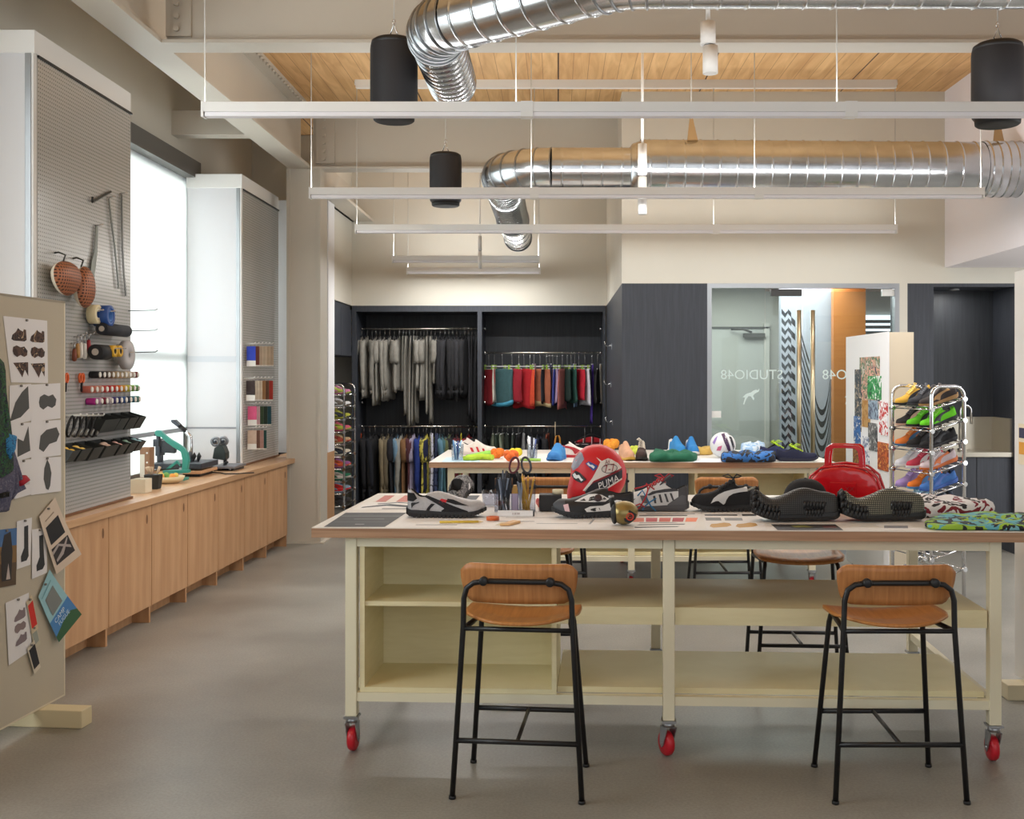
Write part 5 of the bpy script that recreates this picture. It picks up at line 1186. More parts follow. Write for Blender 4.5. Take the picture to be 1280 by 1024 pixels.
for i, (px, pb, k, c, nm) in enumerate(UR):
    wide = {628: .10, 640: .10, 655: .07, 675: .085}.get(px, .05 if k == 'shorts' else .026)
    t = garment(k, px, pb, 'ur', fab(c), '%s %s, upper right wardrobe rail, %s from the left' % (nm, 'folded kit' if k == 'shorts' else 'strip of cloth', ORD[i]), 'kit on the upper right wardrobe rail', thick=wide, top=461 if k == 'shorts' else 455, seed=40+i, trim=mat((60, 140, 170), .7) if 'blue-hemmed' in nm else (mat((170, 150, 110), .7) if nm == 'rust' else None), hang=HANG, rot=rnd.uniform(-.5, .5) if wide < .06 else .9)
    if k == 'shorts' and i < 19:
        m = MB()
        for s in (-1, 1): m.box((-.012, s*.11-.012, (zr(461)-zr(pb))-.01), (.012, s*.11+.012, (zr(461)-zr(pb))+.045), GREENC)
        m.box((-.01, -.14, (zr(461)-zr(pb))+.02), (.01, .14, (zr(461)-zr(pb))+.035), HANG)
        m.build('clip', t)
LL = [(450, 600, 'scarf', (206, 84, 34), 'bright orange'), (455, 640, 'long', (30, 30, 34), 'black'), (462, 640, 'long', (32, 34, 42), 'blue-black'), (469, 642, 'long', (28, 28, 30), 'white-piped black'), (478, 640, 'long', (136, 124, 100), 'khaki'), (485, 640, 'long', (108, 98, 78), 'dark khaki'), (491, 636, 'tee', (40, 40, 46), 'charcoal'), (496, 640, 'tee', (116, 150, 176), 'sky blue'), (501, 638, 'long', (150, 150, 144), 'grey'), (507, 640, 'tee', (128, 94, 62), 'brown'), (512, 640, 'tee', (84, 46, 54), 'maroon'), (517, 640, 'tee', (168, 160, 184), 'lilac'), (523, 640, 'long', (34, 56, 130), 'royal blue'), (529, 612, 'tee', (30, 36, 70), 'navy'), (533, 640, 'tee', (136, 128, 50), 'olive and gold'), (539, 640, 'pants', (150, 150, 160), 'pale patterned'), (545, 640, 'pants', (36, 44, 70), 'navy patterned'), (550, 640, 'tee', (96, 136, 156), 'light teal'), (555, 640, 'tee', (66, 104, 112), 'teal'), (561, 590, 'tee', (96, 104, 70), 'moss green'), (566, 640, 'long', (36, 36, 38), 'black'), (571, 640, 'long', (92, 32, 38), 'wine red'), (576, 640, 'scarf', (206, 190, 50), 'yellow'), (586, 640, 'long', (140, 24, 36), 'red'), (593, 640, 'long', (32, 32, 36), 'jet black')]
for i, (px, pb, k, c, nm) in enumerate(LL):
    m = patches([c, tuple(min(255, int(v*1.35)+20) for v in c), tuple(int(v*.6) for v in c)], 9) if 'pattern' in nm or 'gold' in nm else fab(c)
    garment(k, px, pb, 'll', m, '%s %s, lower left wardrobe rail, %s from the left' % (nm, {'scarf': 'scarf', 'tee': 'shirt', 'long': 'jacket', 'pants': 'trousers'}[k], ORD[i]), 'clothes on the lower left wardrobe rail', thick=.062 if k != 'scarf' else .03, seed=80+i, dep=.2)
LR = [(606, 600, 'long', (30, 30, 32), 'black'), (616, 566, 'shorts', (116, 124, 104), 'sage'), (622, 568, 'shorts', (48, 62, 50), 'dark green'), (628, 566, 'shorts', (140, 150, 130), 'pale green'), (634, 568, 'shorts', (40, 50, 44), 'deep green'), (641, 566, 'shorts', (66, 74, 66), 'grey-green'), (648, 600, 'shorts', (36, 36, 40), 'black'), (655, 590, 'shorts', (150, 150, 150), 'grey'), (664, 600, 'tee', (36, 38, 48), 'navy-black'), (672, 600, 'tee', (40, 46, 66), 'navy'), (680, 600, 'tee', (34, 34, 38), 'charcoal'), (685, 592, 'shorts', (150, 80, 60), 'brick')]
for i, (px, pb, k, c, nm) in enumerate(LR):
    garment(k, px, pb, 'lr', fab(c), '%s garment, lower right wardrobe rail, %s from the left' % (nm, ORD[i]), 'clothes on the lower right wardrobe rail', thick=.05, seed=120+i, hang=HANG if 1 <= i <= 7 else HANGB)
# orange strap on its own tall hook, plaid shirt and black jacket facing front
z = RAILS['lr']; x = (694-CX)*RY/F
t = thing('hanging_strap', 'orange looped strap on a tall wooden hook, lower right wardrobe bay', 'strap', (x, RY-.05, zr(560)))
MB().tube([(0, 0, zr(545)-zr(560)), (0, 0, z-zr(560)+.02), (.0, .025, z-zr(560)+.05), (0, .06, z-zr(560)+.03)], .006, mat((210, 190, 160), .5), 8).build('hook', t)
zz = zr(545)-zr(560)
MB().loft([[(a+.012*math.cos(b)*1., .01*math.sin(b), c) for b in [2*math.pi*j/8 for j in range(8)]] for a, c in ((-.0, -.12), (-.005, -.02), (.0, .08), (.012, zz), (.035, zz+.01), (.055, zz-.02), (.06, .05), (.055, -.08))], mat((206, 140, 60), .7)).build('strap', t)
PLAID = None
def plaid():
    m = bpy.data.materials.new('plaid'); m.use_nodes = True; nt = m.node_tree; b = nt.nodes['Principled BSDF']; L = nt.links.new
    tc = nt.nodes.new('ShaderNodeTexCoord'); sx = nt.nodes.new('ShaderNodeSeparateXYZ'); L(tc.outputs['Object'], sx.inputs[0])
    prev = None
    for ax, pitch, w, c in (('X', .10, .35, (90, 16, 24)), ('Z', .10, .35, (90, 16, 24)), ('X', .10, .10, (220, 200, 200)), ('Z', .10, .10, (220, 200, 200))):
        d = nt.nodes.new('ShaderNodeMath'); d.operation = 'DIVIDE'; d.inputs[1].default_value = pitch; L(sx.outputs[ax], d.inputs[0])
        f = nt.nodes.new('ShaderNodeMath'); f.operation = 'FRACT'; L(d.outputs[0], f.inputs[0])
        l = nt.nodes.new('ShaderNodeMath'); l.operation = 'LESS_THAN'; l.inputs[1].default_value = w; L(f.outputs[0], l.inputs[0])
        x_ = nt.nodes.new('ShaderNodeMix'); x_.data_type = 'RGBA'; x_.inputs['B'].default_value = lin(c); x_.inputs['A'].default_value = lin((186, 28, 40))
        if prev: L(prev.outputs['Result'], x_.inputs['A'])
        L(l.outputs[0], x_.inputs['Factor']); prev = x_
    L(prev.outputs['Result'], b.inputs['Base Color']); b.inputs['Roughness'].default_value = .9
    return m
def front_garment(px, pt, pb, w, m, label, y, name):
    x = (px-CX)*y/F; zt = H-(pt-CY)*y/F; zb = H-(pb-CY)*y/F; L = zt-zb
    t = thing(name, label, 'shirt', (x, y, zb))
    def fn(sd):
        return lambda u, v: ((u-.5)*w*(1+.06*v)+.01*math.sin(v*9), sd*(.022+.012*math.sin(u*14+v*2)*v)*(1-(2*u-1)**8*.8), L*(1-v)-.05*abs(2*u-1)**1.3*(1-v)**2-.0)
    rg = []
    for i in range(11):
        v = i/10; rg.append([fn(-1)(j/14, v) for j in range(15)]+[fn(1)(1-j/14, v) for j in range(15)])
    MB().loft(rg, m).build('cloth', t)
    h = MB().tube([(-w*.48, 0, L-.05), (-.03, 0, L+.025), (.03, 0, L+.025), (w*.48, 0, L-.05)], .007, HANGB, 6).tube([(0, 0, L+.02), (0, 0, RAILS['lr']-zb-.03), (.0, .018, RAILS['lr']-zb+.015), (0, .03, RAILS['lr']-zb)], .003, CHROME, 6); h.build('hanger', t)
front_garment(739, 546, 556, .36, plaid(), 'red plaid shirt folded over a black hanger at the right end of the wardrobe', RY-.04, 'hanging_shirt')
front_garment(731, 557, 612, .40, fab((30, 30, 33)), 'black jacket hanging below the red plaid shirt', RY-.16, 'hanging_jacket')
def kn2(): pass
# ================================================================= shoe racks and the shoes on them
RK = [(206,206,206),(150,180,60),(190,60,40),(40,44,50),(210,110,50),(120,60,80),(60,110,80),(200,40,44),(170,150,120),(90,110,150),(190,160,50),(60,60,64)]
def small_shoe(loc, rz, c, label, group, c2=(220, 220, 220), pitch=0., L=.28, roll=0.):
    """shoe proportions kept, drawn with fewer stations because it shows only a few pixels wide"""
    return make_shoe('sneaker', label, 'shoe', loc, rz, fab(c), mat(c2, .6), L=L, hs=1.0, pitch=pitch, roll=roll, group=group, lace=mat(tuple(min(255, v+60) for v in c), .7), decals=[(FORM, mat(c2, .5), 'side_stripe')], sides=(-1, 1))
def rack(name, label, loc, rz, wid, length, height, tiers, z0, tilt=.0):
    t = thing(name, label, 'rack', loc, rz)
    for sx in (-1, 1):
        x = sx*length/2; r = .0125; k = .07
        pts = [(x, -wid/2, 0), (x, -wid/2, height-k)]+[(x, -wid/2+k-k*math.cos(a*math.pi/12), height-k+k*math.sin(a*math.pi/12)) for a in range(1, 7)]+[(x, wid/2-k+k*math.sin(a*math.pi/12), height-k+k*math.cos(a*math.pi/12)) for a in range(0, 6)]+[(x, wid/2, height-k), (x, wid/2, 0)]
        MB().tube(pts, r, CHROME, 12).build('end_frame', t)
    for i in range(tiers):
        z = z0+i*(height-.12-z0)/(tiers-1); m = MB()
        for j in range(5):
            y = -wid/2+wid*j/4; zz = z+tilt*(j/4-.5)
            m.cyl((-length/2, y, zz), (length/2, y, zz), .0045, CHROME, 8)
        for sx in (-1, 1): m.cyl((sx*length/2, -wid/2, z-tilt/2), (sx*length/2, wid/2, z+tilt/2), .006, CHROME, 8)
        m.build('wire_shelf', t)
        for sx in (-1, 1):
            for sy in (-1, 1): MB().cyl((sx*length/2-.018, sy*wid/2, z+sy*tilt/2), (sx*length/2+.018, sy*wid/2, z+sy*tilt/2), .016, CHROME, 10).build('shelf_clamp', t)
    return t
# chrome rack on the right: seen from its end; the shelves slope down toward the far-left side
rc = Vector((2.54, 7.42, 0)); rrz = math.radians(-75)
NT, ZT0, RKH = 9, .25, 1.51
rack('shoe_rack', 'chrome tube shoe rack stacked with colourful sneakers, beside the white cabinet', rc, rrz, .25, .46, RKH, NT, ZT0, .07)
Rm = Matrix.Translation(rc) @ Matrix.Rotation(rrz, 4, 'Z')
tz = [ZT0+i*(RKH-.12-ZT0)/(NT-1) for i in range(NT)]
RS = [ # tier, along, colour, sole colour, words
 (8, -.16, (206, 160, 60), (40, 42, 48), 'mustard and black sneaker'), (8, -.02, (48, 50, 56), (70, 70, 74), 'all-black sneaker'), (8, .13, (60, 52, 50), (170, 130, 80), 'dark tan-soled sneaker'),
 (7, .13, (110, 214, 40), (30, 34, 30), 'neon green sneaker with a black stripe'), (7, -.02, (100, 200, 40), (30, 34, 30), 'second neon green sneaker, farther back'), (7, -.16, (44, 40, 42), (210, 170, 150), 'black and pink sneaker'),
 (6, .13, (34, 34, 36), (30, 30, 34), 'black sneaker'), (6, -.02, (40, 38, 38), (60, 60, 64), 'dull black sneaker'), (6, -.16, (220, 120, 50), (60, 110, 150), 'orange sneaker with a blue sole'),
 (5, .13, (206, 190, 194), (210, 110, 50), 'silver sneaker with an orange sole'), (5, -.02, (190, 60, 80), (230, 230, 230), 'red and white running shoe'), (5, -.16, (206, 206, 212), (230, 230, 230), 'silver running shoe'),
 (4, .13, (70, 120, 190), (60, 100, 180), 'bright blue sneaker'), (4, -.02, (226, 120, 40), (80, 140, 190), 'orange sneaker'), (4, -.16, (166, 140, 196), (150, 130, 180), 'lilac knitted sneaker'),
 (3, .10, (60, 70, 84), (120, 130, 140), 'dark slate sneaker'), (3, -.12, (120, 160, 180), (60, 80, 96), 'pale blue sneaker')]
for tier, u, c, c2, wd_ in RS:
    q = Rm @ Vector((u, .0, tz[tier]+.010))
    small_shoe((q.x, q.y, q.z), rrz-math.pi/2+rnd.uniform(-.08, .08), c, '%s, %s shelf from the top of the chrome rack' % (wd_, ORD[8-tier]), 'sneakers on the chrome rack', c2, pitch=.272)
# narrow rack inside the wardrobe niche on the left
rc2 = Vector((-2.445, 12.02, 0)); rrz2 = 0.
rack('shoe_rack', 'tall narrow white shoe rack inside the dark niche at the left', rc2, math.radians(90), .26, .62, 1.49, 10, .16, .0)
cs = [((150,160,70),(190,120,150)),((110,100,90),(220,220,220)),((46,48,54),(170,170,60)),((160,170,60),(200,90,110)),((170,70,50),(190,160,120)),((44,48,56),(210,200,180)),((206,90,50),(150,90,140)),((200,190,180),(40,110,80)),((206,40,40),(130,150,170)),((50,46,46),(60,60,60))]
cnm = ['olive','taupe','dark grey','lime','brick red','black','orange','cream','bright red','charcoal']
cnm2 = ['pink','white','yellow','rose','tan','ivory','purple','green','pale blue','grey']
for i in range(10):
    z = .16+(9-i)*(1.49-.12-.16)/9
    for k, (y, c, nm) in enumerate(((-.20, cs[i][0], cnm[i]), (.06, cs[i][1], cnm2[i]))):
        small_shoe((rc2.x-.01, rc2.y+y+.02, z+.009), 0.0+(.15 if k else -.1), c, '%s sneaker on the narrow rack, %s shelf from the top' % (nm, ORD[i]), 'sneakers on the narrow rack', cs[i][1-k], L=.27)
# ================================================================= things on the near pegboard
def pb(px, py, out=0.): return on_x(px, py, PX+out)
DKM = mat((60, 62, 60), .4); PRONG = mat((210, 210, 212), .25, .9)
def prong(px, py, ln=.06):
    pass
q0, q1, q2 = pb(113, 246), pb(113, 252.5), pb(136, 239.5)
MB().tube([(PX+.012, q0.y, q0.z), (PX+.012, q1.y, q1.z), (PX+.012, q2.y, q2.z)], .007, DKM, 6).single('set_square', 'small dark L-shaped square hanging high on the near pegboard', 'square')
def ruler(pts, wid, label, c):
    m = MB(); P = [pb(*p, .012) for p in pts]; L_, R_ = [], []
    for i, p in enumerate(P):
        t = (P[min(i+1, len(P)-1)]-P[max(i-1, 0)]).normalized(); nrm = Vector((0, t.z, -t.y)); w = wid[i] if isinstance(wid, list) else wid
        L_.append(p+nrm*w/2); R_.append(p-nrm*w/2)
    m.loft([[(PX+.010, a.y, a.z), (PX+.010, b.y, b.z), (PX+.014, b.y, b.z), (PX+.014, a.y, a.z)] for a, b in zip(L_, R_)], c, smooth=False)
    m.cyl((PX, P[0].y, P[0].z+.005), (PX+.05, P[0].y, P[0].z+.012), .004, PRONG, 6)
    return m.single('curved_ruler', label, 'ruler')
ruler([(121, 283), (120.5, 298), (119.5, 315), (117, 330), (115, 345)], [.03, .034, .04, .06, .05], 'short wide curved ruler beside the copper pads on the pegboard', mat((122, 126, 118), .35, .5))
ruler([(136, 248), (139, 275), (143, 305), (146, 335), (148.5, 361)], .018, 'first of two long thin curved rulers on the pegboard', mat((106, 110, 106), .35, .5))
ruler([(152, 243), (152.5, 275), (153, 310), (155, 345), (157.5, 370)], .022, 'second long thin ruler, nearest the pegboard far edge', mat((96, 98, 96), .35, .5))
COPPER = grid_dots((166, 104, 72), (72, 44, 32), .017, .30, 'yz', .5, .2)
for i, (x0, y0, x1, y1, lab) in enumerate(((66, 323, 97, 372, 'larger copper-checked pressing pad hanging on the pegboard'), (95, 331, 113.5, 386, 'narrower copper-checked pressing pad, hanging behind the larger one'))):
    a, b = pb(x0, y0, .06), pb(x1, y1, .06); c = (a+b)/2; ry, rz_ = abs(a.y-b.y)/2, abs(a.z-b.z)/2
    t = thing('pressing_pad', lab, 'pad', (PX+.065, c.y, c.z-rz_))
    m = MB()
    def padf(u, v, s): 
        a_ = u*2*math.pi; ph = v*math.pi/2; e = math.cos(ph)
        z = rz_*e*math.sin(a_); y = ry*e*math.cos(a_)*(1+.18*math.sin(a_)*(1 if i == 0 else -.3))
        return (s*.05*math.sin(ph), y, z+rz_)
    MB().grid(32, 8, lambda u, v: padf(u, v, 1), COPPER).build('cover', t)
    MB().grid(32, 8, lambda u, v: padf(u, v, -1), mat((216, 204, 184), .8)).build('backing', t)
    MB().tube([(-.02, 0, 2*rz_-.01), (-.01, .01, 2*rz_+.035), (-.045, .005, 2*rz_+.05), (-.065, .0, 2*rz_+.045)], .005, DKM, 6).build('hanging_loop', t)
def roll(px, py, r, w, c, label, name='tape_roll', cat='tape', hole=.6, out=.02, hub=None):
    """disc roll hanging with its axis sticking out of the board"""
    p = pb(px, py, out+w/2); Xf = Matrix.Translation((PX+out, p.y, p.z)) @ Matrix.Rotation(math.pi/2, 4, 'Y')
    t = thing(name, label, cat, (PX+out+w/2, p.y, p.z-r))
    MB().lathe([(r*hole, 0), (r, 0), (r, w), (r*hole, w), (r*hole, 0)], c, 28, Xf, cap=False).build('roll', t, world=True)
    if hub: MB().lathe([(r*hole, .002), (r*hole, w*.98), (r*hole*.7, w*.98), (r*hole*.7, .002), (r*hole, .002)], hub, 24, Xf, cap=False).build('core', t, world=True)
    MB().cyl((PX, p.y, p.z+r*hole*.6), (PX+out+w+.03, p.y, p.z+r*hole*.6+.006), .004, PRONG, 6).build('hook', t, world=True)
roll(118, 393, .055, .05, mat((226, 212, 172), .6), 'cream tape roll below the copper pads', hub=mat((236, 226, 196), .6))
roll(129, 395, .062, .09, mat((34, 76, 146), .45), 'wide blue tape roll beside the cream one', hub=mat((60, 110, 176), .5))
roll(150, 443, .064, .03, mat((186, 184, 180), .6), 'pale grey webbing roll behind the yellow spools', 'webbing_roll', 'roll', .3, hub=mat((150, 150, 146), .6))
roll(158, 444, .088, .04, mat((176, 172, 172), .7), 'largest grey webbing roll at the pegboard edge', 'webbing_roll', 'roll', .2, .055, hub=mat((140, 138, 136), .6))
def rod_roll(x0, x1, py, r, c, label, end=None):
    a, b = pb(x0, py, .08), pb(x1, py, .08); t = thing('fabric_roll', label, 'roll', (PX+.08, (a.y+b.y)/2, a.z-r))
    MB().cyl((PX+.08, a.y, a.z), (PX+.08, b.y, a.z), r, c, 20).build('roll', t, world=True)
    MB().cyl((PX+.08, a.y-.002, a.z), (PX+.08, a.y, a.z), r*.45, end or mat((200, 190, 180), .6), 16).build('core', t, world=True)
    MB().cyl((PX, (a.y+b.y)/2, a.z), (PX+.08, (a.y+b.y)/2, a.z), .005, PRONG, 6).build('hook', t, world=True)
rod_roll(127, 158, 411, .036, mat((36, 38, 46), .7), 'black fabric roll under the blue tape')
rod_roll(119, 133, 440, .044, mat((30, 31, 34), .7), 'thick black webbing roll left of the yellow spools')
for i, px in enumerate((140, 147)): roll(px, 439, .034, .04, mat((214, 166, 40), .5), '%s yellow spool beside the black webbing roll' % ('nearer', 'farther')[i], 'spool', 'spool', .5, .09, hub=mat((60, 50, 20), .6))
tl = [(93, 428, 452, (120, 56, 28), 'brown-handled awl'), (97, 420, 448, (176, 130, 70), 'wooden-handled brush'), (101, 418, 448, (226, 222, 214), 'white plastic tool'), (106, 419, 449, (230, 228, 222), 'second white plastic tool'), (111, 417, 441, (170, 26, 40), 'red-handled tool'), (117.5, 434, 448, (176, 150, 90), 'short tan brush')]
for px, y0, y1, c, lab in tl:
    a, b = pb(px, y0, .02), pb(px, y1, .02)
    t = thing('hand_tool', '%s hanging in the tool row on the near pegboard' % lab, 'tool', (PX+.02, a.y, b.z), 0, 'hand tools on the near pegboard')
    L = a.z-b.z
    MB().lathe([(.001, 0), (.011, .004), (.014, L*.2), (.010, L*.6), (.008, L*.66)], mat(c, .4), 14).build('handle', t)
    MB().cyl((0, 0, L*.64), (0, 0, L), .005, STEELC, 8).build('shaft', t)
    MB().tube([(-.02, 0, L-.005), (.03, 0, L-.002), (.034, 0, L+.01)], .003, PRONG, 6).build('hook', t)
for px, lab in ((82, 'orange-handled scissors half hidden by the pin board edge'), (102, 'orange-handled scissors hanging on the near pegboard')):
    a, b = pb(px, 467, .02), pb(px, 490, .02); L = a.z-b.z
    t = thing('scissors', lab, 'scissors', (PX+.02, a.y, b.z), 0, 'orange-handled scissors')
    MB().prism([(-.003, 0), (.006, 0), (.012, L*.5), (-.010, L*.5)], -.003, .003, mat((50, 50, 52), .3, .8), 'yz').build('blades', t)
    for s in (-1, 1): MB().tube([(0, s*.017+.015*math.cos(k*.4), L*.76+.024*math.sin(k*.4)) for k in range(16)], .006, mat((214, 92, 30), .4), 8, closed=True).build('handle', t)
# thread spools in three rows
def spools(px0, px1, py, cols, row):
    a, b = pb(px0, py, .05), pb(px1, py, .05); n = len(cols)
    for i, (c, nm) in enumerate(cols):
        y = a.y+(b.y-a.y)*i/(n-1); Xf = Matrix.Translation((PX+.001, y, a.z)) @ Matrix.Rotation(math.pi/2, 4, 'Y')
        t = thing('thread_spool', '%s thread spool, %s along the %s thread row' % (nm, ORD[i], row), 'spool', (PX+.04, y, a.z-.02), 0, 'thread spools on the near pegboard')
        MB().lathe([(.001, .0), (.019, .001), (.0205, .006), (.0205, .05), (.018, .055), (.001, .055)], mat(c, .6), 16, Xf).build('thread', t, world=True)
        MB().lathe([(.001, .052), (.012, .055), (.017, .058), (.015, .062), (.005, .063), (.001, .06)], mat((226, 222, 214), .4), 16, Xf).build('cap', t, world=True)
spools(123, 171, 468.5, [((30,30,32),'black'),((44,40,40),'charcoal'),((70,56,46),'dark brown'),((120,96,70),'brown'),((176,150,110),'tan'),((196,170,130),'sand'),((206,186,150),'beige'),((216,200,170),'cream'),((210,190,180),'pale pink'),((130,50,46),'brick')], 'top')
spools(113, 172, 487, [((196,110,96),'salmon'),((206,120,100),'peach'),((214,150,130),'pale coral'),((206,70,60),'coral'),((196,40,44),'red'),((206,56,40),'vermilion'),((220,100,40),'orange'),((226,160,50),'amber'),((200,196,70),'yellow'),((130,170,80),'lime'),((90,150,90),'green')], 'middle')
spools(119, 173, 502, [((180,40,140),'magenta'),((196,160,190),'pale pink'),((130,30,60),'wine'),((206,196,206),'white'),((70,60,130),'violet'),((40,50,110),'navy'),((60,100,160),'blue'),((40,60,90),'dark blue'),((70,120,140),'teal'),((80,130,120),'sea green')], 'bottom')
# looped clamps on white hooks
for i, px in enumerate((86, 94, 102, 109, 116)):
    a, b = pb(px, 519, .05), pb(px, 547, .05); L = a.z-b.z
    t = thing('looped_clamp', 'black looped clamp on a white hook, %s from the pin board' % ORD[i], 'clamp', (PX+.06, a.y, b.z), 0, 'black clamps on the near pegboard')
    MB().tube([(.012*math.sin(k*.4), .036*math.cos(k*.4)*(1-.2*math.sin(k*.4)), L*.5+L*.46*math.sin(k*.4)) for k in range(16)], .007, BLACKM, 8, closed=True).build('loop', t)
    MB().cyl((.012, -.01, .01), (.012, .03, L*.35), .008, mat((120, 120, 116), .4, .5), 8).build('grip', t)
    MB().tube([(-.06, 0, L*.97), (.05, 0, L*.99), (.056, 0, L*1.06)], .005, WHITE, 6).build('hook', t)
# black parts bins
BIN = mat((44, 47, 46), .5)
def bin_(x0, x1, y0, y1, label, fill=None):
    a, b = pb(x0, y0, .06), pb(x1, y1, .06); ya, yb = min(a.y, b.y), max(a.y, b.y); h = abs(a.z-b.z); w = yb-ya
    t = thing('parts_bin', label, 'bin', (PX+.004, (ya+yb)/2, b.z), 0, 'black parts bins on the near pegboard')
    m = MB(); k = w/2-.003; d0, d1 = .075, .115; e = .003
    def wall(p): m.prism([(p[0][0], p[0][1]), (p[1][0], p[1][1]), (p[2][0], p[2][1]), (p[3][0], p[3][1])], -k, k, BIN)
    m.box((0, -k, 0), (d0, k, e), BIN); m.box((0, -k, e), (e, k, h*1.15), BIN)
    m.prism([(d0-e, e), (d0, e), (d1, h*.8), (d1-e, h*.8)], -k, k, BIN)
    for y in (-k, k-e): m.prism([(e, e), (d0-e, e), (d1-e, h*.8), (e, h*1.15)], y, y+e, BIN)
    m.build('bin_body', t)
    if fill:
        c, lab2, nm = fill; r = random.Random(int(x0)); f = MB()
        for i in range(3):
            f.sphere((PX+.03+.025*i, (ya+yb)/2+r.uniform(-.3, .3)*k, b.z+h*.62+.012*(i % 2)), (.024, k*.55, .022), mat(c, .6), 12, 8)
        f.single(nm, lab2, nm.split('_')[-1])
bin_(119, 139, 521, 539, 'long black bin at the start of the upper bin row')
bin_(139, 150, 520, 537, 'second black bin of the upper bin row')
bin_(151, 162, 519, 536, 'third black bin of the upper bin row')
bin_(163, 172, 518, 535, 'last black bin of the upper bin row at the pegboard edge')
bl = [(78, 88, 560, 577, 'first'), (90, 103, 558, 575, 'second'), (105, 118, 556, 574, 'third'), (121, 138, 554, 570, 'fourth and longest'), (140, 150, 553, 568, 'fifth'), (152, 162, 551, 566, 'sixth'), (164, 172, 549, 563, 'seventh')]
fl = [((216, 176, 60), 'yellow pieces heaped in the first lower bin', 'yellow_clips'), ((222, 190, 90), 'mustard and cream pieces in the second lower bin', 'cream_clips'), None, ((196, 168, 150), 'beige bundle in the longest lower bin', 'cloth_bundle'), ((206, 160, 150), 'pink bundle in the fifth lower bin', 'cloth_bundle'), ((120, 150, 130), 'green bundle in the sixth lower bin', 'cloth_bundle'), ((130, 170, 176), 'pale teal bundle in the last lower bin', 'cloth_bundle')]
for q, f_ in zip(bl, fl): bin_(*q[:4], '%s black bin of the lower bin row' % q[4], f_)
# long wire hooks poking out past the board's far edge
for i, py in enumerate((389, 414, 441)):
    p = pb(163, py); 
    MB().tube([(PX, p.y-.03, p.z), (PX+.17, p.y-.03, p.z+.004), (PX+.185, p.y-.03, p.z+.014)], .003, DKM, 6).single('wire_hook', 'bare wire hook at the pegboard far edge, %s from the top' % ORD[i], 'hook', 'bare wire hooks')
# ================================================================= swatch cards on the far pegboard
def cards(px0, dpx, yt, ybt, cols, row):
    for i, (c, nm) in enumerate(cols):
        px = px0+dpx*i; p = on_x(px, yt, PX+.02); q = on_x(px, ybt, PX+.02); h = p.z-q.z; y = p.y
        t = thing('swatch_card', '%s fabric swatch card, %s on the %s hook row' % (nm, ORD[i], row), 'swatch', (PX+.05, y, q.z), 0, 'swatch cards on the far pegboard')
        r = random.Random(i*3+int(yt)); tw = r.uniform(-.012, .012)
        MB().box((-.032, -.005+tw, .05 if i == 0 else .012), (.045, .005+tw, h), fab(c)).build('swatch', t, .002)
        MB().box((-.032, -.003+tw, .0), (.045, .003+tw, .05 if i == 0 else .012), mat((228, 224, 216), .6)).build('card', t)
        MB().tube([(-.05, 0, h+.02), (.03, 0, h+.024), (.045, 0, h+.035)], .004, WHITE, 6).build('hook', t); MB().tube([(0, 0, h-.005), (.0, .006, h+.012), (0, 0, h+.026)], .002, PRONG, 5).build('ring', t)
cards(309, 4.6, 433, 458, [((50, 70, 180), 'blue'), ((120, 70, 60), 'russet'), ((200, 180, 156), 'beige'), ((206, 188, 164), 'sand'), ((196, 176, 150), 'oatmeal'), ((190, 170, 148), 'taupe')], 'top')
cards(308, 4.6, 476, 501, [((60, 50, 48), 'dark'), ((220, 206, 184), 'cream'), ((214, 198, 176), 'ivory'), ((160, 120, 80), 'tan'), ((110, 80, 60), 'brown'), ((176, 60, 50), 'red')], 'second')
cards(310, 4.6, 508, 532, [((214, 90, 130), 'bright pink'), ((206, 170, 176), 'pale pink'), ((60, 80, 56), 'moss green'), ((44, 60, 50), 'dark green'), ((40, 80, 90), 'petrol')], 'third')
cards(310, 4.4, 538, 562, [((196, 170, 150), 'beige'), ((120, 90, 76), 'brown'), ((190, 150, 140), 'rose'), ((40, 80, 76), 'teal')], 'bottom')
# ================================================================= machines and bits on the worktop
def wk(px, py): return on_z(px, py, TOPZ)
p = wk(174, 603); m = MB().box((-.035, -.05, 0), (.035, .05, .25), mat((150, 112, 84), .6)).box((-.034, -.051, .03), (.0, -.0505, .2), mat((226, 220, 206), .6))
for z in (.14, .21): m.cyl((.018, -.052, z), (.018, -.049, z), .007, WHITE, 12)
o = m.single('wooden_stand', 'upright brown wooden stand at the end of the near pegboard', 'stand', bevel=.003); o.location = (p.x+.02, p.y+.1, TOPZ+.001)
p = wk(172, 617); m = MB().box((-.05, -.06, 0), (.05, .06, .09), mat((222, 210, 184), .6)).box((-.044, -.054, .09), (.044, .054, .092), mat((180, 166, 140), .7)); o = m.single('cream_box', 'cream open box at the foot of the near pegboard', 'box'); o.location = (p.x, p.y+.06, TOPZ+.001)
p = wk(189, 612); t = thing('tool_pouch', 'black tapering pouch holding pale brushes on the worktop', 'pouch', (p.x, p.y+.04, TOPZ+.001))
MB().loft([[(-.05*a, -.04*a, z), (.05*a, -.04*a, z), (.05*a, .04*a, z), (-.05*a, .04*a, z)] for a, z in ((.86, 0), (.92, .03), (1.06, .10))], mat((40, 42, 40), .6), smooth=False).build('pouch', t, .006)
for i in range(6):
    a = rnd.uniform(-.03, .03); m = MB().tube([(a, 0, .1), (a*1.6, rnd.uniform(-.02, .02), .15)], [.005, .012], mat((206, 180, 150), .7), 8)
    o = m.single('brush', 'pale brush sticking out of the black pouch, %s from the left' % ORD[i], 'brush', 'brushes in the black pouch'); o.location = o.location+Vector((p.x, p.y+.04, TOPZ+.001))
p = wk(207, 605); t = thing('bowl', 'shallow cream bowl with orange bits beside the green press', 'bowl', (p.x, p.y+.06, TOPZ+.001))
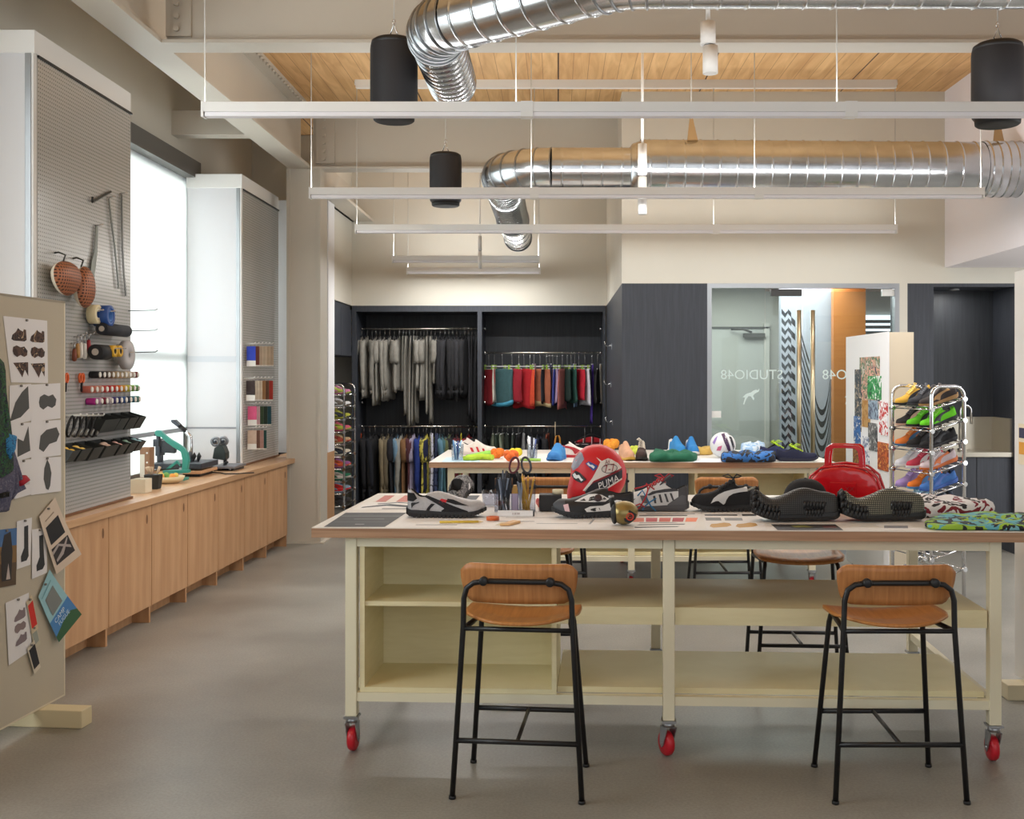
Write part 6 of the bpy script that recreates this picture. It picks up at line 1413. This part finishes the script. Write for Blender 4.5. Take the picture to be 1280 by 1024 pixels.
MB().lathe([(.06, 0), (.10, .02), (.115, .05), (.108, .05), (.09, .022), (.001, .012)], mat((232, 212, 170), .5), 28).build('bowl', t)
m = MB(); r = random.Random(4)
for i in range(7): m.sphere((p.x+r.uniform(-.06, .06), p.y+.06+r.uniform(-.06, .06), TOPZ+.045+r.uniform(0, .01)), r.uniform(.018, .026), mat([(226, 150, 60), (220, 190, 90), (110, 160, 80)][i % 3], .6), 10, 8)
o = m.single('fabric_scraps', 'orange, yellow and green scraps piled in the cream bowl', 'scraps'); o['kind'] = 'stuff'
TEAL = mat((56, 150, 136), .35); DGM = mat((70, 74, 82), .4, .4)
# green hand press: arm profile in the picture plane, 30 mm thick
YG = wk(228, 601).y+.05
def gp_(px, py): q = at(px, py, YG); return (q.x, q.z)
t = thing('hand_press', 'teal green cast-iron hand press on the worktop', 'press', (gp_(225, 0)[0], YG, TOPZ+.001))
arm = [gp_(*q) for q in [(194,541),(196,538),(201,538),(206,543),(214,549),(224,555),(231,560),(235,566),(237,576),(235,587),(233,588),(228,588),(229,575),(227,565),(219,560),(209,553),(202,546),(196,545)]]
MB().prism(arm, YG-.02, YG+.02, TEAL).build('arm', t, .004, world=True)
base = [gp_(*q) for q in [(205,592),(229,592),(229,588),(226,580),(224,574),(221,577),(208,586),(205,588)]]
b2 = MB().prism([gp_(*q) for q in [(208,586),(222,575),(226,580),(226,583),(222,579),(213,586)]], YG-.018, YG+.018, TEAL).prism([gp_(*q) for q in [(205,592),(237,591),(237,587),(205,588)]], YG-.03, YG+.03, TEAL); b2.build('brace', t, .003, world=True)
x, z = gp_(226, 600); MB().box((x-.03, YG-.05, TOPZ+.001), (x+.045, YG+.05, z+.02), TEAL).cyl((x, YG, z), (x, YG, gp_(0, 585)[1]), .014, STEELC, 12).build('base', t, .003, world=True)
x, z = gp_(198, 541); MB().cyl((x, YG, gp_(0, 558)[1]), (x, YG, z), .016, DGM, 12).cyl((x-.03, YG, z-.015), (x+.03, YG, z-.015), .01, DGM, 8).build('plunger', t, world=True)
MB().box((gp_(193, 0)[0], YG-.03, gp_(0, 558)[1]), (gp_(200, 0)[0], YG+.03, gp_(0, 549)[1]), DGM).build('ram_block', t, .003, world=True)
# heat press behind it
YH = YG+.42
def hq(px, py): q = at(px, py, YH); return (q.x, q.z)
t = thing('heat_press', 'flat dark heat press with a raised lever handle behind the green press', 'press', (hq(245, 0)[0], YH, TOPZ+.001))
MB().box((hq(197, 0)[0], YH-.2, hq(0, 584)[1]), (hq(262, 0)[0], YH+.22, hq(0, 577)[1]), DGM).build('upper_platen', t, .006, world=True)
MB().box((hq(200, 0)[0], YH-.2, hq(0, 590)[1]), (hq(262, 0)[0], YH+.2, hq(0, 586)[1]), mat((196, 150, 110), .7)).build('lower_pad', t, .004, world=True)
MB().box((hq(205, 0)[0], YH-.16, TOPZ+.001), (hq(258, 0)[0], YH+.16, TOPZ+.03), BLACKM).box((hq(212, 0)[0], YH-.08, TOPZ+.03), (hq(250, 0)[0], YH+.08, hq(0, 590)[1]), BLACKM).build('base_frame', t, .003, world=True)
MB().tube([(hq(238, 578)[0], YH, hq(238, 578)[1]), (hq(238.5, 560)[0], YH, hq(238, 560)[1]), (hq(238, 546)[0], YH, hq(238, 546)[1]), (hq(232, 539)[0], YH, hq(232, 539)[1])], .016, CHROME, 10).build('lever', t, world=True)
MB().tube([(hq(232, 539)[0], YH, hq(232, 539)[1]), (hq(224, 532)[0], YH, hq(224, 532)[1])], .018, BLACKM, 10).prism([hq(215, 525), hq(219, 524.5), hq(226, 531), hq(224, 534), hq(216, 528)], YH-.035, YH+.035, DGM).build('lever_grip', t, .004, world=True)
MB().tube([(hq(241+k*6, 577)[0]+.0, YH, hq(0, 577)[1]) if s in (0, 4) else (hq(241+k*6+(1 if s == 1 else 2 if s == 2 else 3), 571)[0], YH, hq(0, 567 if s == 2 else 570)[1]) for k in (0, 1) for s in range(5)], .012, BLACKM, 8).build('top_handle', t, world=True)
MB().box((hq(195, 0)[0], YH-.02, hq(0, 570)[1]), (hq(201, 0)[0], YH+.1, hq(0, 549)[1]), DGM).prism([hq(201, 550), hq(214, 553), hq(219, 562), hq(218, 567), hq(201, 566)], YH, YH+.05, mat((60, 62, 68), .4)).box((hq(197, 0)[0], YH-.02, hq(0, 577)[1]), (hq(201, 0)[0], YH+.06, hq(0, 570)[1]), DGM).build('control_box', t, .004, world=True)
MB().tube([(hq(194, 566)[0], YH-.1, hq(0, 566)[1]), (hq(191, 574)[0], YH-.14, hq(0, 574)[1]), (hq(194, 582)[0], YH-.18, hq(0, 582)[1]), (hq(200, 588)[0], YH-.2, TOPZ+.012)], .007, mat((150, 154, 160), .5), 8).build('cable', t, world=True)
# wheel machine
YW = wk(285, 589).y+.15
def wq(px, py): q = at(px, py, YW); return (q.x, q.z)
t = thing('wheel_machine', 'small dark bench machine with a pair of steel hand wheels', 'machine', (wq(282, 0)[0], YW, TOPZ+.001))
MB().box((wq(270, 0)[0], YW-.16, TOPZ+.02), (wq(301, 0)[0], YW+.16, TOPZ+.04), mat((130, 132, 138), .4, .4)).box((wq(272, 0)[0], YW-.14, TOPZ+.001), (wq(276, 0)[0], YW+.14, TOPZ+.02), BLACKM).box((wq(295, 0)[0], YW-.14, TOPZ+.001), (wq(299, 0)[0], YW+.14, TOPZ+.02), BLACKM).build('base_plate', t, .003, world=True)
for i, (px, dy) in enumerate(((271, -.03), (277, .05))):
    x, z = wq(px, 552); m = MB(); Xf = Matrix.Translation((x, YW+dy, z)) @ Matrix.Rotation(math.pi/2, 4, 'X'); r = wq(px+6.3, 0)[0]-x
    m.lathe([(r*.55, -.008), (r*.9, -.012), (r, -.008), (r, .008), (r*.9, .012), (r*.55, .008)], mat((150, 152, 156), .3, .9), 28, Xf, cap=False); m.lathe([(.001, .02), (r*.28, .02), (r*.3, -.02), (.001, -.02)], DGM, 20, Xf)
    m.lathe([(r*.2, -.004), (r*.6, -.004), (r*.6, .004), (r*.2, .004)], mat((196, 198, 202), .3, .9), 20, Xf, cap=False); m.build('hand_wheel', t, world=True)
GRN = mat((44, 54, 52), .4)
MB().prism([wq(268, 571), wq(270, 560), wq(276, 556), wq(281, 558), wq(284, 566), wq(284, 573), wq(282, 575), wq(268, 573)], YW-.05, YW+.06, GRN).prism([wq(280, 573), wq(283, 573), wq(283, 588), wq(280, 588)], YW-.02, YW+.02, BLACKM).build('head', t, .004, world=True)
MB().cyl((wq(281.5, 0)[0], YW, wq(0, 588)[1]), (wq(281.5, 0)[0], YW, TOPZ+.04), .03, BLACKM, 14).tube([(wq(283, 579)[0], YW-.05, wq(0, 579)[1]), (wq(288, 577)[0], YW-.08, wq(0, 577)[1])], .01, BLACKM, 8).build('pedestal', t, world=True)
m = MB(); a = wk(256, 593)
m.tube([(a.x+.09*k+.02*math.sin(k*1.7), a.y+.03+.08*math.cos(k*1.3), TOPZ+.007) for k in range(5)], .005, BLACKM, 8); m.single('power_cord', 'black cord curling on the worktop between the two machines', 'cord')
# ================================================================= pages on the near pin board
def page(name, label, cat, quad, prints, base=(226, 224, 224), off=.002, group=None, curl=0., text=None):
    """sheet on the board: QUAD pixels (bottom-left, bottom-right, top-right, top-left); prints in (u,v)"""
    Q = [bd(x, y, off) for x, y in quad]; N3 = Vector((BN.x, BN.y, 0))
    def uv(u, v, d=0.): return (Q[0].lerp(Q[1], u)).lerp(Q[3].lerp(Q[2], u), v)+N3*(d+curl*(1-v)**2*(.5+.5*u))
    m = MB(); n = 6
    m.grid(n, n, lambda u, v: uv(u, v, 0), mat(base, .6), smooth=False)
    m.grid(n, n, lambda u, v: uv(u, v, -.0006), mat(base, .6), smooth=False)
    for k, (pl, c) in enumerate(prints):
        drape(m, pl, lambda u, v: uv(u, v, .0006+.0003*(k % 4)), mat(c, .6) if isinstance(c, tuple) else c)
    if text:
        for body, (u, v), su, sv, c in text:
            tv, tf = text_mesh(body, 1, None, .0); wd = max(q[0] for q in tv)-min(q[0] for q in tv); m.add([uv(u+x/wd*su, v+y*sv, .0022) for x, y, z in tv], tf, mat(c, .6))
    m.cyl(uv(.5, .97, 0), uv(.5, .97, .008), .005, mat((120, 116, 110), .4), 10)
    return m.single(name, label, cat, group)
BR = patches([(58, 44, 40), (90, 66, 54), (50, 40, 38), (176, 150, 120)], 22)
def boot(u, v, w, h): return [(u+w*a, v+h*b) for a, b in [(0,.1),(.1,.45),(.35,.7),(.5,1),(.62,.85),(.8,.75),(.85,.95),(1,.9),(1,.12),(.85,0),(.15,0)]]
def topv(u, v, w, h): return [(u+w*a, v+h*b) for a, b in [(0,.5),(.06,.85),(.3,1),(.55,.85),(.8,.95),(1,.6),(.95,.2),(.75,.05),(.5,.2),(.25,.0),(.05,.2)]]
page('photo_sheet', 'white sheet with six brown shoe photos pinned at the top of the board', 'page', ((14, 478), (60, 479), (59, 401), (4, 395)), [(boot(.12+.44*i, .64, .36, .2), BR) for i in (0, 1)]+[(topv(.12+.44*i, .39, .36, .18), BR) for i in (0, 1)]+[([(.1+.44*i, .3), (.48+.44*i, .32), (.46+.44*i, .1), (.38+.44*i, .2), (.3+.44*i, .08), (.2+.44*i, .2)], BR) for i in (0, 1)])
GS = (74, 74, 72)
for i, (x0, y0, x1, y1, lab, pr) in enumerate(((12, 481, 39, 528, 'white page with a dark angular boot shape, upper of the left pages', [([(.0,.1),(.25,.55),(.55,.8),(.85,.95),(.9,.35),(.5,.15)], GS)]), (39, 480, 75.5, 525, 'white page with a dark rounded shape, top of the right column', [(topv(.25, .3, .6, .42), GS)]), (14, 529, 39, 574, 'white page with a dark boot shape, lower of the left pages', [([(.3,.1),(.3,.6),(.6,.5),(.85,.9),(.95,.2)], GS)]), (39, 526, 76, 571, 'white page with a dark bean shape, middle of the right column', [([(.25,.25),(.3,.6),(.5,.75),(.85,.8),(.95,.6),(.85,.4),(.6,.35),(.4,.15)], GS)]), (18, 575, 39, 620, 'white blank-looking page behind the jersey sleeve', [(bar(.6, .9, .3, .5), (200, 200, 200))]), (39, 572, 76.5, 616, 'white page with a dark narrow leaf shape, bottom of the right column', [([(.48,.12),(.40,.4),(.42,.7),(.52,.95),(.6,.8),(.66,.55),(.62,.2),(.56,.08)], GS)]))):
    page('shape_sheet', lab, 'page', ((x0, y1+(4 if x0 < 30 else 3)), (x1, y1-2), (x1, y0-1), (x0, y0+1)), pr, off=.0025+.0006*i, group='white shape sheets on the pin board')
page('sample_page', 'tilted cream page with a black square and a curved-line picture', 'page', ((68, 718), (97, 693), (69, 622), (49, 646)), [(bar(.14, .82, .46, .76), (24, 24, 28)), (bar(.10, .86, .12, .40), (40, 34, 36)), ([(.1,.3),(.4,.36),(.8,.2),(.8,.25),(.4,.4),(.1,.35)], (170, 160, 156)), ([(.15,.16),(.45,.2),(.8,.36),(.8,.39),(.4,.26),(.15,.2)], (170, 160, 156)), ([(.4,.12),(.5,.3),(.45,.4),(.5,.4),(.56,.28),(.46,.12)], (170, 160, 156)), (bar(.2, .7, .84, .86), (150, 130, 110))], (214, 196, 176), .012, curl=.02)
page('sample_page', 'tilted pale blue page with a grey picture and blue lettering over green trees', 'page', ((71, 803), (97, 768), (62, 712), (48, 746)), [(bar(0, 1, 0, .42), (70, 130, 190)), ([(0,0),(1,0),(1,.14),(.8,.22),(.6,.12),(.4,.2),(.2,.1),(0,.12)], (50, 96, 60)), (bar(.2, .76, .46, .8), (124, 130, 128)), (bar(.1, .8, .88, .9), (110, 160, 170))], (150, 196, 206), .012, curl=.02, text=[('CAMP', (.42, .34), .5, .11, (214, 232, 240)), ('FUGUE', (.5, .24), .5, .1, (200, 226, 240))])
page('rider_photo', 'dark colour photo with blue top corners at the left edge of the board', 'photo', ((-6, 736), (20, 731), (21, 660), (-6, 663)), [(bar(0, 1, .7, 1), (70, 110, 160)), (bar(0, 1, .4, .7), (130, 100, 60)), ([(.3,.1),(.25,.6),(.4,.9),(.7,.95),(.8,.6),(.75,.1)], (44, 40, 40)), ([(.5,.12),(.6,.4),(.7,.12)], (190, 176, 170)), ([(.2,.5),(.3,.62),(.9,.56),(.9,.5)], (60, 52, 44))], (90, 72, 52), .003)
bt = [(.3,.12),(.28,.24),(.5,.4),(.48,.85),(.75,.86),(.8,.4),(.84,.2),(.7,.12)]
page('boot_sheet', 'white page with a black tall boot, left of two', 'page', ((21, 712), (38, 706), (40, 647), (21, 652)), [(bt, (44, 46, 48))], off=.003, group='boot pages on the pin board')
page('boot_sheet', 'white page with a black tall boot, right of two', 'page', ((40, 724), (59, 716), (58, 660), (40, 662)), [(bt, (44, 46, 48))], off=.004, group='boot pages on the pin board')
page('sketch_sheet', 'white page with three mauve shoe sketches low on the board', 'page', ((11, 832), (40, 812), (36, 741), (7, 754)), [(boot(.3, .62, .5, .18), (130, 116, 120)), (topv(.3, .42, .5, .16), (136, 120, 120)), (boot(.3, .22, .5, .16), (130, 116, 120))], off=.004)
page('swatch_strip', 'narrow strip with a bright red swatch low on the board', 'swatch', ((40, 793), (48, 786), (40, 744), (33, 753)), [(bar(.12, .95, .15, .86), (206, 40, 30))], (206, 190, 160), .008)
page('swatch_strip', 'narrow strip with a grey swatch below the red one', 'swatch', ((44, 812), (51, 804), (45, 779), (38, 790)), [(bar(.15, .85, .2, .8), (150, 156, 146))], (190, 184, 160), .006)
page('swatch_strip', 'narrow strip with a black swatch, lowest on the board', 'swatch', ((43, 843), (51, 834), (43, 800), (34, 811)), [(bar(.12, .95, .15, .88), (26, 26, 34))], (210, 200, 180), .010)
# jersey hanging in front of the board at the picture's left edge
jt = thing('jersey', 'leaf-green and grey-violet sports jersey hanging on the pin board', 'jersey', bd(10, 660, .06))
def cloth(name, pts, m, o0, o1, wob=.006):
    mb = MB(); P = [(bd(x, y, .07), y) for x, y in pts]; N3 = Vector((BN.x, BN.y, 0)); n = len(P)
    c = sum((q for q, _ in P), Vector())/n; rings = []
    for k, o in ((1, o0), (1.0, o0+(o1-o0)*.6), (.93, o1-.006), (.8, o1), (.4, o1+.004), (.02, o1+.004)):
        rings.append([c+(q-c)*k+N3*(o-.07+wob*math.sin(i*1.9+k*5)) for i, (q, _) in enumerate(P)])
    mb.loft(rings, m); mb.build(name, jt, world=True)
LEAF = patches([(20, 40, 28), (44, 84, 44), (28, 32, 44), (34, 92, 46), (34, 42, 64)], 26)
VIO = patches([(92, 90, 110), (74, 74, 96), (104, 102, 120)], 40, .85)
cloth('body', [(-14, 455), (-4, 440), (4, 448), (8, 480), (14, 520), (16, 560), (18, 596), (12, 622), (-14, 628)], LEAF, .02, .075)
cloth('hem_panel', [(-14, 600), (4, 596), (16, 588), (17, 612), (10, 640), (-14, 642)], VIO, .03, .085)
cloth('sleeve', [(10, 575), (19, 560), (26, 590), (32, 606), (36, 612), (22, 618), (16, 628)], VIO, .02, .07)
cloth('cuff_band', [(23, 602), (31, 594), (35, 600), (25, 608)], mat((170, 24, 44), .7), .055, .084, .002)
cloth('emblem', [(4, 548), (10, 542), (17, 544), (16, 562), (10, 576), (5, 566)], patches([(36, 100, 150), (50, 130, 180), (24, 60, 100)], 60), .05, .088, .002)
tv, tf = text_mesh('RIT', 1, None, .02); q0 = bd(6, 619, .10); q1 = bd(12, 617.5, .10); dv = (q1-q0)/(12-6)
mb = MB(); 
for nm, col, o in (('lettering', (30, 28, 26), 0.),):
    mb.add([q0+dv*(x*6.5)+Vector((0, 0, 1))*(y*.028)+Vector((BN.x, BN.y, 0))*(z+o) for x, y, z in tv], tf, mat(col, .6))
mb.build('lettering', jt, world=True)
# ================================================================= things on the far table
def T2(px, py): return on_z(px, py, TZ)
ACR2 = glassmat((236, 240, 244), key='acr')
for (px, py, w, top, lab, cols, wl) in ((571, 576.5, .085, .13, 'clear cup of blue and white pens at the left end of the far table', [(70, 130, 180), (206, 220, 230), (150, 190, 214), (40, 80, 140)], 'far-left cup'), (665, 576, .075, .15, 'clear cup of white and blue pens in the middle of the far table', [(220, 220, 222), (60, 90, 170), (190, 196, 206), (120, 130, 150)], 'middle cup')):
    p = T2(px, py); q = (p.x, p.y+.05, TZ+.002)
    t = thing('pen_cup', lab, 'cup', q, 0, 'pen cups on the far table')
    MB().lathe([(w*.42, 0), (w*.5, .002), (w*.55, .12), (w*.53, .12), (w*.47, .006), (.001, .005)], ACR2, 24, cap=False).build('cup', t)
    for i in range(9):
        a = rnd.uniform(0, 6.28); r0, r1 = rnd.uniform(.0, .022), rnd.uniform(.012, .034)
        m = MB().tube([(q[0]+r0*math.cos(a), q[1]+r0*math.sin(a), q[2]+.007), (q[0]+r1*math.cos(a), q[1]+r1*math.sin(a), q[2]+top*rnd.uniform(.98, 1.22))], .0052, mat(cols[i % 4], .4), 8)
        m.single('pen', '%s pen in the %s, %s one' % ({0: 'blue', 1: 'white', 2: 'pale', 3: 'dark blue'}[i % 4] if 'left' in wl else {0: 'white', 1: 'blue', 2: 'silver', 3: 'grey'}[i % 4], wl, ORD[i]), 'pen', 'pens in the far table cups')
p = T2(573, 577.5)
def t2shoe(px, py, rz, c, c2, lab, L=.29, hs=1.2, dec=None, lace=None, dy=.05, **k):
    p = T2(px, py); return make_shoe('sneaker', lab, 'shoe', (p.x, p.y+dy, TZ+.002), rz, c if not isinstance(c, tuple) else fab(c), c2 if not isinstance(c2, tuple) else mat(c2, .6), L=L, hs=hs, decals=dec or [], lace=lace, sides=(-1, 1), group='sneakers on the far table', **k)
ST = [([(.25,.05),(.32,.05),(.38,.02),(.31,.02)], RED, 'stripe'), ([(.42,.055),(.48,.055),(.54,.02),(.48,.02)], RED, 'stripe'), ([(.6,.045),(.66,.045),(.7,.02),(.64,.02)], RED, 'stripe')]
t2shoe(598, 570, -.15, (226, 214, 206), (206, 190, 184), 'white sneaker with red stripes behind the left pen cup', dec=ST, dy=.12)
t2shoe(585, 569, -.25, (220, 208, 200), (200, 186, 180), 'second white sneaker with red stripes, half behind the left pen cup', dec=ST, dy=.26)
LIME = (176, 206, 60)
def sock(pts, r, c, lab, name='sock'):
    m = MB(); P = [T2(x, y) for x, y in pts]; m.tube([(p.x, p.y, TZ+.004+r[i]*.75) for i, p in enumerate(P)], r, fab(c), 12); 
    for i, v in enumerate(m.v): m.v[i] = (v[0], v[1], max(TZ+.002, TZ+.002+(v[2]-TZ)*.8))
    return m.single(name, lab, name)
sock([(579, 576), (590, 576), (602, 575), (616, 575.5)], [.02, .028, .03, .026], LIME, 'lime green sock lying nearest the left pen cup')
sock([(584, 573), (596, 572), (606, 570.5), (617, 570)], [.016, .022, .026, .03], (150, 214, 90), 'bright green sock lying behind the lime one')
sock([(592, 572), (602, 570), (612, 568), (620, 567)], [.014, .016, .018, .02], (214, 206, 60), 'yellow-green sock over the bright green one')
ORC = (232, 120, 40)
def tuft(px, py, r, c, lab, name='rosette'):
    p = T2(px, py); m = MB(); rr = random.Random(int(px)); 
    for i in range(9):
        a = i*.7; d = r*.55*(i > 0); m.sphere((p.x+d*math.cos(a), p.y+.05+d*math.sin(a)*.8, TZ+.002+r*(.5+.35*(i % 3)*.6)), (r*.5, r*.45, r*.5), fab(c), 12, 8)
    return m.single(name, lab, 'rosette')
tuft(622, 574, .055, ORC, 'orange ruffled cloth rosette beside the green socks')
tuft(639, 577.5, .058, (230, 110, 50), 'front orange ruffled cloth rosette in the middle of the far table')
tuft(645, 573, .052, (226, 206, 50), 'yellow ruffled cloth rosette behind the front orange one')
sock([(650, 577), (662, 577), (676, 577)], [.012, .014, .012], (150, 190, 90), 'thin green strap under the middle pen cup', 'strap')
def lsheet(x0, x1, y0, y1, c, lab):
    a, b, c2, d = T2(x0, y0), T2(x1, y0), T2(x1-2, y1), T2(x0+6, y1); m = MB(); z = TZ+.0006
    m.add([(q.x, q.y, z) for q in (a, b, c2, d)]+[(q.x, q.y, z+.001) for q in (a, b, c2, d)], [(0,3,2,1),(4,5,6,7),(0,1,5,4),(1,2,6,5),(2,3,7,6),(3,0,4,7)], mat(c, .6)); return m.single('paper_sheet', lab, 'paper')
lsheet(552, 600, 577.6, 572, (196, 220, 232), 'pale blue sheet at the left end of the far table')
lsheet(655, 705, 577.6, 567, (232, 230, 226), 'white sheet under the blue-soled shoe')
t2shoe(696, 577, -math.pi/2-.25, (60, 130, 190), (40, 110, 176), 'blue sneaker lying with its rounded toe toward the camera', L=.27, hs=1.35, ws=1.3, toe=mat((50, 120, 186), .7), dy=.13)
t2shoe(716, 573, .15, (216, 206, 200), (170, 40, 50), 'white and dark red sneaker behind the blue one', dec=[(FORM, mat((160, 30, 40), .6), 'side_stripe')], dy=.1)
tuft(765, 564, .07, (230, 150, 50), 'orange crumpled cloth behind the red helmet bag')
t2shoe(784, 576, math.pi/2+math.pi+.2, (196, 150, 120), (190, 150, 60), 'tan sneaker seen toe-on beside the helmet bag', L=.27, hs=1.5, dy=.08)
t2shoe(803, 576, math.pi/2+math.pi-.1, (60, 44, 40), (40, 36, 34), 'dark brown sneaker seen toe-on beside the green jacket', L=.27, hs=1.5, dy=.08, lace=mat((206, 196, 180), .6))
tuft(795, 569, .05, (196, 206, 80), 'pale lime crumpled cloth behind the tan sneaker')
def folded2(name, lab, pts, zt, m, cat, seed): return folded(name, lab, pts, zt, m, cat, seed=seed, wr=.012)
folded2('jacket', 'dark green jacket folded flat on the far table', [(813, 577.5), (838, 578), (868, 577), (869, 573), (845, 571.5), (817, 572)], .055, fab((24, 92, 66)), 'jacket', 11)
t2shoe(849, 569, -math.pi/2+.25, (50, 130, 190), (230, 230, 230), 'blue and white sneaker on the far side of the green jacket', L=.28, hs=1.5, dy=.14, heel=mat((230, 230, 230), .6))
t2shoe(868, 570, -math.pi/2+.05, (46, 124, 190), (230, 230, 230), 'second blue sneaker, right of the first beside the green jacket', L=.28, hs=1.5, dy=.16, heel=mat((230, 230, 230), .6))
folded2('yellow_cloth', 'small mustard cloth behind the white football', [(870, 569), (888, 569), (890, 566.5), (872, 566.5)], .05, fab((206, 170, 90)), 'cloth', 12)
p = T2(906, 574); R_ = .098
t = thing('football', 'white ball with navy, red and black stripes on the far table', 'ball', (p.x, p.y+.1, TZ+.002))
MB().sphere((0, 0, R_), R_, WHT, 32, 20).build('ball', t)
def sph(nm, pts, m, off=.0012):
    d = MB(); drape(d, pts, lambda x, z: (x, -math.sqrt(max(0, (R_+off)**2-x*x-(z-R_)**2)), z), m); d.build(nm, t)
sph('stripe', [(-.02, .185), (.01, .192), (.05, .06), (.03, .05), (-.005, .13)], mat((70, 40, 76), .5)); sph('stripe', [(.03, .188), (.055, .178), (.08, .09), (.07, .06)], mat((30, 32, 44), .5)); sph('stripe', [(-.085, .12), (-.07, .15), (-.045, .175), (-.055, .15), (-.075, .105)], mat((150, 120, 190), .5)); sph('print', [(-.05, .09), (-.02, .10), (-.03, .06), (-.06, .06)], mat((200, 90, 130), .5))
lsheet(866, 912, 578.2, 573, (226, 228, 232), 'white printed sheet in front of the football')
folded2('jersey', 'black and blue kit folded in front of the football', [(903, 578.2), (938, 578.4), (966, 578), (968, 575), (942, 574.2), (908, 575)], .06, patches([(28, 30, 38), (34, 36, 44), (50, 110, 180), (26, 28, 36)], 8), 'jersey', 13)
folded2('jersey', 'pale blue and white kit folded behind the black one', [(927, 571), (945, 572), (953, 570.5), (956, 567), (942, 566), (928, 567)], .085, patches([(206, 222, 236), (150, 186, 222), (228, 232, 240)], 8), 'jersey', 14)
t2shoe(998, 577, .06, (32, 36, 62), (28, 30, 50), 'navy sneaker with lime laces at the right end of the far table', L=.30, hs=1.0, lace=mat((190, 224, 50), .6), dy=.03, tongue=mat((190, 224, 50), .7))
t2shoe(978, 575, .2, (40, 46, 84), (200, 206, 220), 'second navy sneaker with lime laces, lying behind the first', L=.29, hs=1.15, lace=mat((190, 224, 50), .6), dy=.14, tongue=mat((190, 224, 50), .7))
# daylight through the windows of the left wall, plus added fill lamps; the linear pendants light up and down
DAY = (.90, .96, 1)
area('window_daylight', (WX+.02, 8.0, 2.2), (0, math.radians(-90), 0), 2.0, 2.4, 14, DAY)
area('side_fill_light', (WX+.02, 3.1, 2.2), (0, math.radians(-90), 0), 2.2, 2.9, 75, DAY)  # added fill at the unseen second window, brightens floor and boards
area('front_fill_light', (1.6, -1.2, 2.3), (math.radians(80), 0, 0), 6.5, 3.2, 66, (.94, .97, 1))  # added soft fill behind the camera, no shopfront is known there
area('corridor_lamp', (2.2, 11.0, 2.55), (0, 0, 0), 1.6, 1.4, 60, (1, .99, .97))
area('soffit_fill_light', (4.6, 8.4, 2.52), (0, 0, 0), 1.6, .06, 16, (1, .98, .95))  # added fill under the soffit to lift the dark right side
area('alcove_downlight', (3.6, 9.8, 2.35), (0, 0, 0), .08, .08, 2.5, (1, .97, .92))
for Y_, z_, a_, b_, dn, up in ((5.35, 2.895, X(255, 5.35), X(255, 5.35)+4.8, 6, 9), (7.46, 2.84, X(388, 7.46), X(1228, 7.46), 62, 30), (9.2, 2.83, X(445, 9.2), X(1120, 9.2), 9, 11), (11.5, 2.82, X(491, 11.5), X(674, 11.5), 34, 14), (12.25, 2.77, X(509, 12.25), X(675, 12.25), 7, 5)):
    area('pendant_downlight', ((a_+b_)/2, Y_, z_-.04), (0, 0, 0), b_-a_, .05, dn, (1, .99, .97))
    area('pendant_uplight', ((a_+b_)/2, Y_, z_+.045), (math.pi, 0, 0), b_-a_, .05, up, (1, .99, .97))
area('right_fill_light', (6.1, 6.2, 1.5), (0, math.radians(90), 0), 1.8, 4.0, 80, (.95, .97, 1))  # added fill for cabinets and pegboards, the wall behind it has no window
SC.view_settings.exposure = .14
area('front_fill_uplight', (-.6, 2.4, 3.0), (math.pi, 0, 0), 4.5, .1, 26, (1, .97, .92))  # added uplight without a fixture, bounces warm light onto the left wall
